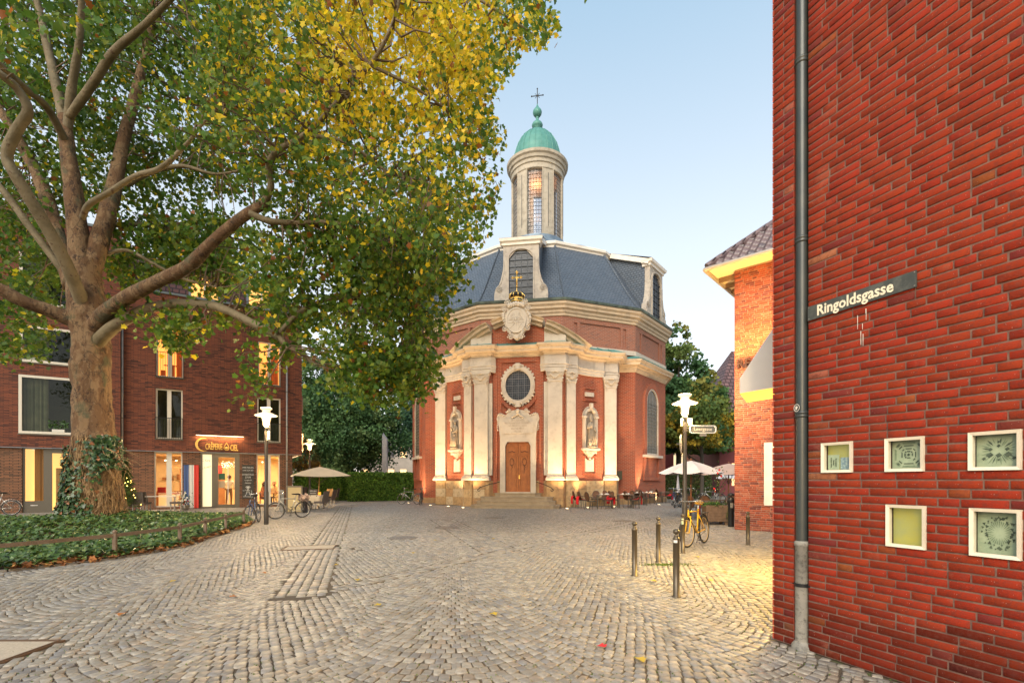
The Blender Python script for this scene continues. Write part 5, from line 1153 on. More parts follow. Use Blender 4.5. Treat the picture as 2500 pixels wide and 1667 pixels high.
for (p, rad), lb in zip(covers, nm):
    o = thing('manhole_cover', lb, 'manhole cover', (p.x,p.y,0), .3, 'manhole covers in the paving')
    m = MB(); m.lathe([(rad,-.012),(rad,.004),(rad-.05,.004),(rad-.05,-.002),(rad-.06,-.002),(rad-.06,.003),(.001,.003)], 28); m.build('cover', iron, o)
    m = MB()
    for i in range(-3,4):
        h_ = math.sqrt(max(0,(rad-.08)**2-(i*.09)**2)); m.box(i*.09-.015,i*.09+.015,-h_,h_,.0032,.008)
    m.build('rib', iron, o)
conc = mat('exposed_concrete', (.44,.38,.30), .9, 0, (.33,.29,.23), 40, .3, 120)
for (p,a_,b_,th), lb in zip(slabs, ('flat rectangular concrete access cover beside the straight gutter rows','pale concrete access cover with rusty steel rim at the bottom left')):
    o = thing('access_cover', lb, 'access cover', (p.x,p.y,0), th); m = MB(); m.box(-a_/2+.02,a_/2-.02,-b_/2+.02,b_/2-.02,-.012,.004); m.build('slab', conc, o)
    m = MB(); q = [(-a_/2,-b_/2),(a_/2,-b_/2),(a_/2,b_/2),(-a_/2,b_/2)]; m.sweep(q, [(0,-.012),(0,.008),(-.018,.008),(-.018,.0)], closed=True); m.sweep(q, [(.02,-.012),(.02,.006),(.03,.006),(.03,-.012)], closed=True); m.build('rim', mat('rusty_rim', (.14,.09,.06), .6, .3), o)
# low kerb stones along the planting bed
kerbm = mat('kerb_sandstone', (.27,.24,.2), .85, 0, (.2,.18,.15), 6, .3, 40)
rr = random.Random(5)
for i in range(1, 8):
    a, b = bed[i], bed[i+1]; L = (b-a).length; t = 0
    while t < L-.15:
        l_ = min(rr.uniform(.35,.55), L-t); p, q = a+(b-a)*(t+.01)/L, a+(b-a)*(t+l_-.01)/L; m = MB(); m.bar((p.x,p.y,.0),(q.x,q.y,.0),.13,.06+rr.uniform(0,.02)); m.build('kerb_stone', kerbm, GR); t += l_
# ================================================================ plane tree
bk, n_, l_, b_ = nt('plane_bark'); v = vcoord(n_); b_.inputs['Roughness'].default_value = .8
mp = n_.new('ShaderNodeMapping'); mp.inputs['Scale'].default_value = (1,1,.55); l_.new(v, mp.inputs[0])
c = mix(n_, l_, noise(n_, l_, 3.2, 8, mp.outputs[0], .7, .47, .53), (.19,.10,.042), (.30,.19,.095)); c = mix(n_, l_, noise(n_, l_, 5.5, 8, mp.outputs[0], .75, .56, .60), c, (.065,.033,.017)); c = mix(n_, l_, noise(n_, l_, 1.7, 7, mp.outputs[0], .7, .55, .62), c, (.13,.12,.06))

vr = n_.new('ShaderNodeTexVoronoi'); vr.feature = 'DISTANCE_TO_EDGE'; vr.inputs['Scale'].default_value = 4.2; nd = n_.new('ShaderNodeTexNoise'); nd.inputs['Scale'].default_value = 5; l_.new(mp.outputs[0], nd.inputs['Vector']); vm = n_.new('ShaderNodeMix'); vm.data_type = 'RGBA'; vm.inputs[0].default_value = .22; l_.new(mp.outputs[0], vm.inputs[6]); l_.new(nd.outputs['Color'], vm.inputs[7]); l_.new(vm.outputs[2], vr.inputs['Vector'])
vq = n_.new('ShaderNodeMapRange'); vq.inputs[1].default_value = .0; vq.inputs[2].default_value = .035; vq.inputs[3].default_value = .75; vq.inputs[4].default_value = 0; l_.new(vr.outputs['Distance'], vq.inputs[0]); c = mix(n_, l_, vq.outputs[0], c, (.05,.028,.015))
l_.new(c, b_.inputs['Base Color']); bump(n_, l_, b_, noise(n_, l_, 6, 10, mp.outputs[0], .78, .3, .7), 1, .09)
bk2, n_, l_, b_ = nt('smooth_bark'); v = vcoord(n_); b_.inputs['Roughness'].default_value = .75
c = mix(n_, l_, noise(n_, l_, 2.5, 5, v, .6, .4, .6), (.115,.09,.045), (.175,.14,.08)); c = mix(n_, l_, noise(n_, l_, 5, 5, v, .7, .58, .66), c, (.08,.045,.022)); l_.new(c, b_.inputs['Base Color']); bump(n_, l_, b_, noise(n_, l_, 12, 6, v, .65, .3, .7), .6, .02)
def cat(pts, rad, sub=6):
    P_ = [Vector(p) for p in pts]; out = []; ro = []
    for i in range(len(P_)-1):
        a, b, c, d = P_[max(i-1,0)], P_[i], P_[i+1], P_[min(i+2,len(P_)-1)]
        for k in range(sub):
            t = k/sub; out.append(.5*((2*b)+(c-a)*t+(2*a-5*b+4*c-d)*t*t+(3*b-a-3*c+d)*t**3)); ro.append(rad[i]+(rad[i+1]-rad[i])*t)
    out.append(P_[-1]); ro.append(rad[-1]); return out, ro
from mathutils import noise as mnoise
def limb(name, pts, rad, parent, mt, n=14, amp=.06, freq=1.6, sub=6):
    rad = [x*(.72 if name == 'trunk' else .66) for x in rad]
    p, r = cat(pts, rad, sub); m = MB(); m.tube(p, r, n); k = len(p); V = []
    for i in range(k):
        for j in range(n):
            q = Vector(m.v[i*n+j]); c = p[i]; d = (q-c); f = 1+amp*(mnoise.noise(q*freq)+.6*mnoise.noise(q*freq*2.7)+.35*mnoise.noise(q*freq*6)); V.append(tuple(c+d*f))
    m.v = V; return m.build(name, mt, parent, smooth=True, uv=False), p
TZ = 14.0; tb = P(235,1200,TZ); tb.z = 0
PT = thing('plane_tree', 'huge old plane tree with mottled bark and spreading yellow-green crown', 'tree', (0,0,0))
def q_(x, y, z): return PD(x, y, z)
tk = [(222,1235,14),(222,1180,14),(222,1120,14),(216,1000,14),(210,900,14),(207,800,14),(205,730,14),(196,660,14.05),(190,600,14.1)]
limb('trunk', [q_(*t) for t in tk], [1.10,.98,.82,.70,.64,.62,.66,.56,.50], PT, bk, 36, .14, 1.3, 10)
limbs = [
 ([(190,640,14.1),(182,560,14.1),(168,440,14.1),(155,340,14.2),(148,270,14.4)],[.46,.40,.33,.28,.26]),
 ([(150,290,14.4),(128,190,14.6),(105,90,14.8),(85,0,15),(70,-120,15.2),(60,-260,15.4)],[.22,.19,.17,.14,.11,.06]),
 ([(155,300,14.3),(165,200,14.0),(180,110,13.7),(187,20,13.4),(190,-90,13),(210,-230,12.6)],[.20,.17,.14,.12,.09,.05]),
 ([(152,330,14.2),(110,250,13.4),(60,205,12.6),(0,150,11.6),(-80,80,10.8)],[.17,.14,.13,.11,.07]),
 ([(200,650,14.1),(232,540,14.4),(262,430,14.8),(285,320,15.2),(318,190,15.6),(345,80,16),(355,-60,16.4),(380,-200,16.8)],[.40,.36,.30,.25,.20,.16,.12,.06]),
 ([(168,660,14.2),(130,540,14.9),(95,420,15.4),(30,300,16),(-50,180,16.5)],[.36,.33,.28,.22,.14]),
 ([(190,500,13.9),(205,470,13.6),(255,440,13.2),(310,405,12.8),(370,385,12.4),(430,330,12),(465,285,11.6),(520,230,11.1)],[.13,.12,.11,.10,.09,.07,.05,.03]),
 ([(290,425,14.9),(350,395,14.9),(420,382,14.9),(500,400,15),(600,380,15)],[.13,.11,.09,.06,.03]),
 ([(158,270,14.2),(215,190,13.8),(262,120,13.4),(330,60,13),(400,-10,12.6),(480,-100,12.2)],[.17,.16,.16,.13,.10,.06]),
 ([(200,745,14.0),(190,700,13.75),(150,600,13.1),(100,510,12.6),(40,410,12.1),(16,360,12),(38,300,11.9),(64,255,11.8),(40,205,11.6),(0,170,11.3),(-70,110,11)],[.26,.26,.24,.22,.20,.19,.18,.17,.15,.13,.08]),
 ([(165,650,14.4),(120,590,14.2),(60,510,14),(0,430,13.8),(-90,350,13.6)],[.17,.15,.15,.14,.09]),
 ([(205,760,14.0),(165,735,13.75),(110,712,13.4),(50,690,13.0),(-20,655,12.6),(-150,610,12)],[.34,.32,.27,.25,.23,.16]),
 ([(205,770,14.0),(235,728,13.6),(280,690,13.0),(350,652,12.4),(430,612,11.8),(500,545,11.2),(570,490,10.8),(612,468,10.6)],[.34,.34,.27,.24,.22,.19,.16,.14]),
 ([(605,470,10.6),(622,430,10.4),(618,380,10.2),(640,345,10.0),(700,310,9.7),(780,230,9.3),(850,150,9),(900,60,8.7),(930,-60,8.5)],[.13,.11,.10,.09,.08,.07,.06,.05,.03]),
 ([(575,490,10.7),(620,508,10.7),(690,512,10.8),(760,512,10.9),(850,530,11),(960,560,11.2)],[.11,.10,.09,.08,.06,.03]),
 ([(215,800,14.0),(252,758,13.65),(310,722,13.3),(370,702,13.0),(430,697,12.7),(500,705,12.4),(580,742,12.1),(640,775,11.9),(665,800,11.8)],[.27,.27,.22,.19,.17,.16,.15,.13,.10]),
 ([(640,768,11.9),(680,725,11.9),(730,695,11.9),(800,680,12),(880,660,12.1),(960,700,12.2)],[.09,.09,.08,.07,.05,.03]),
 ([(225,590,14.4),(290,575,14.6),(360,610,14.6),(420,640,14.8),(500,660,15)],[.11,.08,.07,.06,.03]),
 ([(235,520,15),(300,515,15.4),(380,520,15.8)],[.12,.11,.07]),
 ([(700,310,9.7),(800,330,9.6),(900,400,9.8),(1000,420,10),(1060,480,10.3)],[.06,.05,.045,.035,.02]),
 ([(480,-100,12.2),(650,-120,11.5),(850,-80,11),(1020,-40,10.6),(1150,30,10.4),(1240,90,10.4)],[.09,.08,.07,.05,.04,.02]),
 ([(850,150,9),(950,200,9.3),(1030,255,9.8)],[.05,.04,.02]),
 ([(380,-200,16.8),(600,-180,16),(800,-160,15),(1000,-100,14)],[.10,.09,.07,.04]),
]
nodes = []
for pts, rad in limbs:
    _, p = limb('limb', [q_(*t) for t in pts], rad, PT, bk if rad[0] > .3 else bk2, 14 if rad[0] > .12 else 8, .10, 1.8, 7); nodes += p[3:]
nodes_np = np.array([tuple(p) for p in nodes])
# leaf templates
PLT = np.array([(0,0,0),(.52,.02,.06),(.36,.30,.03),(.62,.50,.10),(.33,.64,.04),(0,1,-.08),(-.33,.64,.04),(-.62,.50,.10),(-.36,.30,.03),(-.52,.02,.06),(0,.42,-.03)])
PLF = np.array([(0,1,2,10),(10,2,3,4),(10,4,5,6),(10,6,7,8),(10,8,9,0)])
IVT = np.array([(0,0,0),(.5,.06,.05),(.32,.48,.04),(0,1,-.03),(-.32,.48,.04),(-.5,.06,.05)]); IVF = np.array([(0,1,2,3),(0,3,4,5)])
def scatter(name, pos, nrm, up, size, col, T, F, mt, parent, kind='stuff', split=0):
    """leaves at pos, facing nrm, tip towards up"""
    n = len(pos); nrm = nrm/np.linalg.norm(nrm,axis=1,keepdims=True); x = np.cross(up, nrm); x /= (np.linalg.norm(x,axis=1,keepdims=True)+1e-9); y = np.cross(nrm, x)
    k = len(T); V = pos[:,None]+size[:,None,None]*(T[None,:,0:1]*x[:,None]+T[None,:,1:2]*y[:,None]+T[None,:,2:3]*nrm[:,None])
    C = np.repeat(col,k,axis=0).reshape(n,k,3)
    if split:
        Z = np.where((np.abs(pos[:,0]/pos[:,1]) < 1.03) & (pos[:,1] > 1) & ((pos[:,2]-EYE)/pos[:,1] < .97), size/np.maximum(pos[:,1],.1), 0); idx = np.argsort(-Z)[:split]; msk = np.ones(n,bool); msk[idx] = False
        for i in idx:
            me = np_mesh('leaf', V[i]-pos[i], F, C[i]); me.materials.append(mt); obj('leaf', me, parent, tuple(pos[i]))
        V = V[msk]; C = C[msk]; n = len(V)
    me = np_mesh(name, V.reshape(-1,3), (F[None]+k*np.arange(n)[:,None,None]).reshape(-1,F.shape[1]), C.reshape(-1,3)); me.materials.append(mt)
    o = obj(name, me, parent)
    if kind: tag(o, kind=kind)
    return o
leafm = attr_mat('plane_leaf', .5, c2=None, spec=.35, trans=.5)
dense = [(-60,-60),(1238,-60),(1262,10),(1288,95),(1225,118),(1185,112),(1175,160),(1140,205),(1122,250),(1150,300),(1148,335),(1140,400),(1145,460),(1112,540),(1092,600),(1060,680),(1030,730),(998,780),(1000,830),(962,880),(925,905),(860,890),(800,860),(748,815),(712,745),(690,705),(630,690),(575,655),(500,640),(455,655),(400,640),(330,600),(260,560),(215,470),(160,500),(100,560),(0,600),(-60,640)]
zones = [  # polygon, number of twigs, depth range
 (dense, 1600, (14.5,19)), ([(-60,-60),(600,-60),(600,420),(420,480),(300,470),(-60,520)], 1500, (15.5,20)), ([(450,-60),(1238,-60),(1262,10),(1285,95),(1185,112),(1120,250),(1140,450),(1060,640),(980,740),(850,700),(700,560),(560,420),(440,200)], 1450, (9.5,14)),
 ([(600,-60),(1238,-60),(1262,20),(1285,95),(1190,105),(1120,250),(1130,450),(1060,620),(900,600),(720,420),(600,200)], 520, (7,10)),
 ([(-60,-60),(300,-60),(180,60),(60,130),(-60,180)], 26, (5,6.5)), ([(300,60),(620,40),(640,330),(420,330),(330,230)], 70, (8,11)),
 ([(560,560),(700,480),(1040,560),(1010,780),(960,890),(850,890),(740,810),(690,700),(600,690)], 560, (10,14)), ([(330,540),(560,520),(600,680),(440,670)], 120, (14.5,17)),
 ([(280,700),(700,680),(700,780),(620,800),(520,740),(420,790),(330,800)], 80, (12.5,13.5)),
 ([(560,780),(640,780),(630,860),(590,930),(560,900)], 34, (11.5,12.5)), ([(620,720),(720,720),(700,800),(640,830)], 40, (11.5,12.5)),
 ([(-60,480),(150,540),(150,690),(120,820),(0,830),(-60,800)], 240, (15,19)), ([(235,500),(520,500),(570,640),(330,650),(240,660)], 260, (15,18)), ([(350,745),(420,730),(430,800),(350,820)], 30, (12,13)),
 ([(740,800),(1000,800),(985,880),(930,940),(880,905),(800,915),(745,870)], 170, (10.5,12.5)),
 ([(1150,270),(1185,285),(1180,310),(1155,300)], 2, (9,9.6)),
 ([(-400,-400),(1300,-400),(1250,-60),(-60,-60),(-60,600),(-400,600)], 800, (8,18)),
]
cen, cw = [], []
for poly, n, (z0, z1) in zones:
    xs = [p[0] for p in poly]; ys = [p[1] for p in poly]; got = 0
    while got < n:
        x = rng.uniform(min(xs),max(xs),n*3); y = rng.uniform(min(ys),max(ys),n*3); ok = inpoly(poly, x, y); x, y = x[ok][:n-got], y[ok][:n-got]
        z = rng.uniform(z0,z1,len(x)); X = (x*DD-CXP)/FP*z; Zh = EYE+(HY-y*DD)/FP*z; cen.append(np.stack([X,z,Zh],1)); cw.append(x*0+1); got += len(x)
cen = np.concatenate(cen)
# clumping: pull twigs towards the nearest limb a little and thin them with a noise field so that gaps open
nz = np.array([mnoise.noise(Vector(c)*.55) for c in cen]); keep = nz+rng.uniform(-.2,.2,len(cen)) > -.16
cen = cen[keep]; M_ = len(cen); per = 16
pos = np.repeat(cen,per,axis=0); tdir = rng.normal(0,1,(M_,3)); tdir[:,2] = -np.abs(tdir[:,2])*.9; tdir /= np.linalg.norm(tdir,axis=1,keepdims=True)
tt_ = rng.uniform(-.42,.42,(M_*per,1)); pos = pos+np.repeat(tdir,per,axis=0)*tt_+rng.normal(0,.13,(M_*per,3))
L_ = len(pos); nrm = rng.normal(0,1,(L_,3)); nrm[:,2] = np.abs(nrm[:,2])*.7+.15; up_ = rng.normal(0,.7,(L_,3)); up_[:,2] -= .75
px = CXP+pos[:,0]/pos[:,1]*FP; py = HY-(pos[:,2]-EYE)/pos[:,1]*FP
# stray leaves must not cross the free sky to the right of the crown's own outline
outl = [(x*DD+14*(x > 700),y*DD) for x, y in dense]
ok = (px < 600*DD) | inpoly(outl, px, py) | (py > 640*DD) | (py < 0)
pos, nrm, up_, px, py = pos[ok], nrm[ok], up_[ok], px[ok], py[ok]; L_ = len(pos)
size = rng.uniform(.075,.15,L_)*np.clip(pos[:,1]/12,.68,1.15)
yl_ = np.exp(-(((px-960)/290)**2+((py-90)/300)**2))*1.0+.04+.08*(px > 1080); r1 = rng.uniform(0,1,L_); r2 = rng.uniform(.7,1.2,(L_,1))  # more yellow around one spot: lamplight on the crown put into leaf colour
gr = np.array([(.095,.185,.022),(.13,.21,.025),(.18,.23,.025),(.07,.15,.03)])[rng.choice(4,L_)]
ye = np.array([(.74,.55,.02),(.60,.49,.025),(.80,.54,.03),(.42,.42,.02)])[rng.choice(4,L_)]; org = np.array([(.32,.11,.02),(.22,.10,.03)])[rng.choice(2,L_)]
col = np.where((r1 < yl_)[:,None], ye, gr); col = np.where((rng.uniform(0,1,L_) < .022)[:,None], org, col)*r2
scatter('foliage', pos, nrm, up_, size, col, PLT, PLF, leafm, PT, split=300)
# thin twigs from the limbs to the leaf clumps
m = MB(); sel = rng.choice(M_, 1500, replace=False)
for i in sel:
    c = cen[i]; d2 = ((nodes_np-c)**2).sum(1); j = int(np.argmin(d2+rng.uniform(0,1.2,len(d2))))
    if c[0]/c[1]*FP+CXP > 1090 or d2[j] > 5.5 or d2[j] < .05: continue
    a, b = Vector(nodes_np[j]), Vector(c); mid = (a+b)/2+Vector(rng.normal(0,.18,3))+Vector((0,0,.12)); m.tube([a,(a+mid)/2+Vector(rng.normal(0,.06,3)),mid,b,b+Vector(tdir[i])*.4], [.022,.018,.013,.008,.004], 4, cap=False)
tag(m.build('twigs', mat('twig_bark', (.10,.065,.035), .8), PT, uv=False), kind='stuff')
# ================================================================ ivy bed, ivy on the trunk
tbx, tby = tb.x, 14.0
def bh_(x, y): 
    d = np.hypot(x-tbx, (y-tby)*.9); return .10+.42*np.exp(-(d/2.6)**2)+.05*np.sin(x*1.7+y)*np.cos(y*1.3)
soil = mat('leaf_mould', (.07,.045,.025), .95, 0, (.13,.07,.03), 5, .5, 30)
gx = np.linspace(-24,-6,90); gy = np.linspace(5,21,80); V = []; F = []
m = MB(); XX, YY = np.meshgrid(gx, gy); ins = inpoly(bed, XX, YY); hh_ = np.where(ins, bh_(XX,YY)-.06, .0)
idx = -np.ones(XX.shape, int)
for a in range(79):
    for b in range(89):
        if ins[a,b] and ins[a+1,b] and ins[a,b+1] and ins[a+1,b+1]:
            q = []
            for (c_, d_) in ((a,b),(a,b+1),(a+1,b+1),(a+1,b)):
                if idx[c_,d_] < 0: idx[c_,d_] = len(V); V.append((XX[c_,d_],YY[c_,d_],max(.0,hh_[c_,d_])))
                q.append(idx[c_,d_])
            F.append(tuple(q))
m.add(V, F); tag(m.build('planting_bed', soil, smooth=True), kind='structure')
m = MB(); m.add([(p.x,p.y,.012) for p in bed], [tuple(range(len(bed)))]); o = m.build('bed_edge_soil', soil, bpy.data.objects['planting_bed'])
N = 110000; x = rng.uniform(-22,-6.5,N); y = 5.3+15.5*rng.uniform(0,1,N)**1.25; ok = inpoly(bed, x, y) & (np.abs(x/y) < 1.13)
x, y = x[ok], y[ok]; z = bh_(x,y)+rng.normal(0,.035,len(x))+.02
# distance to the front edge lowers the plants
dE = np.full(len(x), 9.)
for a, b in zip(bed[2:9], bed[3:10]): dE = np.minimum(dE, sdist(x, y, a, b))
z = np.minimum(z, .03+dE*1.2+rng.uniform(0,.05,len(x))); n = len(x)
nrm = rng.normal(0,.5,(n,3)); nrm[:,2] = 1; nrm[:,1] -= .35; up_ = rng.normal(0,1,(n,3)); g = np.array([(.050,.10,.018),(.07,.13,.025),(.032,.07,.016),(.11,.17,.035),(.16,.20,.06)])[rng.choice(5,n,p=[.3,.28,.22,.14,.06])]*rng.uniform(.75,1.2,(n,1))
ivm = attr_mat('ivy_leaf', .38, spec=.5, trans=.12)
IV = tag(scatter('ivy', np.stack([x,y,z],1), nrm, up_, rng.uniform(.055,.105,n), g, IVT, IVF, ivm, None), 'dark green ivy carpet covering the bed round the plane tree', 'ivy', kind='stuff')
# dead leaves and stems along the edge
N = 1500; t = rng.uniform(0,1,N); k = rng.choice(6,N)+2; A_ = np.array([tuple(b) for b in bed]); p = A_[k]+(A_[k+1]-A_[k])*t[:,None]; cenb = np.array([-12.,13.,0]); d = cenb-p; d /= np.linalg.norm(d,axis=1,keepdims=True); p = p+d*(rng.uniform(-.10,.45,N)[:,None]); p[:,2] = .035+rng.uniform(0,.04,N)
nrm = rng.normal(0,.5,(N,3)); nrm[:,2] = 1
dl = np.array([(.30,.12,.04),(.22,.09,.035),(.38,.19,.06),(.15,.07,.03)])[rng.choice(4,N)]*rng.uniform(.7,1.2,(N,1)); dlm = attr_mat('dry_leaf', .75, spec=.2)
tag(scatter('dead_leaves', p, nrm, rng.normal(0,1,(N,3)), rng.uniform(.05,.13,N), dl, PLT, PLF, dlm, None), 'brown fallen leaves lying along the edge of the ivy bed', 'leaf litter', kind='stuff')
# fallen leaves on the setts, each its own
sp2 = [(824,1381,'y'),(1480,1583,'r'),(1208,1316,'y'),(873,1416,'y'),(1776,1322,'y'),(2020*1.0-250,1400,'o'),(1460,1290,'o'),(1700,1360,'y'),(640,1400,'o'),(700,1290,'o'),(1010,1350,'y'),(930,1480,'y'),(560,1460,'o'),(1330,1300,'o'),(1060,1320,'y'),(430,1420,'y'),(1590,1420,'y'),(1740,1420,'y'),(1560,1610,'y'),(1200,1500,'y'),(300,1500,'o')]
LFL = ['yellow leaf on the setts beside the straight gutter rows','single red leaf on the setts near the bottom right','yellow leaf lying between the church steps and the camera','yellow leaf a little right of the straight gutter rows, near their end','yellow leaf between the yellow bicycle and the lone bollard','brown leaf nearest the brick wall corner','brown leaf on the open setts before the cafe tables','yellow leaf on the setts right of the bollard row','brown leaf left of the rectangular access cover','brown leaf near the foot of the left street lamp','yellow leaf in the middle of the square','yellow leaf in the open foreground below the gutter rows','brown leaf midway between ivy bed and gutter rows','brown leaf on the setts right of the church steps','yellow leaf just right of the round manhole cover','yellow leaf close to the kerb of the ivy bed','yellow leaf beside the feet of the bollards','yellow leaf in the warm patch of light by the corner','yellow leaf at the bottom edge near the red leaf','yellow leaf in the middle foreground','brown leaf on the dark setts at the lower left']
for i, (px_, py_, c_) in enumerate(sp2):
    g_ = G(px_*1.0 if px_ > 1500 else px_, py_*1.0); cc = {'y':(.45,.33,.05),'o':(.35,.14,.04),'r':(.50,.03,.04)}[c_]
    V = PLT*[.09,.09,.12]+[0,0,0]; me = np_mesh('fallen_leaf', V, PLF, np.tile(cc,(11,1))); me.materials.append(dlm); o = obj('fallen_leaf', me, None, (g_.x,g_.y,.022), rng.uniform(0,6)); 
    tag(o, LFL[i], 'leaf', 'red leaf' if c_ == 'r' else ('yellow leaves fallen on the setts' if c_ == 'y' else 'brown leaves fallen on the setts'))
    if c_ == 'r': del o['group']
# ivy climbing the trunk
N = 12000; a = rng.uniform(0,2*math.pi,N); zz = 2.35*rng.uniform(0,1,N)**1.5+.1; side = np.cos(a-math.pi*1.16)  # more on the left and round the foot
right_up = (np.cos(a-math.radians(-30)) > .95) & (zz > 1.9)
ok = (rng.uniform(0,1,N) < np.clip(.50-.40*zz+.95*side,0,1)) | (zz < .5) | (right_up & (rng.uniform(0,1,N) < .8)); a, zz = a[ok], zz[ok]
rr_ = np.interp(zz, [0,.4,.9,1.6,2.5,3], [.94,.78,.66,.59,.54,.52])+rng.uniform(.0,.16,len(a)); x = tbx+.0+rr_*np.cos(a); x = x+np.interp(zz,[0,1.5,3],[0,-.03,-.06]); y = tby+rr_*np.sin(a); n = len(x)
N2 = 900; a2 = rng.normal(math.radians(-38),.34,N2); z2 = 2.75-.9*rng.uniform(0,1,N2)**1.3-.35*np.abs(rng.normal(0,1,N2))*(a2 < math.radians(-45)); r2_ = .54+rng.uniform(0,.35,N2)*(1-(z2-1.95)/1.1); x = np.concatenate([x,tbx+r2_*np.cos(a2)+.05]); y = np.concatenate([y,tby+r2_*np.sin(a2)]); zz = np.concatenate([zz,z2]); a = np.concatenate([a,a2]); n = len(x)
nrm = np.stack([np.cos(a),np.sin(a),rng.uniform(.1,.6,n)],1)+rng.normal(0,.35,(n,3)); up_ = rng.normal(0,.6,(n,3)); up_[:,2] -= .5
g = np.array([(.025,.065,.02),(.04,.09,.025),(.055,.11,.03),(.26,.10,.03)])[rng.choice(4,n,p=[.38,.32,.2,.10])]*rng.uniform(.75,1.2,(n,1))
scatter('climbing_ivy', np.stack([x,y,zz],1), nrm, up_, rng.uniform(.06,.12,n), g, IVT, IVF, ivm, PT)
m = MB(); r0 = random.Random(4)
for k in range(430):
    a = math.radians(r0.gauss(-52,24)); z = r0.uniform(.3,2.5); R_ = .53+.22*(1-z/2.6); pts = []
    for s_ in range(6):
        pts.append((tbx+(R_+.03+.05*r0.random()+(.12*s_/5 if k%7 == 0 else 0))*math.cos(a), tby+(R_+.05*r0.random())*math.sin(a), z)); a += r0.gauss(0,.07); z += r0.choice((-1,1,1))*r0.uniform(.05,.24); z = min(z,2.75); R_ = .53+.22*(1-z/2.6)
    m.tube(pts, [.009]*3+[.007,.005,.003], 4, cap=False)
for k in range(22):
    a = math.radians(r0.uniform(-40,5)); z = r0.uniform(1.7,2.5); pts = []
    p = Vector((tbx+.58*math.cos(a),tby+.58*math.sin(a),z)); d = Vector((math.cos(a),math.sin(a),r0.uniform(-.3,.1)))*.11
    for s_ in range(6): pts.append(tuple(p)); p += d+Vector((r0.gauss(0,.03),r0.gauss(0,.03),-.02*s_))
    m.tube(pts, [.009,.008,.007,.005,.004,.003], 4, cap=False)
tag(m.build('dry_ivy_stems', mat('dry_stem', (.40,.27,.13), .8, 0, (.22,.13,.06), 8), PT, uv=False), kind='stuff')
m = MB()
for k in range(200):
    a = r0.uniform(0,6.28); z = r0.uniform(2.0,7); 
# ================================================================ trees, hedges behind
crm_ = attr_mat('distant_leaf', .6, spec=.25, trans=.25)
QT = np.array([(-.5,0,0),(0,-.35,.05),(.5,0,0),(0,.7,-.05)]); QF = np.array([(0,1,2,3)])
trk = mat('dark_trunk', (.06,.05,.04), .9)
def tree(name, lab, base, h, crown, n, cols, leaf=.28, trunk_r=.22, seed=1, clumps=60, zlow=2.0):
    """crown: list of ellipsoids (dx, dy, z, rx, ry, rz) relative to the base"""
    g_ = np.random.default_rng(seed); o = thing(name, lab, 'tree', base); m = MB(); rr = random.Random(seed)
    m.tube([(0,0,0),(.1,0,h*.3),(.0,.05,h*.55),(.1,0,h*.8)], [trunk_r*1.2,trunk_r,trunk_r*.7,trunk_r*.25], 8)
    for k in range(9):
        e_ = crown[k%len(crown)]; m.tube([(0,0,h*(.22+.05*k)),(e_[0]*.6+rr.uniform(-1,1)*e_[3]*.4,e_[1]*.5+rr.uniform(-1,1)*e_[4]*.4,h*(.4+.045*k)),(e_[0]+rr.uniform(-1,1)*e_[3]*.7,e_[1]+rr.uniform(-1,1)*e_[4]*.7,e_[2]+rr.uniform(-.3,.6)*e_[5])], [trunk_r*.4,trunk_r*.25,.03], 5)
    m.build('trunk', trk, o, uv=False); P_, C_ = [], []; vol = [e_[3]*e_[4]*e_[5] for e_ in crown]; tot = sum(vol)
    for e_, w in zip(crown, vol):
        k = max(26, int(clumps*w/tot)); d = g_.normal(0,1,(k,3)); d /= np.linalg.norm(d,axis=1,keepdims=True); rad_ = g_.uniform(.45,1.0,(k,1))**.5; cc = np.array(e_[:3])+d*rad_*np.array(e_[3:6])
        q = int(n*w/tot/k); cr = g_.uniform(.16,.34,k)*(e_[3]+e_[4])/2
        pp = np.repeat(cc,q,axis=0)+(lambda z_: z_/np.linalg.norm(z_,axis=1,keepdims=True)*g_.uniform(.1,1.3,(len(z_),1))**.7)(g_.normal(0,1,(k*q,3)))*np.repeat(cr,q)[:,None]*[1.1,1.1,.8]
        ct = np.array(cols)[g_.choice(len(cols),k)]; C_.append(np.repeat(ct,q,axis=0)*g_.uniform(.7,1.25,(k*q,1))); P_.append(pp)
    pp = np.concatenate(P_); cl = np.concatenate(C_); ok = pp[:,2] > zlow; pp, cl = pp[ok], cl[ok]; k = len(pp); nr_ = g_.normal(0,1,(k,3)); nr_[:,2] = np.abs(nr_[:,2])*.8
    c_ = scatter('crown', pp, nr_, g_.normal(0,1,(k,3)), g_.uniform(.6,1.2,k)*leaf, cl, QT, QF, crm_, o); return o
dg = [(.075,.16,.055),(.10,.19,.065),(.14,.22,.08),(.055,.12,.045)]; mg = [(.05,.09,.03),(.07,.11,.035),(.04,.075,.028)]
b0 = P(840,1200,52); b0.z = 0
tree('broad_tree', 'big dense dark green tree with pointed top behind the left hedge', b0, 15, [(-1.0,0,5,5.2,4,3.4),(1.2,0,6.5,5.4,4,3.4),(-.5,0,9,4.6,4,3.2),(-2.6,0,11.5,3.0,3,3.0),(-3.0,0,14,1.8,2,2.4),(3,0,8.5,3.5,3,2.5)], 46000, dg, .26, .35, 3, 260, 1.6)
b0 = P(1075,1200,62); b0.z = 0
tree('round_tree', 'blue-green round tree with thin dark trunk left of the church', b0, 15, [(0,0,9.5,6,5,4.2),(2.5,0,13,5,4,3.5),(-2,0,7,4,4,2.6)], 34000, [(.045,.11,.065),(.06,.135,.08),(.03,.08,.05)], .29, .22, 5, 200, 4.2)
b0 = P(752,1200,64); b0.z = 0
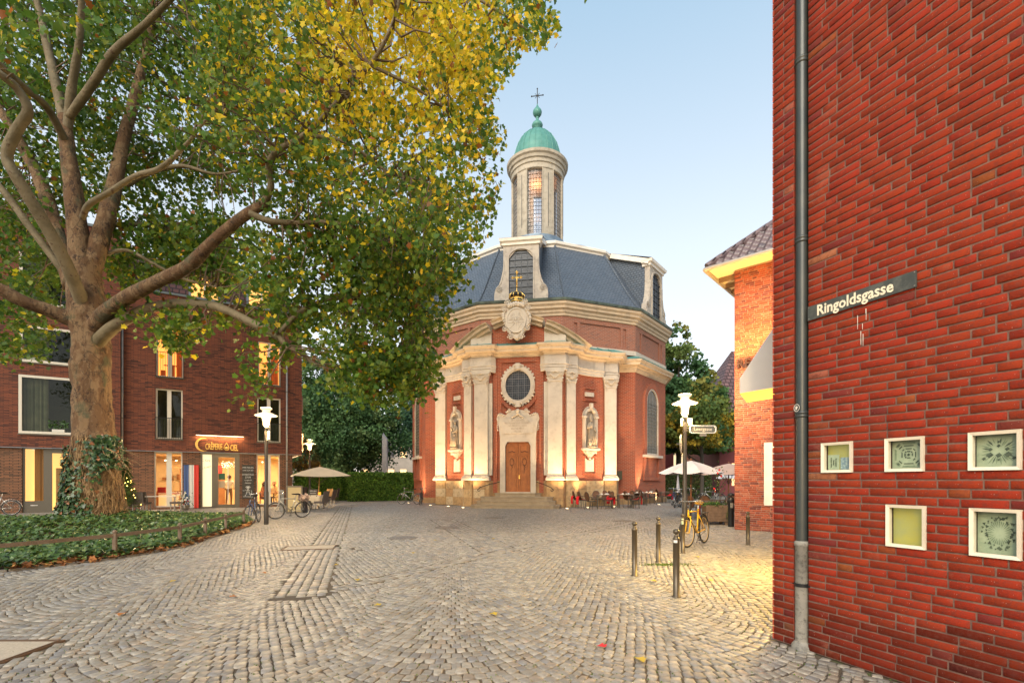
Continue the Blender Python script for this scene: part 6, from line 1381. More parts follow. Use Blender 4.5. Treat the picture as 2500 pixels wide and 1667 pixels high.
tree('pale_tree', 'paler green tree rising between the apartment house and the dark tree', b0, 13, [(0,0,8,4.6,4,5),(1,0,12,3,3,3)], 12000, mg, .34, .25, 8, 90, 2)
b0 = P(742,1200,40); b0.z = 0
tree('autumn_tree', 'small orange-leaved tree beside the lit passage', b0, 5, [(0,0,3.6,1.4,1.2,1.4),(.2,0,2.5,1.1,1,1)], 2500, [(.30,.17,.03),(.22,.14,.03),(.12,.12,.03)], .16, .08, 9, 40, 1.5)
b0 = P(1655,1200,48); b0.z = 0
tree('tall_tree', 'tall loose tree with pointed top right of the church', b0, 16, [(-.5,0,8,4.4,4,4.0),(1.5,0,6.5,4,4,3),(-.4,0,12,3.2,3,3.0),(-.2,0,15,1.7,2,2.2),(-3.2,0,9,2.6,3,3.2),(-4.4,0,12.5,1.5,2,2.4),(3.4,0,6.5,3,3,2.6),(2.0,0,9.5,3.0,3,3)], 26000, [(.08,.17,.06),(.06,.14,.055),(.13,.19,.05),(.2,.2,.04)], .36, .25, 12, 170, 4.2)
b0 = P(1712,1200,40); b0.z = 0
tree('low_tree', 'lower yellow-green tree behind the right street lamp', b0, 9, [(0,0,5.8,2.8,3,2.6),(-1.6,0,5,2.6,3,2.2),(-3.2,0,4.6,2.2,2,2)], 13000, [(.14,.19,.04),(.24,.22,.03),(.09,.15,.04),(.34,.25,.03)], .26, .16, 14, 110, 4.3)
def hedge(name, lab, a, b, w, h, n, cols, seed, leaf=.12):
    g_ = np.random.default_rng(seed); o = thing(name, lab, 'hedge', (a[0],a[1],0), math.atan2(b[1]-a[1], b[0]-a[0])); L = math.hypot(b[0]-a[0], b[1]-a[1])
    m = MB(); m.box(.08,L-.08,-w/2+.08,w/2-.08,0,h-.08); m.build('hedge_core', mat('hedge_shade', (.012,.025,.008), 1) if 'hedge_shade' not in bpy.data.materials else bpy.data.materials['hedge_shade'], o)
    f = g_.choice(3,n,p=[.55,.33,.12]); x = g_.uniform(0,L,n); z = g_.uniform(.02,h,n); y = np.where(f == 0, -w/2, g_.uniform(-w/2,w/2,n)); z = np.where(f == 1, h, z); x = np.where(f == 2, g_.choice([0,L],n), x)
    P_ = np.stack([x,y,z],1)+g_.normal(0,.045,(n,3)); P_[:,2] = np.maximum(P_[:,2],.02); nr_ = g_.normal(0,.7,(n,3)); nr_[:,1] -= .6; nr_[:,2] += .4; cl = np.array(cols)[g_.choice(len(cols),n)]*g_.uniform(.6,1.3,(n,1))
    scatter('hedge_leaves', P_, nr_, g_.normal(0,1,(n,3)), g_.uniform(.6,1.3,n)*leaf, cl, QT, QF, crm_, o); return o
hg_ = [(.09,.20,.03),(.12,.25,.04),(.06,.14,.03)]
def gp_(x, d): v_ = P(x, HY, d); return (v_.x, v_.y)
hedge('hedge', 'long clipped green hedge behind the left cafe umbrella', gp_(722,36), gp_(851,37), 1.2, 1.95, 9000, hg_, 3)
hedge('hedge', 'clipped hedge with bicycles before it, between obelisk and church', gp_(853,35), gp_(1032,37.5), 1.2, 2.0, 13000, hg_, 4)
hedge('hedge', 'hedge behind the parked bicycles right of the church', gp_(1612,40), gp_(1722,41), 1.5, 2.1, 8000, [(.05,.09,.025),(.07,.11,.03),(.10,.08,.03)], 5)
# ================================================================ houses behind
pst = mat('pale_render', (.50,.44,.38), .8, 0, (.42,.37,.32), 1.5); lit_w = mat('far_lit_window', (.9,.6,.3), .5, emit=1.0, ecol=(1,.62,.25)); dk_w = mat('far_dark_window', (.08,.08,.09), .2)
def far_house(lab, x0, x1, d, h, rows, cols_, mt, lit, stripes=True, roof=None, zt=2.0):
    a, b = P(x0,HY,d), P(x1,HY,d); L = b.x-a.x; o = thing('far_house', lab, 'building', (a.x,d,0)); m = MB(); m.box(0,L,0,8,0,h); m.build('wall', mt, o); rr = random.Random(int(x0))
    if stripes:
        m = MB(); z = .4
        while z < h-.2: m.box(-.01,L+.01,-.05,0,z,z+.32); z += .42
        m.build('banding', pst, o)
    for r in range(rows):
        for c_ in range(cols_):
            w = L/cols_; x = c_*w+w*.25; z = .9+r*(h/rows); q = lit[(r*cols_+c_)%len(lit)]; m = MB(); m.box(x,x+w*.5,-.09,-.02,z,z+h/rows*.55); win = m.build('window', lit_w if q else dk_w, o)
            m = MB(); m.ring([(x-.08,z-.08),(x+w*.5+.08,z-.08),(x+w*.5+.08,z+h/rows*.55+.08),(x-.08,z+h/rows*.55+.08)], [(x,z),(x+w*.5,z),(x+w*.5,z+h/rows*.55),(x,z+h/rows*.55)], -.14, 0); m.box(x+w*.24,x+w*.26,-.12,-.08,z,z+h/rows*.55); m.build('window_frame', pst, win)
    if roof: m = MB(); m.add([(-.5,-.5,h),(L+.5,-.5,h),(L-1,4,h+4),(1,4,h+4)], [(0,1,2,3)]); m.build('roof', roof, o)
    return o
far_house('pale stone-banded house far behind the left cafe umbrella', 700, 820, 75, 8, 2, 3, pst, (0,1,0,0,1,0))
far_house('pale house with lit shop windows seen under the trees left of the church', 880, 1060, 82, 9, 2, 6, pst, (1,0,1,1,0,0,0,1,0))
far_house('cream lit building with white window grid behind the right cafe', 1600, 1800, 70, 8.5, 2, 5, mat('lit_cream_wall', (.70,.58,.40), .8, emit=.30, ecol=(1,.75,.4)), (1,0,1,0,1,1), False)  # wall emission stands in for light falling on the facade
m = MB(); gx0 = P(1690,HY,66).x; gx1 = P(1760,HY,66).x; o = thing('glazed_bay', 'white gridded glazing on the far lit building right of the church', 'glazing', (gx0,66,0)); Lx = gx1-gx0
m = MB(); m.box(0,Lx,0,.1,5.4,9.0); m.build('pane', mat('dusk_glass', (.10,.14,.12), .15, emit=.08, ecol=(.8,.9,.6)), o)
m = MB()
for i in range(9): m.box(Lx*i/8-.06,Lx*i/8+.06,-.08,0,5.4,9.0)
for i in range(5): m.box(0,Lx,-.08,0,5.35+i*.9,5.47+i*.9)
m.build('glazing_bar', M['white'], o)
rdm = mat('plum_brick_far', (.23,.06,.06), .8, 0, (.19,.05,.055), 1); rt = brick_mat('far_roof_tile', (.20,.12,.12), (.13,.08,.09), (.05,.03,.03), .5,.4,.06,(.08,.05,.06),.6,rough=.6,b=1)
a = P(1757,HY,48); o = thing('red_house', 'plum red house with steep tiled roof far behind the corner house', 'building', (a.x,48,0)); hh2 = EYE+(HY-1005)/FP*48
m = MB(); m.box(0,9,0,10,0,hh2); m.box(-.05,.12,-.06,0,0,hh2); m.build('wall', rdm, o)
m = MB(); pk = EYE+(HY-900)/FP*48+1.2; m.add([(-.7,-.3,hh2-.1),(9,-.3,hh2-.1),(9,4.5,hh2+7.2),(3.2,4.5,hh2+7.2)], [(0,1,2,3)]); m.add([(-.7,-.3,hh2-.1),(3.2,4.5,hh2+7.2),(-.7,10,hh2-.1)], [(0,1,2)]); m.build('roof', rt, o)
m = MB(); m.box(1.2,2.0,-.04,0,1,3.2); m.build('window', lit_w, o)
a = P(1612,HY,58); o = thing('red_annex', 'small plum red annex between church and lit building', 'building', (a.x,58,0)); m = MB(); m.box(0,1.6,0,6,0,6.2); m.build('wall', rdm, o); m = MB(); m.add([(-.2,-.2,6.2),(1.8,-.2,6.2),(1.8,3,7.6),(-.2,3,7.6)], [(0,1,2,3)]); m.build('roof', rt, o)
# obelisk
a = P(940,HY,42); o = thing('obelisk', 'slender grey stone stele with slanted tip behind the hedge', 'obelisk', (a.x,42,0)); ht = EYE+(HY-1055)/FP*42
m = MB(); m.add([(-.2,-.2,0),(.2,-.2,0),(.2,.2,0),(-.2,.2,0),(-.2,-.2,ht-.3),(.2,-.2,ht-.6),(.2,.2,ht-.6),(-.2,.2,ht)], [(0,1,5,4),(1,2,6,5),(2,3,7,6),(3,0,4,7),(4,5,6,7)]); m.build('shaft', mat('grey_stele', (.42,.42,.44), .6, 0, (.34,.33,.34), 2), o)
m = MB(); m.box(-.35,.35,-.35,.35,0,.3); m.build('base', pst, o)
SPK = .46
# ================================================================ street lamps
pole_m = mat('anthracite_pole', (.05,.045,.038), .4, .4, (.07,.06,.05), 6); lampg = mat('glowing_lamp_glass', (1,.9,.7), .4, emit=2.6, ecol=(1,.74,.38)); lampw = mat('lamp_white_shade', (.85,.8,.7), .4, emit=.35, ecol=(1,.68,.30))
def lamp(loc, h, lab, power, parts=True, gp='street lamps on the square'):
    o = thing('street_lamp', lab, 'street lamp', loc, 0, gp); k = h/4.1
    m = MB(); m.lathe([(.075,0),(.075,1.1),(.058,1.15),(.055,h-.72*k)], 16); m.build('pole', pole_m, o, smooth=True)
    m = MB(); m.lathe([(.001,0),(.085,0),(.095,.02),(.11,.20),(.15,.30),(.001,.30)], 20, (0,0,h-.72*k)); m.build('lamp_glass', lampg, o, smooth=True)
    m = MB(); m.lathe([(.15,.30),(.36,.335),(.37,.35),(.18,.43),(.13,.45),(.12,.50)], 28, (0,0,h-.72*k)); m.lathe([(.001,.50),(.12,.52),(.18,.56),(.19,.585),(.17,.61),(.001,.63)], 24, (0,0,h-.72*k)); m.build('lamp_shade', lampw, o, smooth=True)
    m = MB()
    for a in range(4): c_, s_ = math.cos(a*math.pi/2+.4), math.sin(a*math.pi/2+.4); m.tube([(.09*c_,.09*s_,h-.74*k),(.13*c_,.13*s_,h-.55*k),(.19*c_,.19*s_,h-.40*k)], .010, 5)
    m.lathe([(.06,-.05),(.09,-.02),(.09,.01)], 14, (0,0,h-.72*k)); m.build('lamp_bracket', pole_m, o)
    l = light('POINT', (loc[0],loc[1],h-.05*k+.12), power*.35, (1,.66,.30), .16); l2 = light('POINT', (loc[0]-.0,loc[1],h-.86*k), power*.55, (1,.66,.30), .12)
    return o
la = G(650,1280); LA = lamp((la.x,la.y,0), 4.08, 'lit street lamp beside the two bicycles at the end of the ivy bed', 1100)
lb = P(1672,HY,14.1); LBm = lamp((lb.x,lb.y,0), 4.12, 'lit street lamp with street name arm and yellow bicycle at its foot', 1100)
lc = P(756,HY,30); LC = lamp((lc.x,lc.y,0), 4.15, 'small distant lit street lamp rising beside the cream umbrella', 500)
ld = P(1635.5,HY,60); lamp((ld.x,ld.y,0), 4.1, 'tiny farthest lit lamp behind the parked bicycles right of the church', 300)
assumed_lamp = (.2,-1.6); lamp((assumed_lamp[0],assumed_lamp[1],0), 3.6, 'assumed street lamp behind the viewer, added to light the near wall and leaves', 700)  # unseen lamp, added to give the near wall and leaves warm light
# things fixed to the lamps
sx = lb.x; o = thing('street_sign', 'framed street name arm reading Loergasse on the right lamp post', 'street sign', (sx+.06,lb.y-.03,EYE+(HY-1048)/FP*14.1), 0)
m = MB(); rrp = lambda x0,x1,z0,z1,r_: [(x1-r_,z0),(x1,z0+r_),(x1,z1-r_),(x1-r_,z1),(x0+r_,z1),(x0,z1-r_),(x0,z0+r_),(x0+r_,z0)]
m.ring(rrp(.06,.84,-.115,.115,.05), rrp(.085,.815,-.09,.09,.04), -.02, .02); m.build('sign_frame', M['white'], o)
m = MB(); m.panel(rrp(.10,.80,-.078,.078,.03), -.012, .012); m.box(-.02,.1,-.008,.008,-.05,-.035); m.box(-.02,.1,-.008,.008,.035,.05); m.build('plate', mat('grey_sign_plate', (.13,.13,.11), .5), o)
text('Loergasse', .135, (.45,-.014,.0), (math.pi/2,0,0), crm, o, ext=.001, sx=.98, off=.001); m = MB(); m.box(.36,.56,-.006,.006,-.20,-.125); m.build('number_plate', mat('small_plate', (.3,.26,.2), .5), o)
o = thing('round_sign', 'grey back of a round traffic sign on the right lamp post', 'traffic sign', (sx-.10,lb.y+.05,EYE+(HY-1083)/FP*14.1), 1.15); m = MB(); m.panel([(.28*math.cos(t),.28*math.sin(t)) for t in [2*math.pi*i/28 for i in range(28)]], -.01, .01); m.build('plate', mat('galvanised_plate', (.40,.37,.30), .45, .4), o); m = MB(); m.box(-.02,.02,-.02,.12,-.02,.02); m.build('bracket', pole_m, o)
o = thing('notice_board', 'small picture plaques clipped either side of the right lamp post', 'notice', (sx,lb.y-.03,EYE+(HY-1030)/FP*14.1)); m = MB(); m.box(-.14,-.06,-.01,.01,-.12,.12); m.box(.08,.21,-.01,.01,-.12,.12); m.build('plaque', mat('printed_plaque', (.16,.15,.10), .5, 0, (.15,.25,.2), 40), o)
o = thing('street_sign', 'small white sign clipped to the left lamp post', 'sign', (la.x+.06,la.y-.03,EYE+(HY-1064)/FP*16.55), -.9); m = MB(); m.ring([(0,-.14),(.36,-.14),(.36,.14),(0,.14)], [(.03,-.11),(.33,-.11),(.33,.11),(.03,.11)], -.012, .012); m.build('sign_frame', M['white'], o); m = MB(); m.box(.03,.33,-.005,.005,-.11,.11); m.build('plate', mat('grey_plate', (.25,.25,.24), .5), o)
# ================================================================ bollards
bmt = mat('bronze_grey_bollard', (.085,.07,.05), .38, .5, (.11,.09,.065), 5, .05, 60)
def bollard(x, y, ht, lab, extra=None):
    g_ = G(x, y); o = thing('bollard', lab, 'bollard', (g_.x,g_.y,0), 0, 'bollards across the lane'); m = MB(); r_ = .042
    m.lathe([(r_+.02,0),(r_+.02,.008),(r_,.015),(r_,ht-.15),(r_+.004,ht-.148),(r_+.004,ht-.13),(r_-.01,ht-.115)], 20); m.build('post', bmt, o, smooth=True)
    m = MB(); m.lathe([(r_-.01,-.12),(.026,-.105),(.03,-.095),(.022,-.085)]+[(.043*math.sin(math.pi*(.15+.85*i/9)), -.043-.036*math.cos(math.pi*(.15+.85*i/9))) for i in range(10)], 20, (0,0,ht)); m.build('knob', bmt, o, smooth=True)
    if extra: m = MB(); m.lathe([(r_+.001,extra[0]),(r_+.001,extra[1])], 10, a0=math.radians(200), a1=math.radians(270)); m.build('sticker', pal if extra[2] else M['white'], o)
bollard(1549,1405,.865,'bollard left of the nearest one, farthest left of the row'); bollard(1651,1456,.885,'nearest and tallest-looking bollard with a small square sticker',(.70,.735,0)); bollard(1607,1371,.84,'bollard in the middle behind the two nearest ones')
bollard(1667,1350,.82,'bollard touching the lamp post, wrapped with a pale sticker',(.6,.72,1)); bollard(1826,1330,.79,'lone bollard before the brick corner house')
# ================================================================ low rail fence round the bed
fmtl = mat('rusty_brown_rail', (.15,.105,.07), .6, .3, (.20,.15,.11), 6)
FE = thing('bed_fence', 'low brown metal rail fence in front of the ivy bed', 'fence', (0,0,0))
fpts = [Vector((-10.9,5.0,0)), G(-170,1420), G(280,1362), G(439,1334), G(501,1314), G(551,1299), G(595,1285)]
for i, p in enumerate(fpts):
    m = MB(); m.cbox((p.x,p.y,.24),(.06,.06,.48),.2); m.build('post', fmtl, FE); m = MB(); m.lathe([(.03,.0),(.042,.03),(.03,.06),(.001,.07)], 10, (p.x,p.y,.48)); m.build('post_cap', fmtl, FE, smooth=True)
    if i: m = MB(); a = fpts[i-1]; m.bar((a.x,a.y,.44),(p.x,p.y,.44),.018,.07); m.build('rail', fmtl, FE)
# ================================================================ bicycles
tyre = mat('black_tyre', (.02,.02,.02), .8); chrome = mat('worn_chrome', (.45,.44,.42), .25, .9); saddle_m = mat('black_saddle', (.02,.018,.016), .6)
def torus(m, c, R, r, n=28, k=6):
    b = len(m.v); vs = [((R+r*math.cos(2*math.pi*j/k))*math.cos(2*math.pi*i/n)+c[0], r*math.sin(2*math.pi*j/k)+c[1], (R+r*math.cos(2*math.pi*j/k))*math.sin(2*math.pi*i/n)+c[2]) for i in range(n) for j in range(k)]
    m.add(vs, [(i*k+j,((i+1)%n)*k+j,((i+1)%n)*k+(j+1)%k,i*k+(j+1)%k) for i in range(n) for j in range(k)])
def bicycle(loc, rz, lab, frame, tyre_m=None, lean=.06, basket=None, steer=0, wall=None, seat=None, gp='bicycles parked around the square', detail=True, R=.33):
    """x forwards, front wheel at +x"""
    o = thing('bicycle', lab, 'bicycle', loc, rz, gp); o.rotation_euler = (lean, 0, rz); tyre_m = tyre_m or tyre
    st = lambda v: Vector((.53,0,0))+Matrix.Rotation(steer,3,'Z')@(v-Vector((.53,0,0)))
    for cx_, s_ in ((-.53,0),(.53,1)):
        w = bpy.data.objects.new('wheel', None); COL.objects.link(w); w.parent = o
        m = MB(); m.xf = st if s_ else None; torus(m,(cx_,0,R),R-.02,.02); m.build('tyre', tyre_m, w, smooth=True, uv=False)
        m = MB(); m.xf = st if s_ else None; torus(m,(cx_,0,R),R-.045,.010,28,4); m.tube([(cx_,-.04,R),(cx_,.04,R)], .022, 8)
        if detail:
            for k in range(18): a = 2*math.pi*k/18; m.tube([(cx_,.02*(-1)**k,R),(cx_+(R-.045)*math.cos(a),0,R+(R-.045)*math.sin(a))], .0018, 3, cap=False)
        m.build('rim', wall or chrome, w, smooth=True, uv=False)
    m = MB(); bb = (-.08,0,.28); hd = (.38,0,.80); st_ = (-.20,0,.78)
    for a, b, r_ in ((bb,(.40,0,.72),.018),(st_,hd,.016),(bb,(-.22,0,.84),.016),(bb,(-.53,.03,R),.010),((-.53,.03,R),(-.19,0,.74),.009),((-.53,-.03,R),(-.19,0,.74),.009),((-.53,-.03,R),bb,.010),((.37,0,.84),(.41,0,.68),.02)): m.tube([a,b], r_, 7)
    m.build('frame', frame, o, smooth=True, uv=False)
    m = MB(); m.xf = st
    for y in (-.05,.05): m.tube([(.41,y*.5,.68),(.43,y,.62),(.47,y,.48),(.53,y,R)], .013, 6)
    m.tube([(.41,-.05,.68),(.41,.05,.68)], .016, 6); m.build('fork', frame, o, smooth=True, uv=False)
    m = MB(); m.xf = st; m.tube([(.39,0,.78),(.36,0,1.0),(.40,0,1.02)], .013, 6); m.tube([(.24,-.30,1.02),(.34,-.26,1.04),(.42,-.1,1.03),(.42,.1,1.03),(.34,.26,1.04),(.24,.30,1.02)], .012, 6); m.tube([(.36,-.2,1.0),(.30,-.3,.98)], .005, 4); m.tube([(.36,.2,1.0),(.30,.3,.98)], .005, 4); m.build('handlebar', chrome, o, smooth=True, uv=False)
    m = MB(); m.tube([(-.22,0,.82),(-.24,0,.95)], .012, 6); m.build('seat_post', chrome, o, uv=False)
    m = MB(); m.add([(-.38,-.09,.99),(-.38,.09,.99),(-.22,.07,.99),(-.05,.02,.985),(-.05,-.02,.985),(-.22,-.07,.99),(-.36,-.05,.93),(-.36,.05,.93),(-.08,.01,.95),(-.08,-.01,.95)], [(0,5,4,3,2,1),(6,7,8,9),(0,1,7,6),(1,2,3,8,7),(3,4,9,8),(4,5,0,6,9)]); m.build('saddle', seat or saddle_m, o, uv=False)
    m = MB(); torus(m,(-.08,.03,.28),.09,.006,16,4); m.tube([(-.08,.04,.28),(-.02,.06,.13)], .009, 5); m.tube([(-.08,-.04,.28),(-.14,-.06,.43)], .009, 5); m.box(-.06,.03,.06,.14,.115,.135); m.box(-.18,-.09,-.14,-.06,.42,.44); m.tube([(-.08,.03,.37),(-.53,.03,R+.04)], .004, 4); m.tube([(-.08,.03,.19),(-.53,.03,R-.04)], .004, 4); m.build('crank', tyre, o, uv=False)
    m = MB()
    for cx_, a0, a1 in ((-.53,10,190),(.53,60,160)):
        pts = [(cx_+(R+.025)*math.cos(math.radians(a)),0,R+(R+.025)*math.sin(math.radians(a))) for a in range(a0,a1,12)]; m = MB(); m.tube(pts, .014, 5); m.build('mudguard', chrome if wall is None else tyre, o, smooth=True, uv=False)
    m = MB(); m.tube([(-.25,0,.30),(-.40,-.14,.02)], .007, 5); m.build('kickstand', chrome if wall is None else tyre, o, smooth=True, uv=False)
    m = MB(); m.box(-.75,-.33,-.06,.06,.72,.735); m.tube([(-.70,.05,.72),(-.54,.04,R)], .006, 4); m.tube([(-.70,-.05,.72),(-.54,-.04,R)], .006, 4); m.build('carrier', tyre, o, uv=False)
    if basket:
        m = MB(); rr = random.Random(3)
        for k in range(70): p = Vector((-.55+rr.uniform(-.18,.18),rr.uniform(-.2,.2),.82+rr.uniform(-.12,.12))); a = Vector((rr.uniform(-1,1),rr.uniform(-1,1),rr.uniform(-1,1)))*.08; b = Vector((rr.uniform(-1,1),rr.uniform(-1,1),rr.uniform(-1,1)))*.07; m.add([p-a,p+b,p+a,p-b], [(0,1,2,3)])
        m.cbox((-.55,0,.82),(.30,.3,.2)); m.build('bag', basket, o, uv=False)
    return o
sil = mat('silver_frame', (.42,.42,.40), .3, .7); blu = mat('blue_frame', (.04,.07,.16), .35, .3); yel = mat('yellow_frame', (.75,.42,.01), .35); blkf = mat('black_frame', (.02,.02,.022), .3, .3)
ga = G(629,1276); bicycle((-8.98,16.9,0), math.radians(-76), 'blue and silver bicycle leaning just left of the left lamp post', blu, lean=.08, steer=-.35)
gb_ = G(676,1265); bicycle((-8.85,19.2,0), math.radians(-132), 'silver bicycle with patterned bag before the cream board', sil, lean=-.1, basket=mat('patterned_bag', (.10,.06,.06), .8, 0, (.45,.35,.3), 25), steer=-.35)
gy = G(1700,1318); tw = mat('tan_tyre', (.45,.33,.18), .7); yb = P(1695,HY,11.5)
bicycle((4.27,11.2,0), math.radians(-131), 'bright yellow bicycle parked at the foot of the right lamp post', yel, tyre_m=tyre, lean=.05, wall=tw, seat=mat('yellow_saddle', (.6,.33,.03), .5), steer=-.15)
far_b = [(1000,30.5,170,'bicycle before the hedge left of the church, orange reflector',sil),(1027,30,95,'dark bicycle leaning at the left church corner by the hedge',blkf),(1652,27,60,'first dark bicycle in the cluster beside the umbrella pole',blkf),(1660,27.4,75,'second bicycle in the tight cluster right of the church',sil),(1668,27.2,100,'third bicycle in the tight cluster right of the church',blkf),(1644,28.5,80,'bicycle at the rear of the cluster against the hedge',blu),(1692,29,110,'dark bicycle between lamp post and umbrella pole',blkf),(1738,31,172,'pale bicycle standing before the lit cream building',sil)]
for x, d, a, lab, fr_ in far_b: v_ = P(x,HY,d); bicycle((v_.x,v_.y,0), math.radians(a), lab, fr_, lean=.07, detail=False)
v_ = P(-8,HY,20.6); bicycle((v_.x-.1,v_.y,0), math.radians(205), 'bicycle cut off by the left edge before the lit brick wall', sil, lean=.05)
# ================================================================ cafe furniture
def blob(m, c, r, n=8): m.ball(c, r, n)
wick = mat('brown_rattan', (.13,.06,.03), .7, 0, (.09,.04,.02), 25, .3, 80); steel = mat('dark_steel', (.08,.07,.06), .4, .5); redb = mat('red_blanket', (.72,.012,.025), .9, 0, (.55,.01,.018), 6, .3, 40)
def round_chair(loc, rz, lab, gp, blanket=False):
    o = thing('cafe_chair', lab, 'chair', loc, rz, gp)    # faces +x
    m = MB()
    for s_ in (-1,1):
        for q, x in ((0,.20),(1,-.20)): 
            l_ = MB(); l_.tube([(x,s_*.20,.44),(x+(.03 if x > 0 else -.05),s_*.22,0)], .011, 6); l_.build('leg', steel, o, uv=False)
    m.prism([(.24*math.cos(2*math.pi*i/16),.23*math.sin(2*math.pi*i/16)) for i in range(16)], .42, .46); m.build('seat', steel, o, uv=False)
    m = MB(); n = 14; vs = []
    for lay, off in ((0,0),(1,-.03)):
        for i in range(n): t = math.pi*2*i/n; vs.append((-.20-.10*(.5+.5*math.sin(t))+off, .20*math.cos(t), .68+.23*math.sin(t)))
    m.add(vs, [tuple(range(n)), tuple(range(n,2*n))[::-1]]+[((i+1)%n,i,n+i,n+(i+1)%n) for i in range(n)]); m.build('backrest', wick, o, uv=False)
    m = MB(); m.tube([(-.2-.10*(.5+.5*math.sin(t))-.015, .215*math.cos(t), .68+.245*math.sin(t)) for t in [2*math.pi*i/16 for i in range(17)]], .012, 5)
    for s_ in (-1,1): m.tube([(-.24,s_*.2,.66),(0,s_*.26,.66),(.18,s_*.22,.62),(.2,s_*.2,.44)], .011, 5)
    m.build('back_frame', steel, o, uv=False)
    if blanket:
        b_ = thing('blanket', 'red blanket over the chair: '+lab[:0]+blanket, 'blanket', loc, rz, 'red blankets on the church cafe chairs'); m = MB(); n = 6; vs = []
        for i in range(n+1):
            y = -.20+.40*i/n; w = .012*math.sin(i*2.1); vs += [(.10+w,y,.49),(-.14,y,.49+w),(-.30+w,y,.66),(-.36+w,y,.62),(-.38+w*2,y*.9,.42),(-.37+w*3,y*.85,.24+.03*math.sin(i*3))]
        m.add(vs, [(i*6+j,i*6+j+1,(i+1)*6+j+1,(i+1)*6+j) for i in range(n) for j in range(5)]); m.add([(x,y,z-.015) for x,y,z in vs], [(i*6+j,(i+1)*6+j,(i+1)*6+j+1,i*6+j+1) for i in range(n) for j in range(5)]); m.build('cloth', redb, b_, smooth=True, uv=False)
    return o
dkt = mat('dark_table_top', (.10,.075,.06), .45, 0, (.14,.1,.08), 8); wht = mat('white_crockery', (.75,.72,.66), .4)
def table(loc, rz, lab, gp, items=True, w=.42):
    o = thing('cafe_table', lab, 'table', loc, rz, gp); m = MB(); m.box(-w,w,-w*.8,w*.8,.71,.745); m.build('tabletop', dkt, o)
    for sx_ in (-1,1):
        for sy in (-1,1): m = MB(); m.cbox((sx_*(w-.04),sy*(w*.8-.04),.355),(.05,.05,.71)); m.build('leg', steel, o)
    if items:
        t_ = thing('napkin_stack', 'white folded napkins and cup on the table: '+items, 'napkins', (loc[0],loc[1],.746), rz, 'white napkins on the church cafe tables'); m = MB(); m.lathe([(.12,0),(.13,.02),(.08,.06),(.001,.07)], 10, (.12,.05,0)); m.lathe([(.05,0),(.06,.05),(.04,.06)], 8, (-.15,-.05,0)); m.box(-.3,-.1,-.2,0,0,.012); m.build('napkin', wht, t_, smooth=False)
    return o
def zp(zx, zy): return G(1380+zx/9.046, 1130+zy/9.046)
cafe = 'cafe chairs before the church wall'; tg = 'cafe tables before the church wall'
# x in the photograph, y of the feet, facing, blanket, label
C_ = [(290,985,10,'on the leftmost chair','rattan chair farthest left at the church cafe, red blanket'),(410,1000,15,'on the second chair from the left','second rattan chair from the left at the church cafe'),(575,1030,25,None,'rattan chair left of the first table, nearest the viewer'),
      (660,960,-110,None,'chair behind the first table, half hidden'),(820,950,-120,None,'chair behind the first table next to the pillar base'),(930,1010,-160,'hanging between first and second table','chair with hanging red blanket between first and second table'),(1080,985,20,'folded on the chair left of the second table','chair left of the second table with folded red blanket'),
      (985,935,-95,None,'chair behind the gap of the first two tables'),(1385,960,-150,None,'chair behind the second table on its right'),(1420,985,25,None,'tall-backed chair right behind the second table'),(1530,1000,170,'on the chair at the right of the second table','chair at the right end of the second table, red blanket'),
      (1620,925,-90,None,'chair behind the third table below the brick corner'),(1760,930,15,None,'sunlit-looking chair between third and fourth tables'),(1930,890,-100,None,'chair beyond the fourth table near the wall lamp'),(2110,880,10,None,'chair alone left of the fifth table'),(2255,880,-170,'on the farthest chair at the fifth table','farthest right church cafe chair covered by a red blanket')]
for x, y, a, bl, lab in C_: g_ = zp(x,y); round_chair((g_.x,g_.y,0), math.radians(a), lab, cafe, bl)
for x, y, lab, it in ((870,1000,'first dark table at the left of the church cafe','first from the left'),(1330,990,'second dark table at the church cafe','second from the left'),(1640,925,'third dark table at the church cafe','third from the left'),(1850,905,'fourth dark table at the church cafe, next to the ground lamp','fourth from the left'),(2240,870,'fifth and farthest table at the church cafe',None)):
    g_ = zp(x,y); table((g_.x,g_.y,0), math.radians(-6), lab, tg, it)
def z2p(zx, zy): return G(1640+zx/8.7125, 1180+zy/8.7125)
cg = 'chairs of the cafe by the corner house'
for x, y, a, bl, lab in ((520,740,20,None,'rattan chair behind the handlebar of the yellow bicycle'),(750,760,-95,None,'rattan chair right of the yellow bicycle, behind the small table'),(985,790,160,None,'brown rattan chair behind the wooden planter'),(1010,740,150,None,'rattan chair hidden behind the planter chair'),(1170,700,-150,None,'chair at the back table near the rose'),(830,790,-20,'over the small table end beside the planter','rattan chair behind the red cloth')):
    g_ = z2p(x,y); round_chair((g_.x,g_.y,0), math.radians(a), lab, cg, bl)
for x, y, lab in ((690,800,'small dark table beside the yellow bicycle'),(1130,740,'back table behind the wooden planter')): g_ = z2p(x,y); table((g_.x,g_.y,0), .1, lab, 'tables of the cafe by the corner house', None)
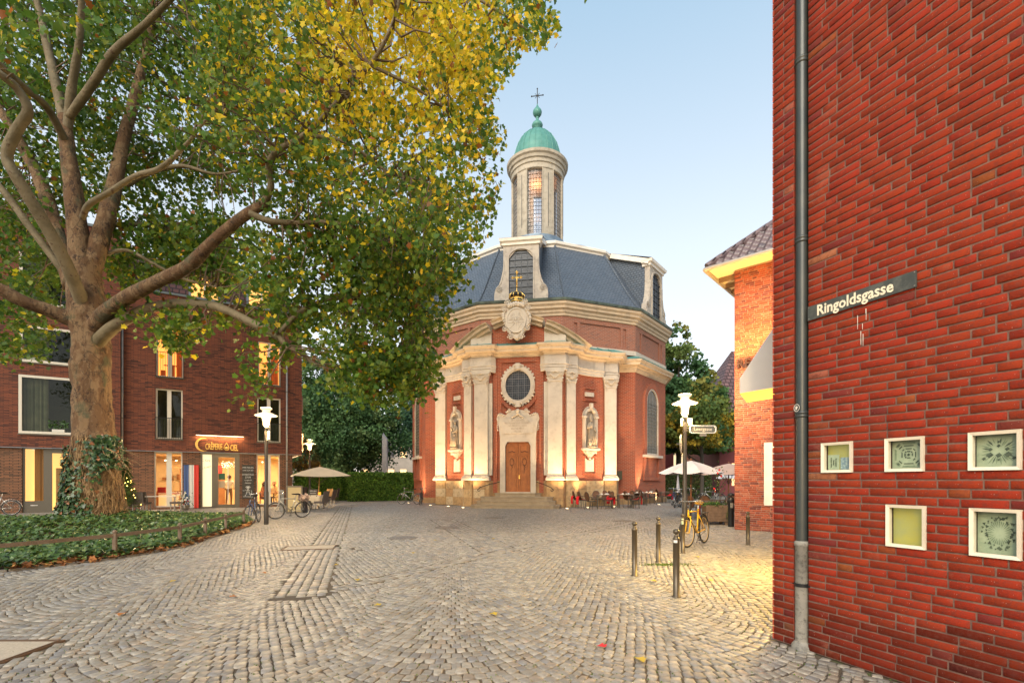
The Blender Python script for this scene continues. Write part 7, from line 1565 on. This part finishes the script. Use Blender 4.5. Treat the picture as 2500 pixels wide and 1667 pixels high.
# umbrellas
def umbrella(loc, h, half, lab, cloth, poleh, rot=0, tilt=0, n=4, drop=.62):
    o = thing('parasol', lab, 'parasol', loc, rot, 'cafe parasols'); m = MB(); m.tube([(0,0,0),(tilt,0,h-.1)], .028, 8); m.build('pole', poleh, o, smooth=True)
    m = MB(); k = 6; top = Vector((tilt,0,h)); cr = []
    for i in range(n):
        a = 2*math.pi*(i+.5)/n; cr.append(Vector((tilt+half*math.cos(a)*(1.414 if n == 4 else 1), half*math.sin(a)*(1.414 if n == 4 else 1), h-drop)))
    for i in range(n):
        a, b = cr[i], cr[(i+1)%n]; vs = [top]; rows_ = 5
        for r in range(1, rows_+1):
            for c_ in range(k+1):
                e_ = a.lerp(b, c_/k); p = top.lerp(e_, r/rows_); s_ = math.sin(math.pi*c_/k); p = p+Vector((0,0,-.07*s_*(r/rows_)**.8+.05*math.sin(math.pi*r/rows_))); vs.append(p)
        fs = [(0,1+c_,2+c_) for c_ in range(k)]+[(1+(r-1)*(k+1)+c_,1+r*(k+1)+c_,2+r*(k+1)+c_,2+(r-1)*(k+1)+c_) for r in range(1,rows_) for c_ in range(k)]; m2_ = MB(); m2_.add(vs, fs); m2_.build('canopy_panel', cloth, o, smooth=True, uv=False)
    m = MB()
    for c_ in cr: m.bar(top+Vector((0,0,-.08)), c_+Vector((0,0,-.03)), .018, .02); m.bar((tilt*.6,0,h-.95), top.lerp(c_,.5)+Vector((0,0,-.04)), .014, .014)
    m.build('rib', steel, o); m = MB(); m.ball((tilt,0,h+.04), .035, 8, 1.3); m.build('finial', poleh, o)
    return o
cl1 = attr_mat('x') if False else mat('cream_canvas', (.66,.54,.38), .9, 0, (.58,.47,.33), 2); cl2 = mat('grey_white_canvas', (.58,.57,.60), .9, 0, (.50,.49,.52), 2); cl3 = mat('rose_canvas', (.66,.48,.40), .9, 0, (.58,.42,.36), 2)
wpole = mat('varnished_pole', (.45,.25,.08), .5)
u = P(776,HY,27); umbrella((u.x,u.y,0), EYE+(HY-1139)/FP*27, 1.42, 'large square cream parasol over the left cafe tables', cl1, wpole, .5, .10, drop=.50)
u = P(1687,HY,19); umbrella((u.x,u.y,0), EYE+(HY-1124)/FP*19, 1.25, 'large grey-white parasol right of the church behind the lamp post', cl2, mat('brown_pole', (.22,.09,.04), .5), .3, 0, n=8, drop=.48)
u = P(1779,HY,22); umbrella((u.x,u.y,0), EYE+(HY-1131)/FP*22, 1.35, 'pinkish parasol beside the brick corner house', cl3, mat('brown_pole2', (.22,.09,.04), .5), .3, 0, n=8, drop=.46)
u = P(1796,HY,30); umbrella((u.x,u.y,0), EYE+(HY-1150)/FP*30, 1.2, 'small far white parasol glimpsed beside the corner house', cl2, steel, .3, 0, n=8, drop=.40)
u = P(1655,HY,33); umbrella((u.x,u.y,0), EYE+(HY-1178)/FP*33+.9, .14, 'closed slim parasol by the bicycle cluster', cl2, wpole, .3, 0, n=8, drop=1.5)
# planter with rose, bin
g_ = z2p(985,880); o = thing('planter', 'dark wooden box planter with herbs beside the corner house', 'planter', (g_.x+.02,g_.y+.35,0), -.12); wd = mat('weathered_dark_boards', (.10,.065,.045), .75, 0, (.15,.10,.07), 8, .3, 50)
for i in range(6): m = MB(); m.box(-.36,.36,-.36,-.33,.12+i*.092,.205+i*.092); m.build('board', wd, o); m = MB(); m.box(.33,.36,-.33,.36,.12+i*.092,.205+i*.092); m.build('board', wd, o)
m = MB(); m.box(-.33,.33,-.32,.34,.10,.62); m.build('liner', soil, o); m = MB()
for sx_ in (-1,1):
    for sy in (-1,1): m.box(sx_*.30-.05,sx_*.30+.05,sy*.28-.05,sy*.28+.05,0,.12)
m.build('foot', wd, o)
def tuft(name, lab, cat_, loc, n, sz, spread, cols, seed, leaf=.05, stems=None, gp=None, z0=0):
    g2 = np.random.default_rng(seed); o = thing(name, lab, cat_, loc, 0, gp); p = g2.normal(0,1,(n,3))*spread+[0,0,sz]; p[:,2] = np.maximum(p[:,2], z0); cl = np.array(cols)[g2.choice(len(cols),n)]*g2.uniform(.7,1.2,(n,1)); scatter('leaves', p, g2.normal(0,1,(n,3)), g2.normal(0,1,(n,3)), g2.uniform(.6,1.3,n)*leaf, cl, QT, QF, crm_, o)
    if stems:
        m = MB()
        for s_ in stems: m.tube(s_, .012, 5)
        m.build('stem', trk, o, uv=False)
    return o
pl = (g_.x+.02,g_.y+.35)
tuft('herb_plant', 'low green herbs filling the wooden planter', 'plant', (pl[0]-.05,pl[1]-.05,.62), 500, .05, np.array([.17,.15,.05]), [(.05,.12,.03),(.08,.15,.04)], 3)
tuft('trailing_plant', 'green trailing plant hanging from the right corner of the planter', 'plant', (pl[0]+.36,pl[1]-.36,0), 420, .38, np.array([.06,.06,.18]), [(.07,.13,.03),(.12,.17,.05)], 4, z0=.02)
o = tuft('rose_bush', 'tall thin rose standard with red blooms in the planter', 'plant', (pl[0]+.2,pl[1]+.05,.6), 160, .85, np.array([.18,.12,.26]), [(.05,.10,.03),(.10,.14,.05)], 5, stems=[[(0,0,0),(.02,0,.4),(-.02,0,.75),(-.1,0,1.1)],[(0,0,.6),(.15,0,.85),(.25,0,1.0)],[(0,0,.5),(-.12,0,.62),(-.2,0,.6)]])
for p in ((-.1,-.1,1.15),(-.05,-.1,1.25),(.02,-.1,1.05),(-.22,-.1,.62),(-.2,-.1,.52)): m = MB(); m.ball(p, .035, 6); m.build('bloom', redb, o)
g_ = z2p(1290,925); o = thing('litter_bin', 'slim black litter bin between planter and brick corner', 'litter bin', (g_.x,g_.y+.1,0)); m = MB(); m.lathe([(.09,0),(.09,.78),(.10,.80),(.10,.92),(.07,.95)], 16); m.build('body', M['black'], o, smooth=True); m = MB(); m.lathe([(.10,.0),(.12,.02),(.10,.07),(.02,.10)], 14, (0,0,1.0)); m.lathe([(.02,-.06),(.02,.02)], 8, (0,0,1.0)); m.build('lid', M['black'], o, smooth=True); m = MB(); m.lathe([(.092,.62),(.092,.78)], 8, a0=math.radians(235), a1=math.radians(290)); m.build('sticker', ci_m, o)
# ================================================================ left cafe
wk2 = mat('grey_wicker', (.09,.075,.07), .75, 0, (.12,.10,.09), 30, .4, 90); tanw = mat('tan_wicker', (.36,.24,.12), .75, 0, (.28,.18,.08), 30, .4, 90); creamw = mat('cream_wicker', (.50,.47,.34), .75, 0, (.42,.39,.28), 30, .3, 90)
def square_chair(loc, rz, lab, mt, gp='chairs of the left cafe', curved=False):
    o = thing('wicker_chair', lab, 'chair', loc, rz, gp)
    for sx_ in (-1,1):
        for sy in (-1,1): l_ = MB(); l_.cbox((sx_*.2,sy*.2,.2),(.03,.03,.40)); l_.build('leg', chrome, o)
    m = MB(); m.box(-.24,.24,-.23,.23,.36,.46); m.build('seat', wk2, o)
    m = MB(); n = 6; vs = []
    for lay in (0,.035):
        for i in range(n+1): t = i/n; x = -.20-.10*t-(.07*math.sin(t*1.6) if curved else .02*t); vs += [(x-lay,-.22,.44+.52*t),(x-lay,.22,.44+.52*t)]
    k = 2*(n+1); fs = [(2*i,2*i+1,2*i+3,2*i+2) for i in range(n)]+[(k+2*i,k+2*i+2,k+2*i+3,k+2*i+1) for i in range(n)]+[(2*i,2*i+2,k+2*i+2,k+2*i) for i in range(n)]+[(2*i+1,k+2*i+1,k+2*i+3,2*i+3) for i in range(n)]+[(2*n,2*n+1,k+2*n+1,k+2*n)]
    m.add(vs, fs); m.build('backrest', mt, o, uv=False); return o
def z3(zx, zy): return G(600+zx/7.838, 1100+zy/7.838)
for x, y, a, mt, lab in ((1110,1130,-10,wk2,'grey wicker chair left of the clothed table, beside the cream board'),(1440,1140,165,wk2,'grey wicker chair on the near right of the clothed table'),(1600,1060,175,wk2,'dark wicker chair with a yellow cushion, right of the clothed table'),(1560,1010,-100,tanw,'tan wicker chair behind the clothed table'),(1690,985,180,wk2,'dark wicker chair farthest right in the left cafe'),
      (1090,990,-80,tanw,'tan wicker chair in the shade behind the cream board'),(1200,960,-60,tanw,'tan wicker chair before the far lamp post'),(1290,930,-120,tanw,'tan wicker chair beside the parasol pole')):
    g_ = z3(x,y); square_chair((g_.x,g_.y,0), math.radians(a), lab, mt)
g_ = z3(1290,1120); tbp = (g_.x,g_.y+.25); o = thing('cafe_table', 'table under the patterned cloth in the left cafe', 'table', (*tbp,0)); m = MB(); m.box(-.4,.4,-.4,.4,.70,.73); m.build('tabletop', dkt, o)
for s_ in ((-1,-1),(1,-1),(1,1),(-1,1)): m = MB(); m.cbox((s_[0]*.33,s_[1]*.33,.35),(.04,.04,.70)); m.build('leg', steel, o)
o = thing('tablecloth', 'cream tablecloth with small dark flowers draped over the left cafe table', 'tablecloth', (*tbp,.735)); n = 48; vs = [(0,0,.004)]
for r in range(1, 6):
    for i in range(n):
        a = 2*math.pi*i/n; sq = 1/max(abs(math.cos(a)),abs(math.sin(a)))
        if r <= 2: rad_ = .42*sq*r/2; z = .004
        else: t = (r-2)/3; rad_ = .42*sq+.05*t+.05*t*math.sin(a*12); z = -.62*t*(.62+.38*min(1,(sq-1)/.414))
        vs.append((rad_*math.cos(a), rad_*math.sin(a), z))
m = MB(); m.add(vs, [(0,1+i,1+(i+1)%n) for i in range(n)]+[(1+(r-1)*n+i,1+r*n+i,1+r*n+(i+1)%n,1+(r-1)*n+(i+1)%n) for r in range(1,5) for i in range(n)]); clm, cn, cl_, cb = nt('flowered_cloth'); vv = vcoord(cn); vo = cn.new('ShaderNodeTexVoronoi'); vo.inputs['Scale'].default_value = 5; cl_.new(vv, vo.inputs['Vector']); mr = cn.new('ShaderNodeMapRange'); mr.inputs[1].default_value = .14; mr.inputs[2].default_value = .18; mr.inputs[3].default_value = 1; mr.inputs[4].default_value = 0; cl_.new(vo.outputs['Distance'], mr.inputs[0]); cl_.new(mix(cn, cl_, mr.outputs[0], (.60,.50,.36), (.14,.05,.03)), cb.inputs['Base Color']); cb.inputs['Roughness'].default_value = .9
m.build('cloth', clm, o, smooth=True, uv=False)
o = thing('table_sign', 'small black menu board standing on the clothed table', 'menu board', (tbp[0]-.1,tbp[1],.742), .1); m = MB(); m.box(-.24,.24,-.012,.012,0,.3); m.build('board', bpy.data.materials['slate_board'], o); text('Wir sind', .09, (0,-.014,.21), (math.pi/2,0,0), chalk, o); text('draussen', .09, (0,-.014,.1), (math.pi/2,0,0), chalk, o)
o = thing('glass_lantern', 'glowing orange glass lantern on the clothed table', 'lantern', (tbp[0]+.25,tbp[1]-.05,.742)); m = MB(); m.lathe([(.05,0),(.07,.03),(.07,.12),(.05,.15)], 12); m.build('glass', mat('orange_glow_glass', (.8,.25,.02), .3, emit=.9, ecol=(1,.3,.02)), o, smooth=True)
g_ = z3(1570,930); o = thing('cushion', 'yellow-green cushion on a dark wicker chair', 'cushion', (g_.x+.02,g_.y+.5,.62), .3); m = MB(); m.ball((0,0,0), .16, 10, .55); m.build('cover', mat('lime_cloth', (.55,.60,.05), .9), o, smooth=True)
# cream A-board
g_ = G(722,1252); o = thing('advertising_board', 'large cream A-board with thick frame beside the silver bicycle', 'sign board', (g_.x-.05,g_.y,0), .05); m = MB(); m.ring([(-.36,.02),(.36,.02),(.36,1.26),(-.36,1.26)], [(-.30,.08),(.30,.08),(.30,1.19),(-.30,1.19)], -.03, .03); m.build('board_frame', gf, o); m = MB(); m.box(-.30,.30,-.015,.01,.08,1.19); m.build('board', mat('cream_poster', (.42,.34,.19), .8, 0, (.36,.30,.17), 2), o); m = MB(); m.box(.33,.40,.05,.5,0,1.2); m.box(-.40,-.33,.05,.5,0,1.2); m.build('rear_panel', M['black'], o)
g_ = P(688,HY,23.5); o = thing('menu_stand', 'narrow pale upright menu stand between the two left bicycles', 'menu stand', (g_.x,g_.y,0)); m = MB(); m.box(-.1,.1,-.03,.03,.05,1.05); m.box(-.2,.2,-.15,.15,0,.05); m.build('panel', ci_m, o)
# creperie terrace
def fl(x, out, z=0): t = fp(x,1200)[0]; v = fm @ Vector((t,-out,z)); return v
v = fl(356,2.3); square_chair(v, fang+math.radians(80), 'dark wicker chair with its back to the viewer beside the tree', wk2, 'chairs of the creperie terrace')
v = fl(362,1.7); square_chair(v, fang+math.radians(75), 'second dark wicker chair just behind the first', wk2, 'chairs of the creperie terrace')
v = fl(436,2.0); square_chair(v, fang+math.radians(185), 'cream curved-back chair at the creperie table', creamw, 'chairs of the creperie terrace', True)
v = fl(402,1.9); o = thing('cafe_table', 'silver-rimmed terrace table before the creperie window', 'table', v, fang); m = MB(); m.box(-.6,.6,-.35,.35,.72,.75); m.build('tabletop', M['white'], o)
for x in (-.55,.55): 
    for y in (-.3,.3): m = MB(); m.tube([(x,y,0),(x,y,.68),(x*.95,y,.72)], .02, 6); m.build('leg', chrome, o)
o = tuft('flower_pot', 'white and pink flowers in a pot beside the banner', 'flowers', fl(455,1.0), 420, .45, np.array([.16,.12,.2]), [(.05,.11,.03),(.08,.14,.04)], 7, z0=.1); m = MB(); rr = random.Random(6)
for k in range(38): m.ball((rr.gauss(0,.17),-.12-rr.random()*.1,.45+rr.gauss(0,.18)), .035, 6, mi=0 if rr.random() < .75 else 1)
tag(m.build('bloom', [wht, redm], o), kind='stuff'); m = MB(); m.lathe([(.14,0),(.2,.25),(.19,.25)], 12); m.build('pot', kerbm, o)
# fir with fairy lights
v = fl(322,2.6); o = thing('conifer', 'small potted conifer strung with warm fairy lights behind the plane trunk', 'conifer', v); g2 = np.random.default_rng(31); n = 5200; t = g2.uniform(0,1,n)**.7; a = g2.uniform(0,2*math.pi,n); R_ = (1-t)*.62+.05; lay = .75+.25*np.sin(t*40); rad_ = R_*lay*g2.uniform(.3,1.1,n)
p = np.stack([rad_*np.cos(a),rad_*np.sin(a),.3+t*2.1-rad_*.15],1); nr_ = g2.normal(0,1,(n,3)); upd = np.stack([np.cos(a),np.sin(a),.3+0*a],1); NT = np.array([(-.08,0,0),(.08,0,0),(.04,1,0),(-.04,1,0)]); scatter('needles', p, nr_, upd+g2.normal(0,.3,(n,3)), g2.uniform(.10,.2,n), np.array([(.06,.11,.03),(.09,.13,.03),(.04,.08,.025)])[g2.choice(3,n)], NT, QF, crm_, o)
m = MB(); m.tube([(0,0,.2),(0,0,2.3)], [.04,.01], 6); m.build('trunk', trk, o, uv=False); m = MB(); m.lathe([(.16,0),(.22,.32),(.2,.32)], 14); m.build('pot', kerbm, o)
m = MB(); rr = random.Random(9)
for k in range(46): t = rr.random(); a = rr.uniform(0,6.28); R_ = (1-t)*.6+.06; m.ball((R_*math.cos(a),R_*math.sin(a),.35+t*1.8), .018, 5)
m.build('fairy_light', mat('fairy_glow', (1,.7,.2), .5, emit=9, ecol=(1,.6,.12)), o); light('POINT', (v.x,v.y-.5,1.2), 9, (1,.6,.2), .3)
# ================================================================ church ground spots
spg = mat('ground_spot_glow', (1,.85,.6), .4, emit=12, ecol=(1,.72,.38)); ring_m = mat('spot_ring', (.3,.3,.28), .4, .8)
SP = [(-7.9,7.2,'leftmost ground spot light at the church corner',900,(.45,.35,1)),(-5.5,9.9,'second ground spot light from the left before the outer column',2300,(.0,.22,1)),(-4.1,10.9,'third ground spot light from the left before the niche',1700,(.0,.32,1)),(-2.9,12.1,'fourth ground spot light from the left before the column pair',2300,(.12,.18,1)),
      (2.8,12.1,'ground spot light right of the church steps',2300,(-.12,.18,1)),(3.9,11.1,'ground spot light under the first cafe table',1700,(.0,.32,1)),(5.4,9.9,'ground spot light under the second cafe table',2300,(.0,.22,1)),(8.3,6.9,'rightmost ground spot light by the fourth cafe table',1700,(-.35,.35,1))]
ca = math.radians(-8.7)
def chw(x, n): return Vector((2+x*math.cos(ca)+n*math.sin(ca), 38.2+x*math.sin(ca)-n*math.cos(ca), 0))
for x, n_2, lab, pw, d in SP:
    g_ = chw(x, n_2); dw = Matrix.Rotation(ca, 3, 'Z') @ Vector(d); o = thing('ground_spot', lab, 'ground light', (g_.x,g_.y,0), 0, 'spot lights let into the paving round the church'); m = MB(); m.lathe([(.001,.012),(.10,.012)], 16); m.build('lens', spg, o); m = MB(); m.lathe([(.10,.0),(.10,.018),(.13,.018),(.14,0)], 18); m.build('rim', ring_m, o)
    light('SPOT', (g_.x,g_.y,.08), pw*SPK, (1,.66,.34), .06, rot=dw, name='ground_spot_light', spot=78, blend=1)
# portal lights on the pedestals wash the upper wall and cornice
# ================================================================ people
def person(loc, rz, lab, pts, edges, rad, top, bottom, hair, scale=1, split_z=None, longhair=False, skin=(.45,.24,.15)):
    o = thing('person', lab, 'person', loc, rz, None, scale)
    me = bpy.data.meshes.new('body'); me.from_pydata(pts, edges, []); sk = bpy.data.objects.new('body', me); COL.objects.link(sk)
    md = sk.modifiers.new('s', 'SKIN'); 
    for i, r_ in enumerate(rad): me.skin_vertices[0].data[i].radius = (r_, r_)
    me.skin_vertices[0].data[0].use_root = True; sb = sk.modifiers.new('u', 'SUBSURF'); sb.levels = 2
    dg_ = bpy.context.evaluated_depsgraph_get(); nm_ = bpy.data.meshes.new_from_object(sk.evaluated_get(dg_)); bpy.data.objects.remove(sk)
    nm_.materials.clear(); sm = mat('skin', skin, .6); 
    for x in (sm, top, bottom): nm_.materials.append(x)
    zs, zh = split_z
    for p in nm_.polygons:
        c = p.center; p.material_index = 0 if (c.z > zh or (abs(c.x) > .26 and False)) else (1 if c.z > zs else 2); p.use_smooth = True
    obj('body', nm_, o)
    hz = pts[4][2]; hx_, hy_ = pts[4][0], pts[4][1]
    m = MB(); m.ball((hx_,hy_-.005,hz+.02), .098, 12, 1.22); m.ball((hx_,hy_-.105,hz), .018, 6); m.ball((hx_-.1,hy_,hz), .02, 6); m.ball((hx_+.1,hy_,hz), .02, 6); m.build('head', sm, o, smooth=True, uv=False)
    m = MB(); 
    for s_ in (-1,1): m.ball((hx_+s_*.035,hy_-.092,hz+.03), .010, 6)
    m.build('eye', saddle_m, o, uv=False); m = MB(); m.cbox((hx_,hy_-.10,hz-.045),(.04,.01,.008)); m.build('mouth', redm, o)
    m = MB(); rr = random.Random(3)
    m.ball((hx_,hy_+.02,hz+.055), .108, 12, 1.1)
    if longhair:
        for k in range(26): a = rr.uniform(-.3,3.44); m.ball((hx_+.095*math.cos(a),hy_+.03+.07*math.sin(a),hz+.05-.22*rr.random()), .045, 6)
    m.build('hair', hair, o, smooth=True, uv=False)
    for s_, w in ((-1,7),(1,10)):
        c = Vector(pts[w]); d = (Vector(pts[w])-Vector(pts[w-1])).normalized(); m = MB(); m.ball(tuple(c+d*.03), .036, 8)
        for f in range(4): a_ = c+d*.05+Vector(((f-1.5)*.017,0,0)); m.tube([a_, a_+d*(.045+.006*(f%3)), a_+d*.07+Vector((0,0,-.018))], [.009,.008,.006], 5)
        m.tube([c+Vector((-s_*.03,0,0)), c+Vector((-s_*.05,0,0))+d*.04], [.010,.007], 5); m.build('hand', sm, o, smooth=True, uv=False)
    return o
E_ = [(0,1),(1,2),(2,3),(3,4),(2,5),(5,6),(6,7),(2,8),(8,9),(9,10),(0,11),(11,12),(12,13),(13,14),(0,15),(15,16),(16,17),(17,18)]
Rd = [.14,.13,.14,.055,.07,.065,.045,.032,.065,.045,.032,.095,.06,.042,.04,.095,.06,.042,.04]
sit = [(0,0,.50),(0,-.02,.75),(0,-.04,1.0),(0,-.05,1.14),(0,-.08,1.25),(-.19,-.04,1.02),(-.24,-.16,.82),(-.14,-.36,.80),(.19,-.04,1.02),(.24,-.16,.82),(.12,-.36,.84),(-.1,-.05,.48),(-.12,-.42,.50),(-.12,-.42,.12),(-.12,-.54,.04),(.1,-.05,.48),(.12,-.42,.50),(.12,-.42,.12),(.12,-.54,.04)]
std = [(0,0,.92),(0,0,1.15),(0,0,1.40),(0,0,1.52),(0,-.02,1.63),(-.2,0,1.40),(-.24,-.04,1.12),(-.16,-.25,1.02),(.2,0,1.40),(.25,.0,1.12),(.22,-.12,.90),(-.09,0,.88),(-.10,-.02,.48),(-.10,.02,.08),(-.10,-.12,.04),(.09,0,.88),(.12,.04,.48),(.14,.12,.08),(.14,.0,.04)]
brown = mat('brown_hair', (.07,.03,.015), .7); blond = mat('fair_hair', (.40,.24,.09), .7); rosy = mat('rose_sweater', (.50,.22,.14), .9); creamj = mat('cream_jumper', (.62,.48,.30), .9); jean = mat('dark_trousers', (.06,.05,.05), .9); brt = mat('brown_apron', (.16,.09,.05), .9)
g2_ = hg[2]
person(fm @ Vector((g2_[0]+.42,1.05,.03)), fang+math.radians(50), 'dark-haired woman in a rose top seated inside the right shop window', sit, E_, Rd, rosy, jean, brown, 1, (.5,1.08), True)
person(fm @ Vector((g2_[0]+1.45,.75,.03)), fang+math.radians(-55), 'fair-haired woman in a cream jumper seated with her side to the right shop window', sit, E_, Rd, creamj, creamj, blond, 1, (.5,1.08), True)
person(fm @ Vector((g2_[0]+1.05,1.75,.03)), fang+math.radians(-10), 'brown-haired guest facing out behind the two women in the right shop window', sit, E_, Rd, creamj, jean, brown, 1, (.5,1.08), False)
person(fm @ Vector((sp_+.85,1.6,.03)), fang+math.radians(160), 'waiter in a white shirt and brown apron standing inside the shop door', std, E_, Rd, wht, brt, brown, 1, (1.02,1.48), False)
o = thing('cafe_table', 'wooden table between the guests inside the right shop window', 'table', fm @ Vector((g2_[0]+.95,.95,.02)), fang); m = MB(); m.lathe([(.001,.74),(.36,.74),(.36,.71),(.001,.71)], 20); m.build('tabletop', wood, o); m = MB(); m.lathe([(.2,0),(.2,.02),(.03,.04),(.03,.71)], 12); m.build('leg', steel, o)
for t, lab in ((.42,'left'),(1.45,'right')):
    o = thing('wooden_chair', 'wooden cafe chair under the %s woman in the right shop window' % lab, 'chair', fm @ Vector((g2_[0]+t,1.05 if t < 1 else .75,.02)), fang); m = MB(); m.box(-.2,.2,-.2,.2,.38,.42); m.build('seat', wood, o)
    for sx_ in (-1,1):
        for sy in (-1,1): m = MB(); m.cbox((sx_*.17,sy*.17,.19),(.03,.03,.38)); m.build('leg', wood, o)
    m = MB(); m.box(-.2,.2,.18,.21,.42,.85); m.build('backrest', wood, o)
# weeds between the setts near the bollards
N = 900; gg = G(1628,1378); x = np.concatenate([gg.x+rng.normal(0,.22,500), rng.uniform(-5,3,2600)]); y = np.concatenate([gg.y+rng.normal(0,.07,500), 3.6+6*rng.uniform(0,1,2600)**1.6]); n = len(x); nr_ = rng.normal(0,.5,(n,3)); nr_[:,2] = 1
tag(scatter('weeds', np.stack([x,y,np.full(n,.004)],1), nr_, rng.normal(0,1,(n,3))+[0,0,.6], np.concatenate([rng.uniform(.012,.035,500), rng.uniform(.006,.018,2600)]), np.array([(.10,.16,.02),(.07,.13,.02)])[rng.choice(2,n)], QT, QF, crm_, None), 'little green weeds and moss growing between the setts', 'weeds', kind='stuff')
print('script seconds', round(time.time()-T0,1), 'tris', sum(len(me.polygons) for me in bpy.data.meshes))
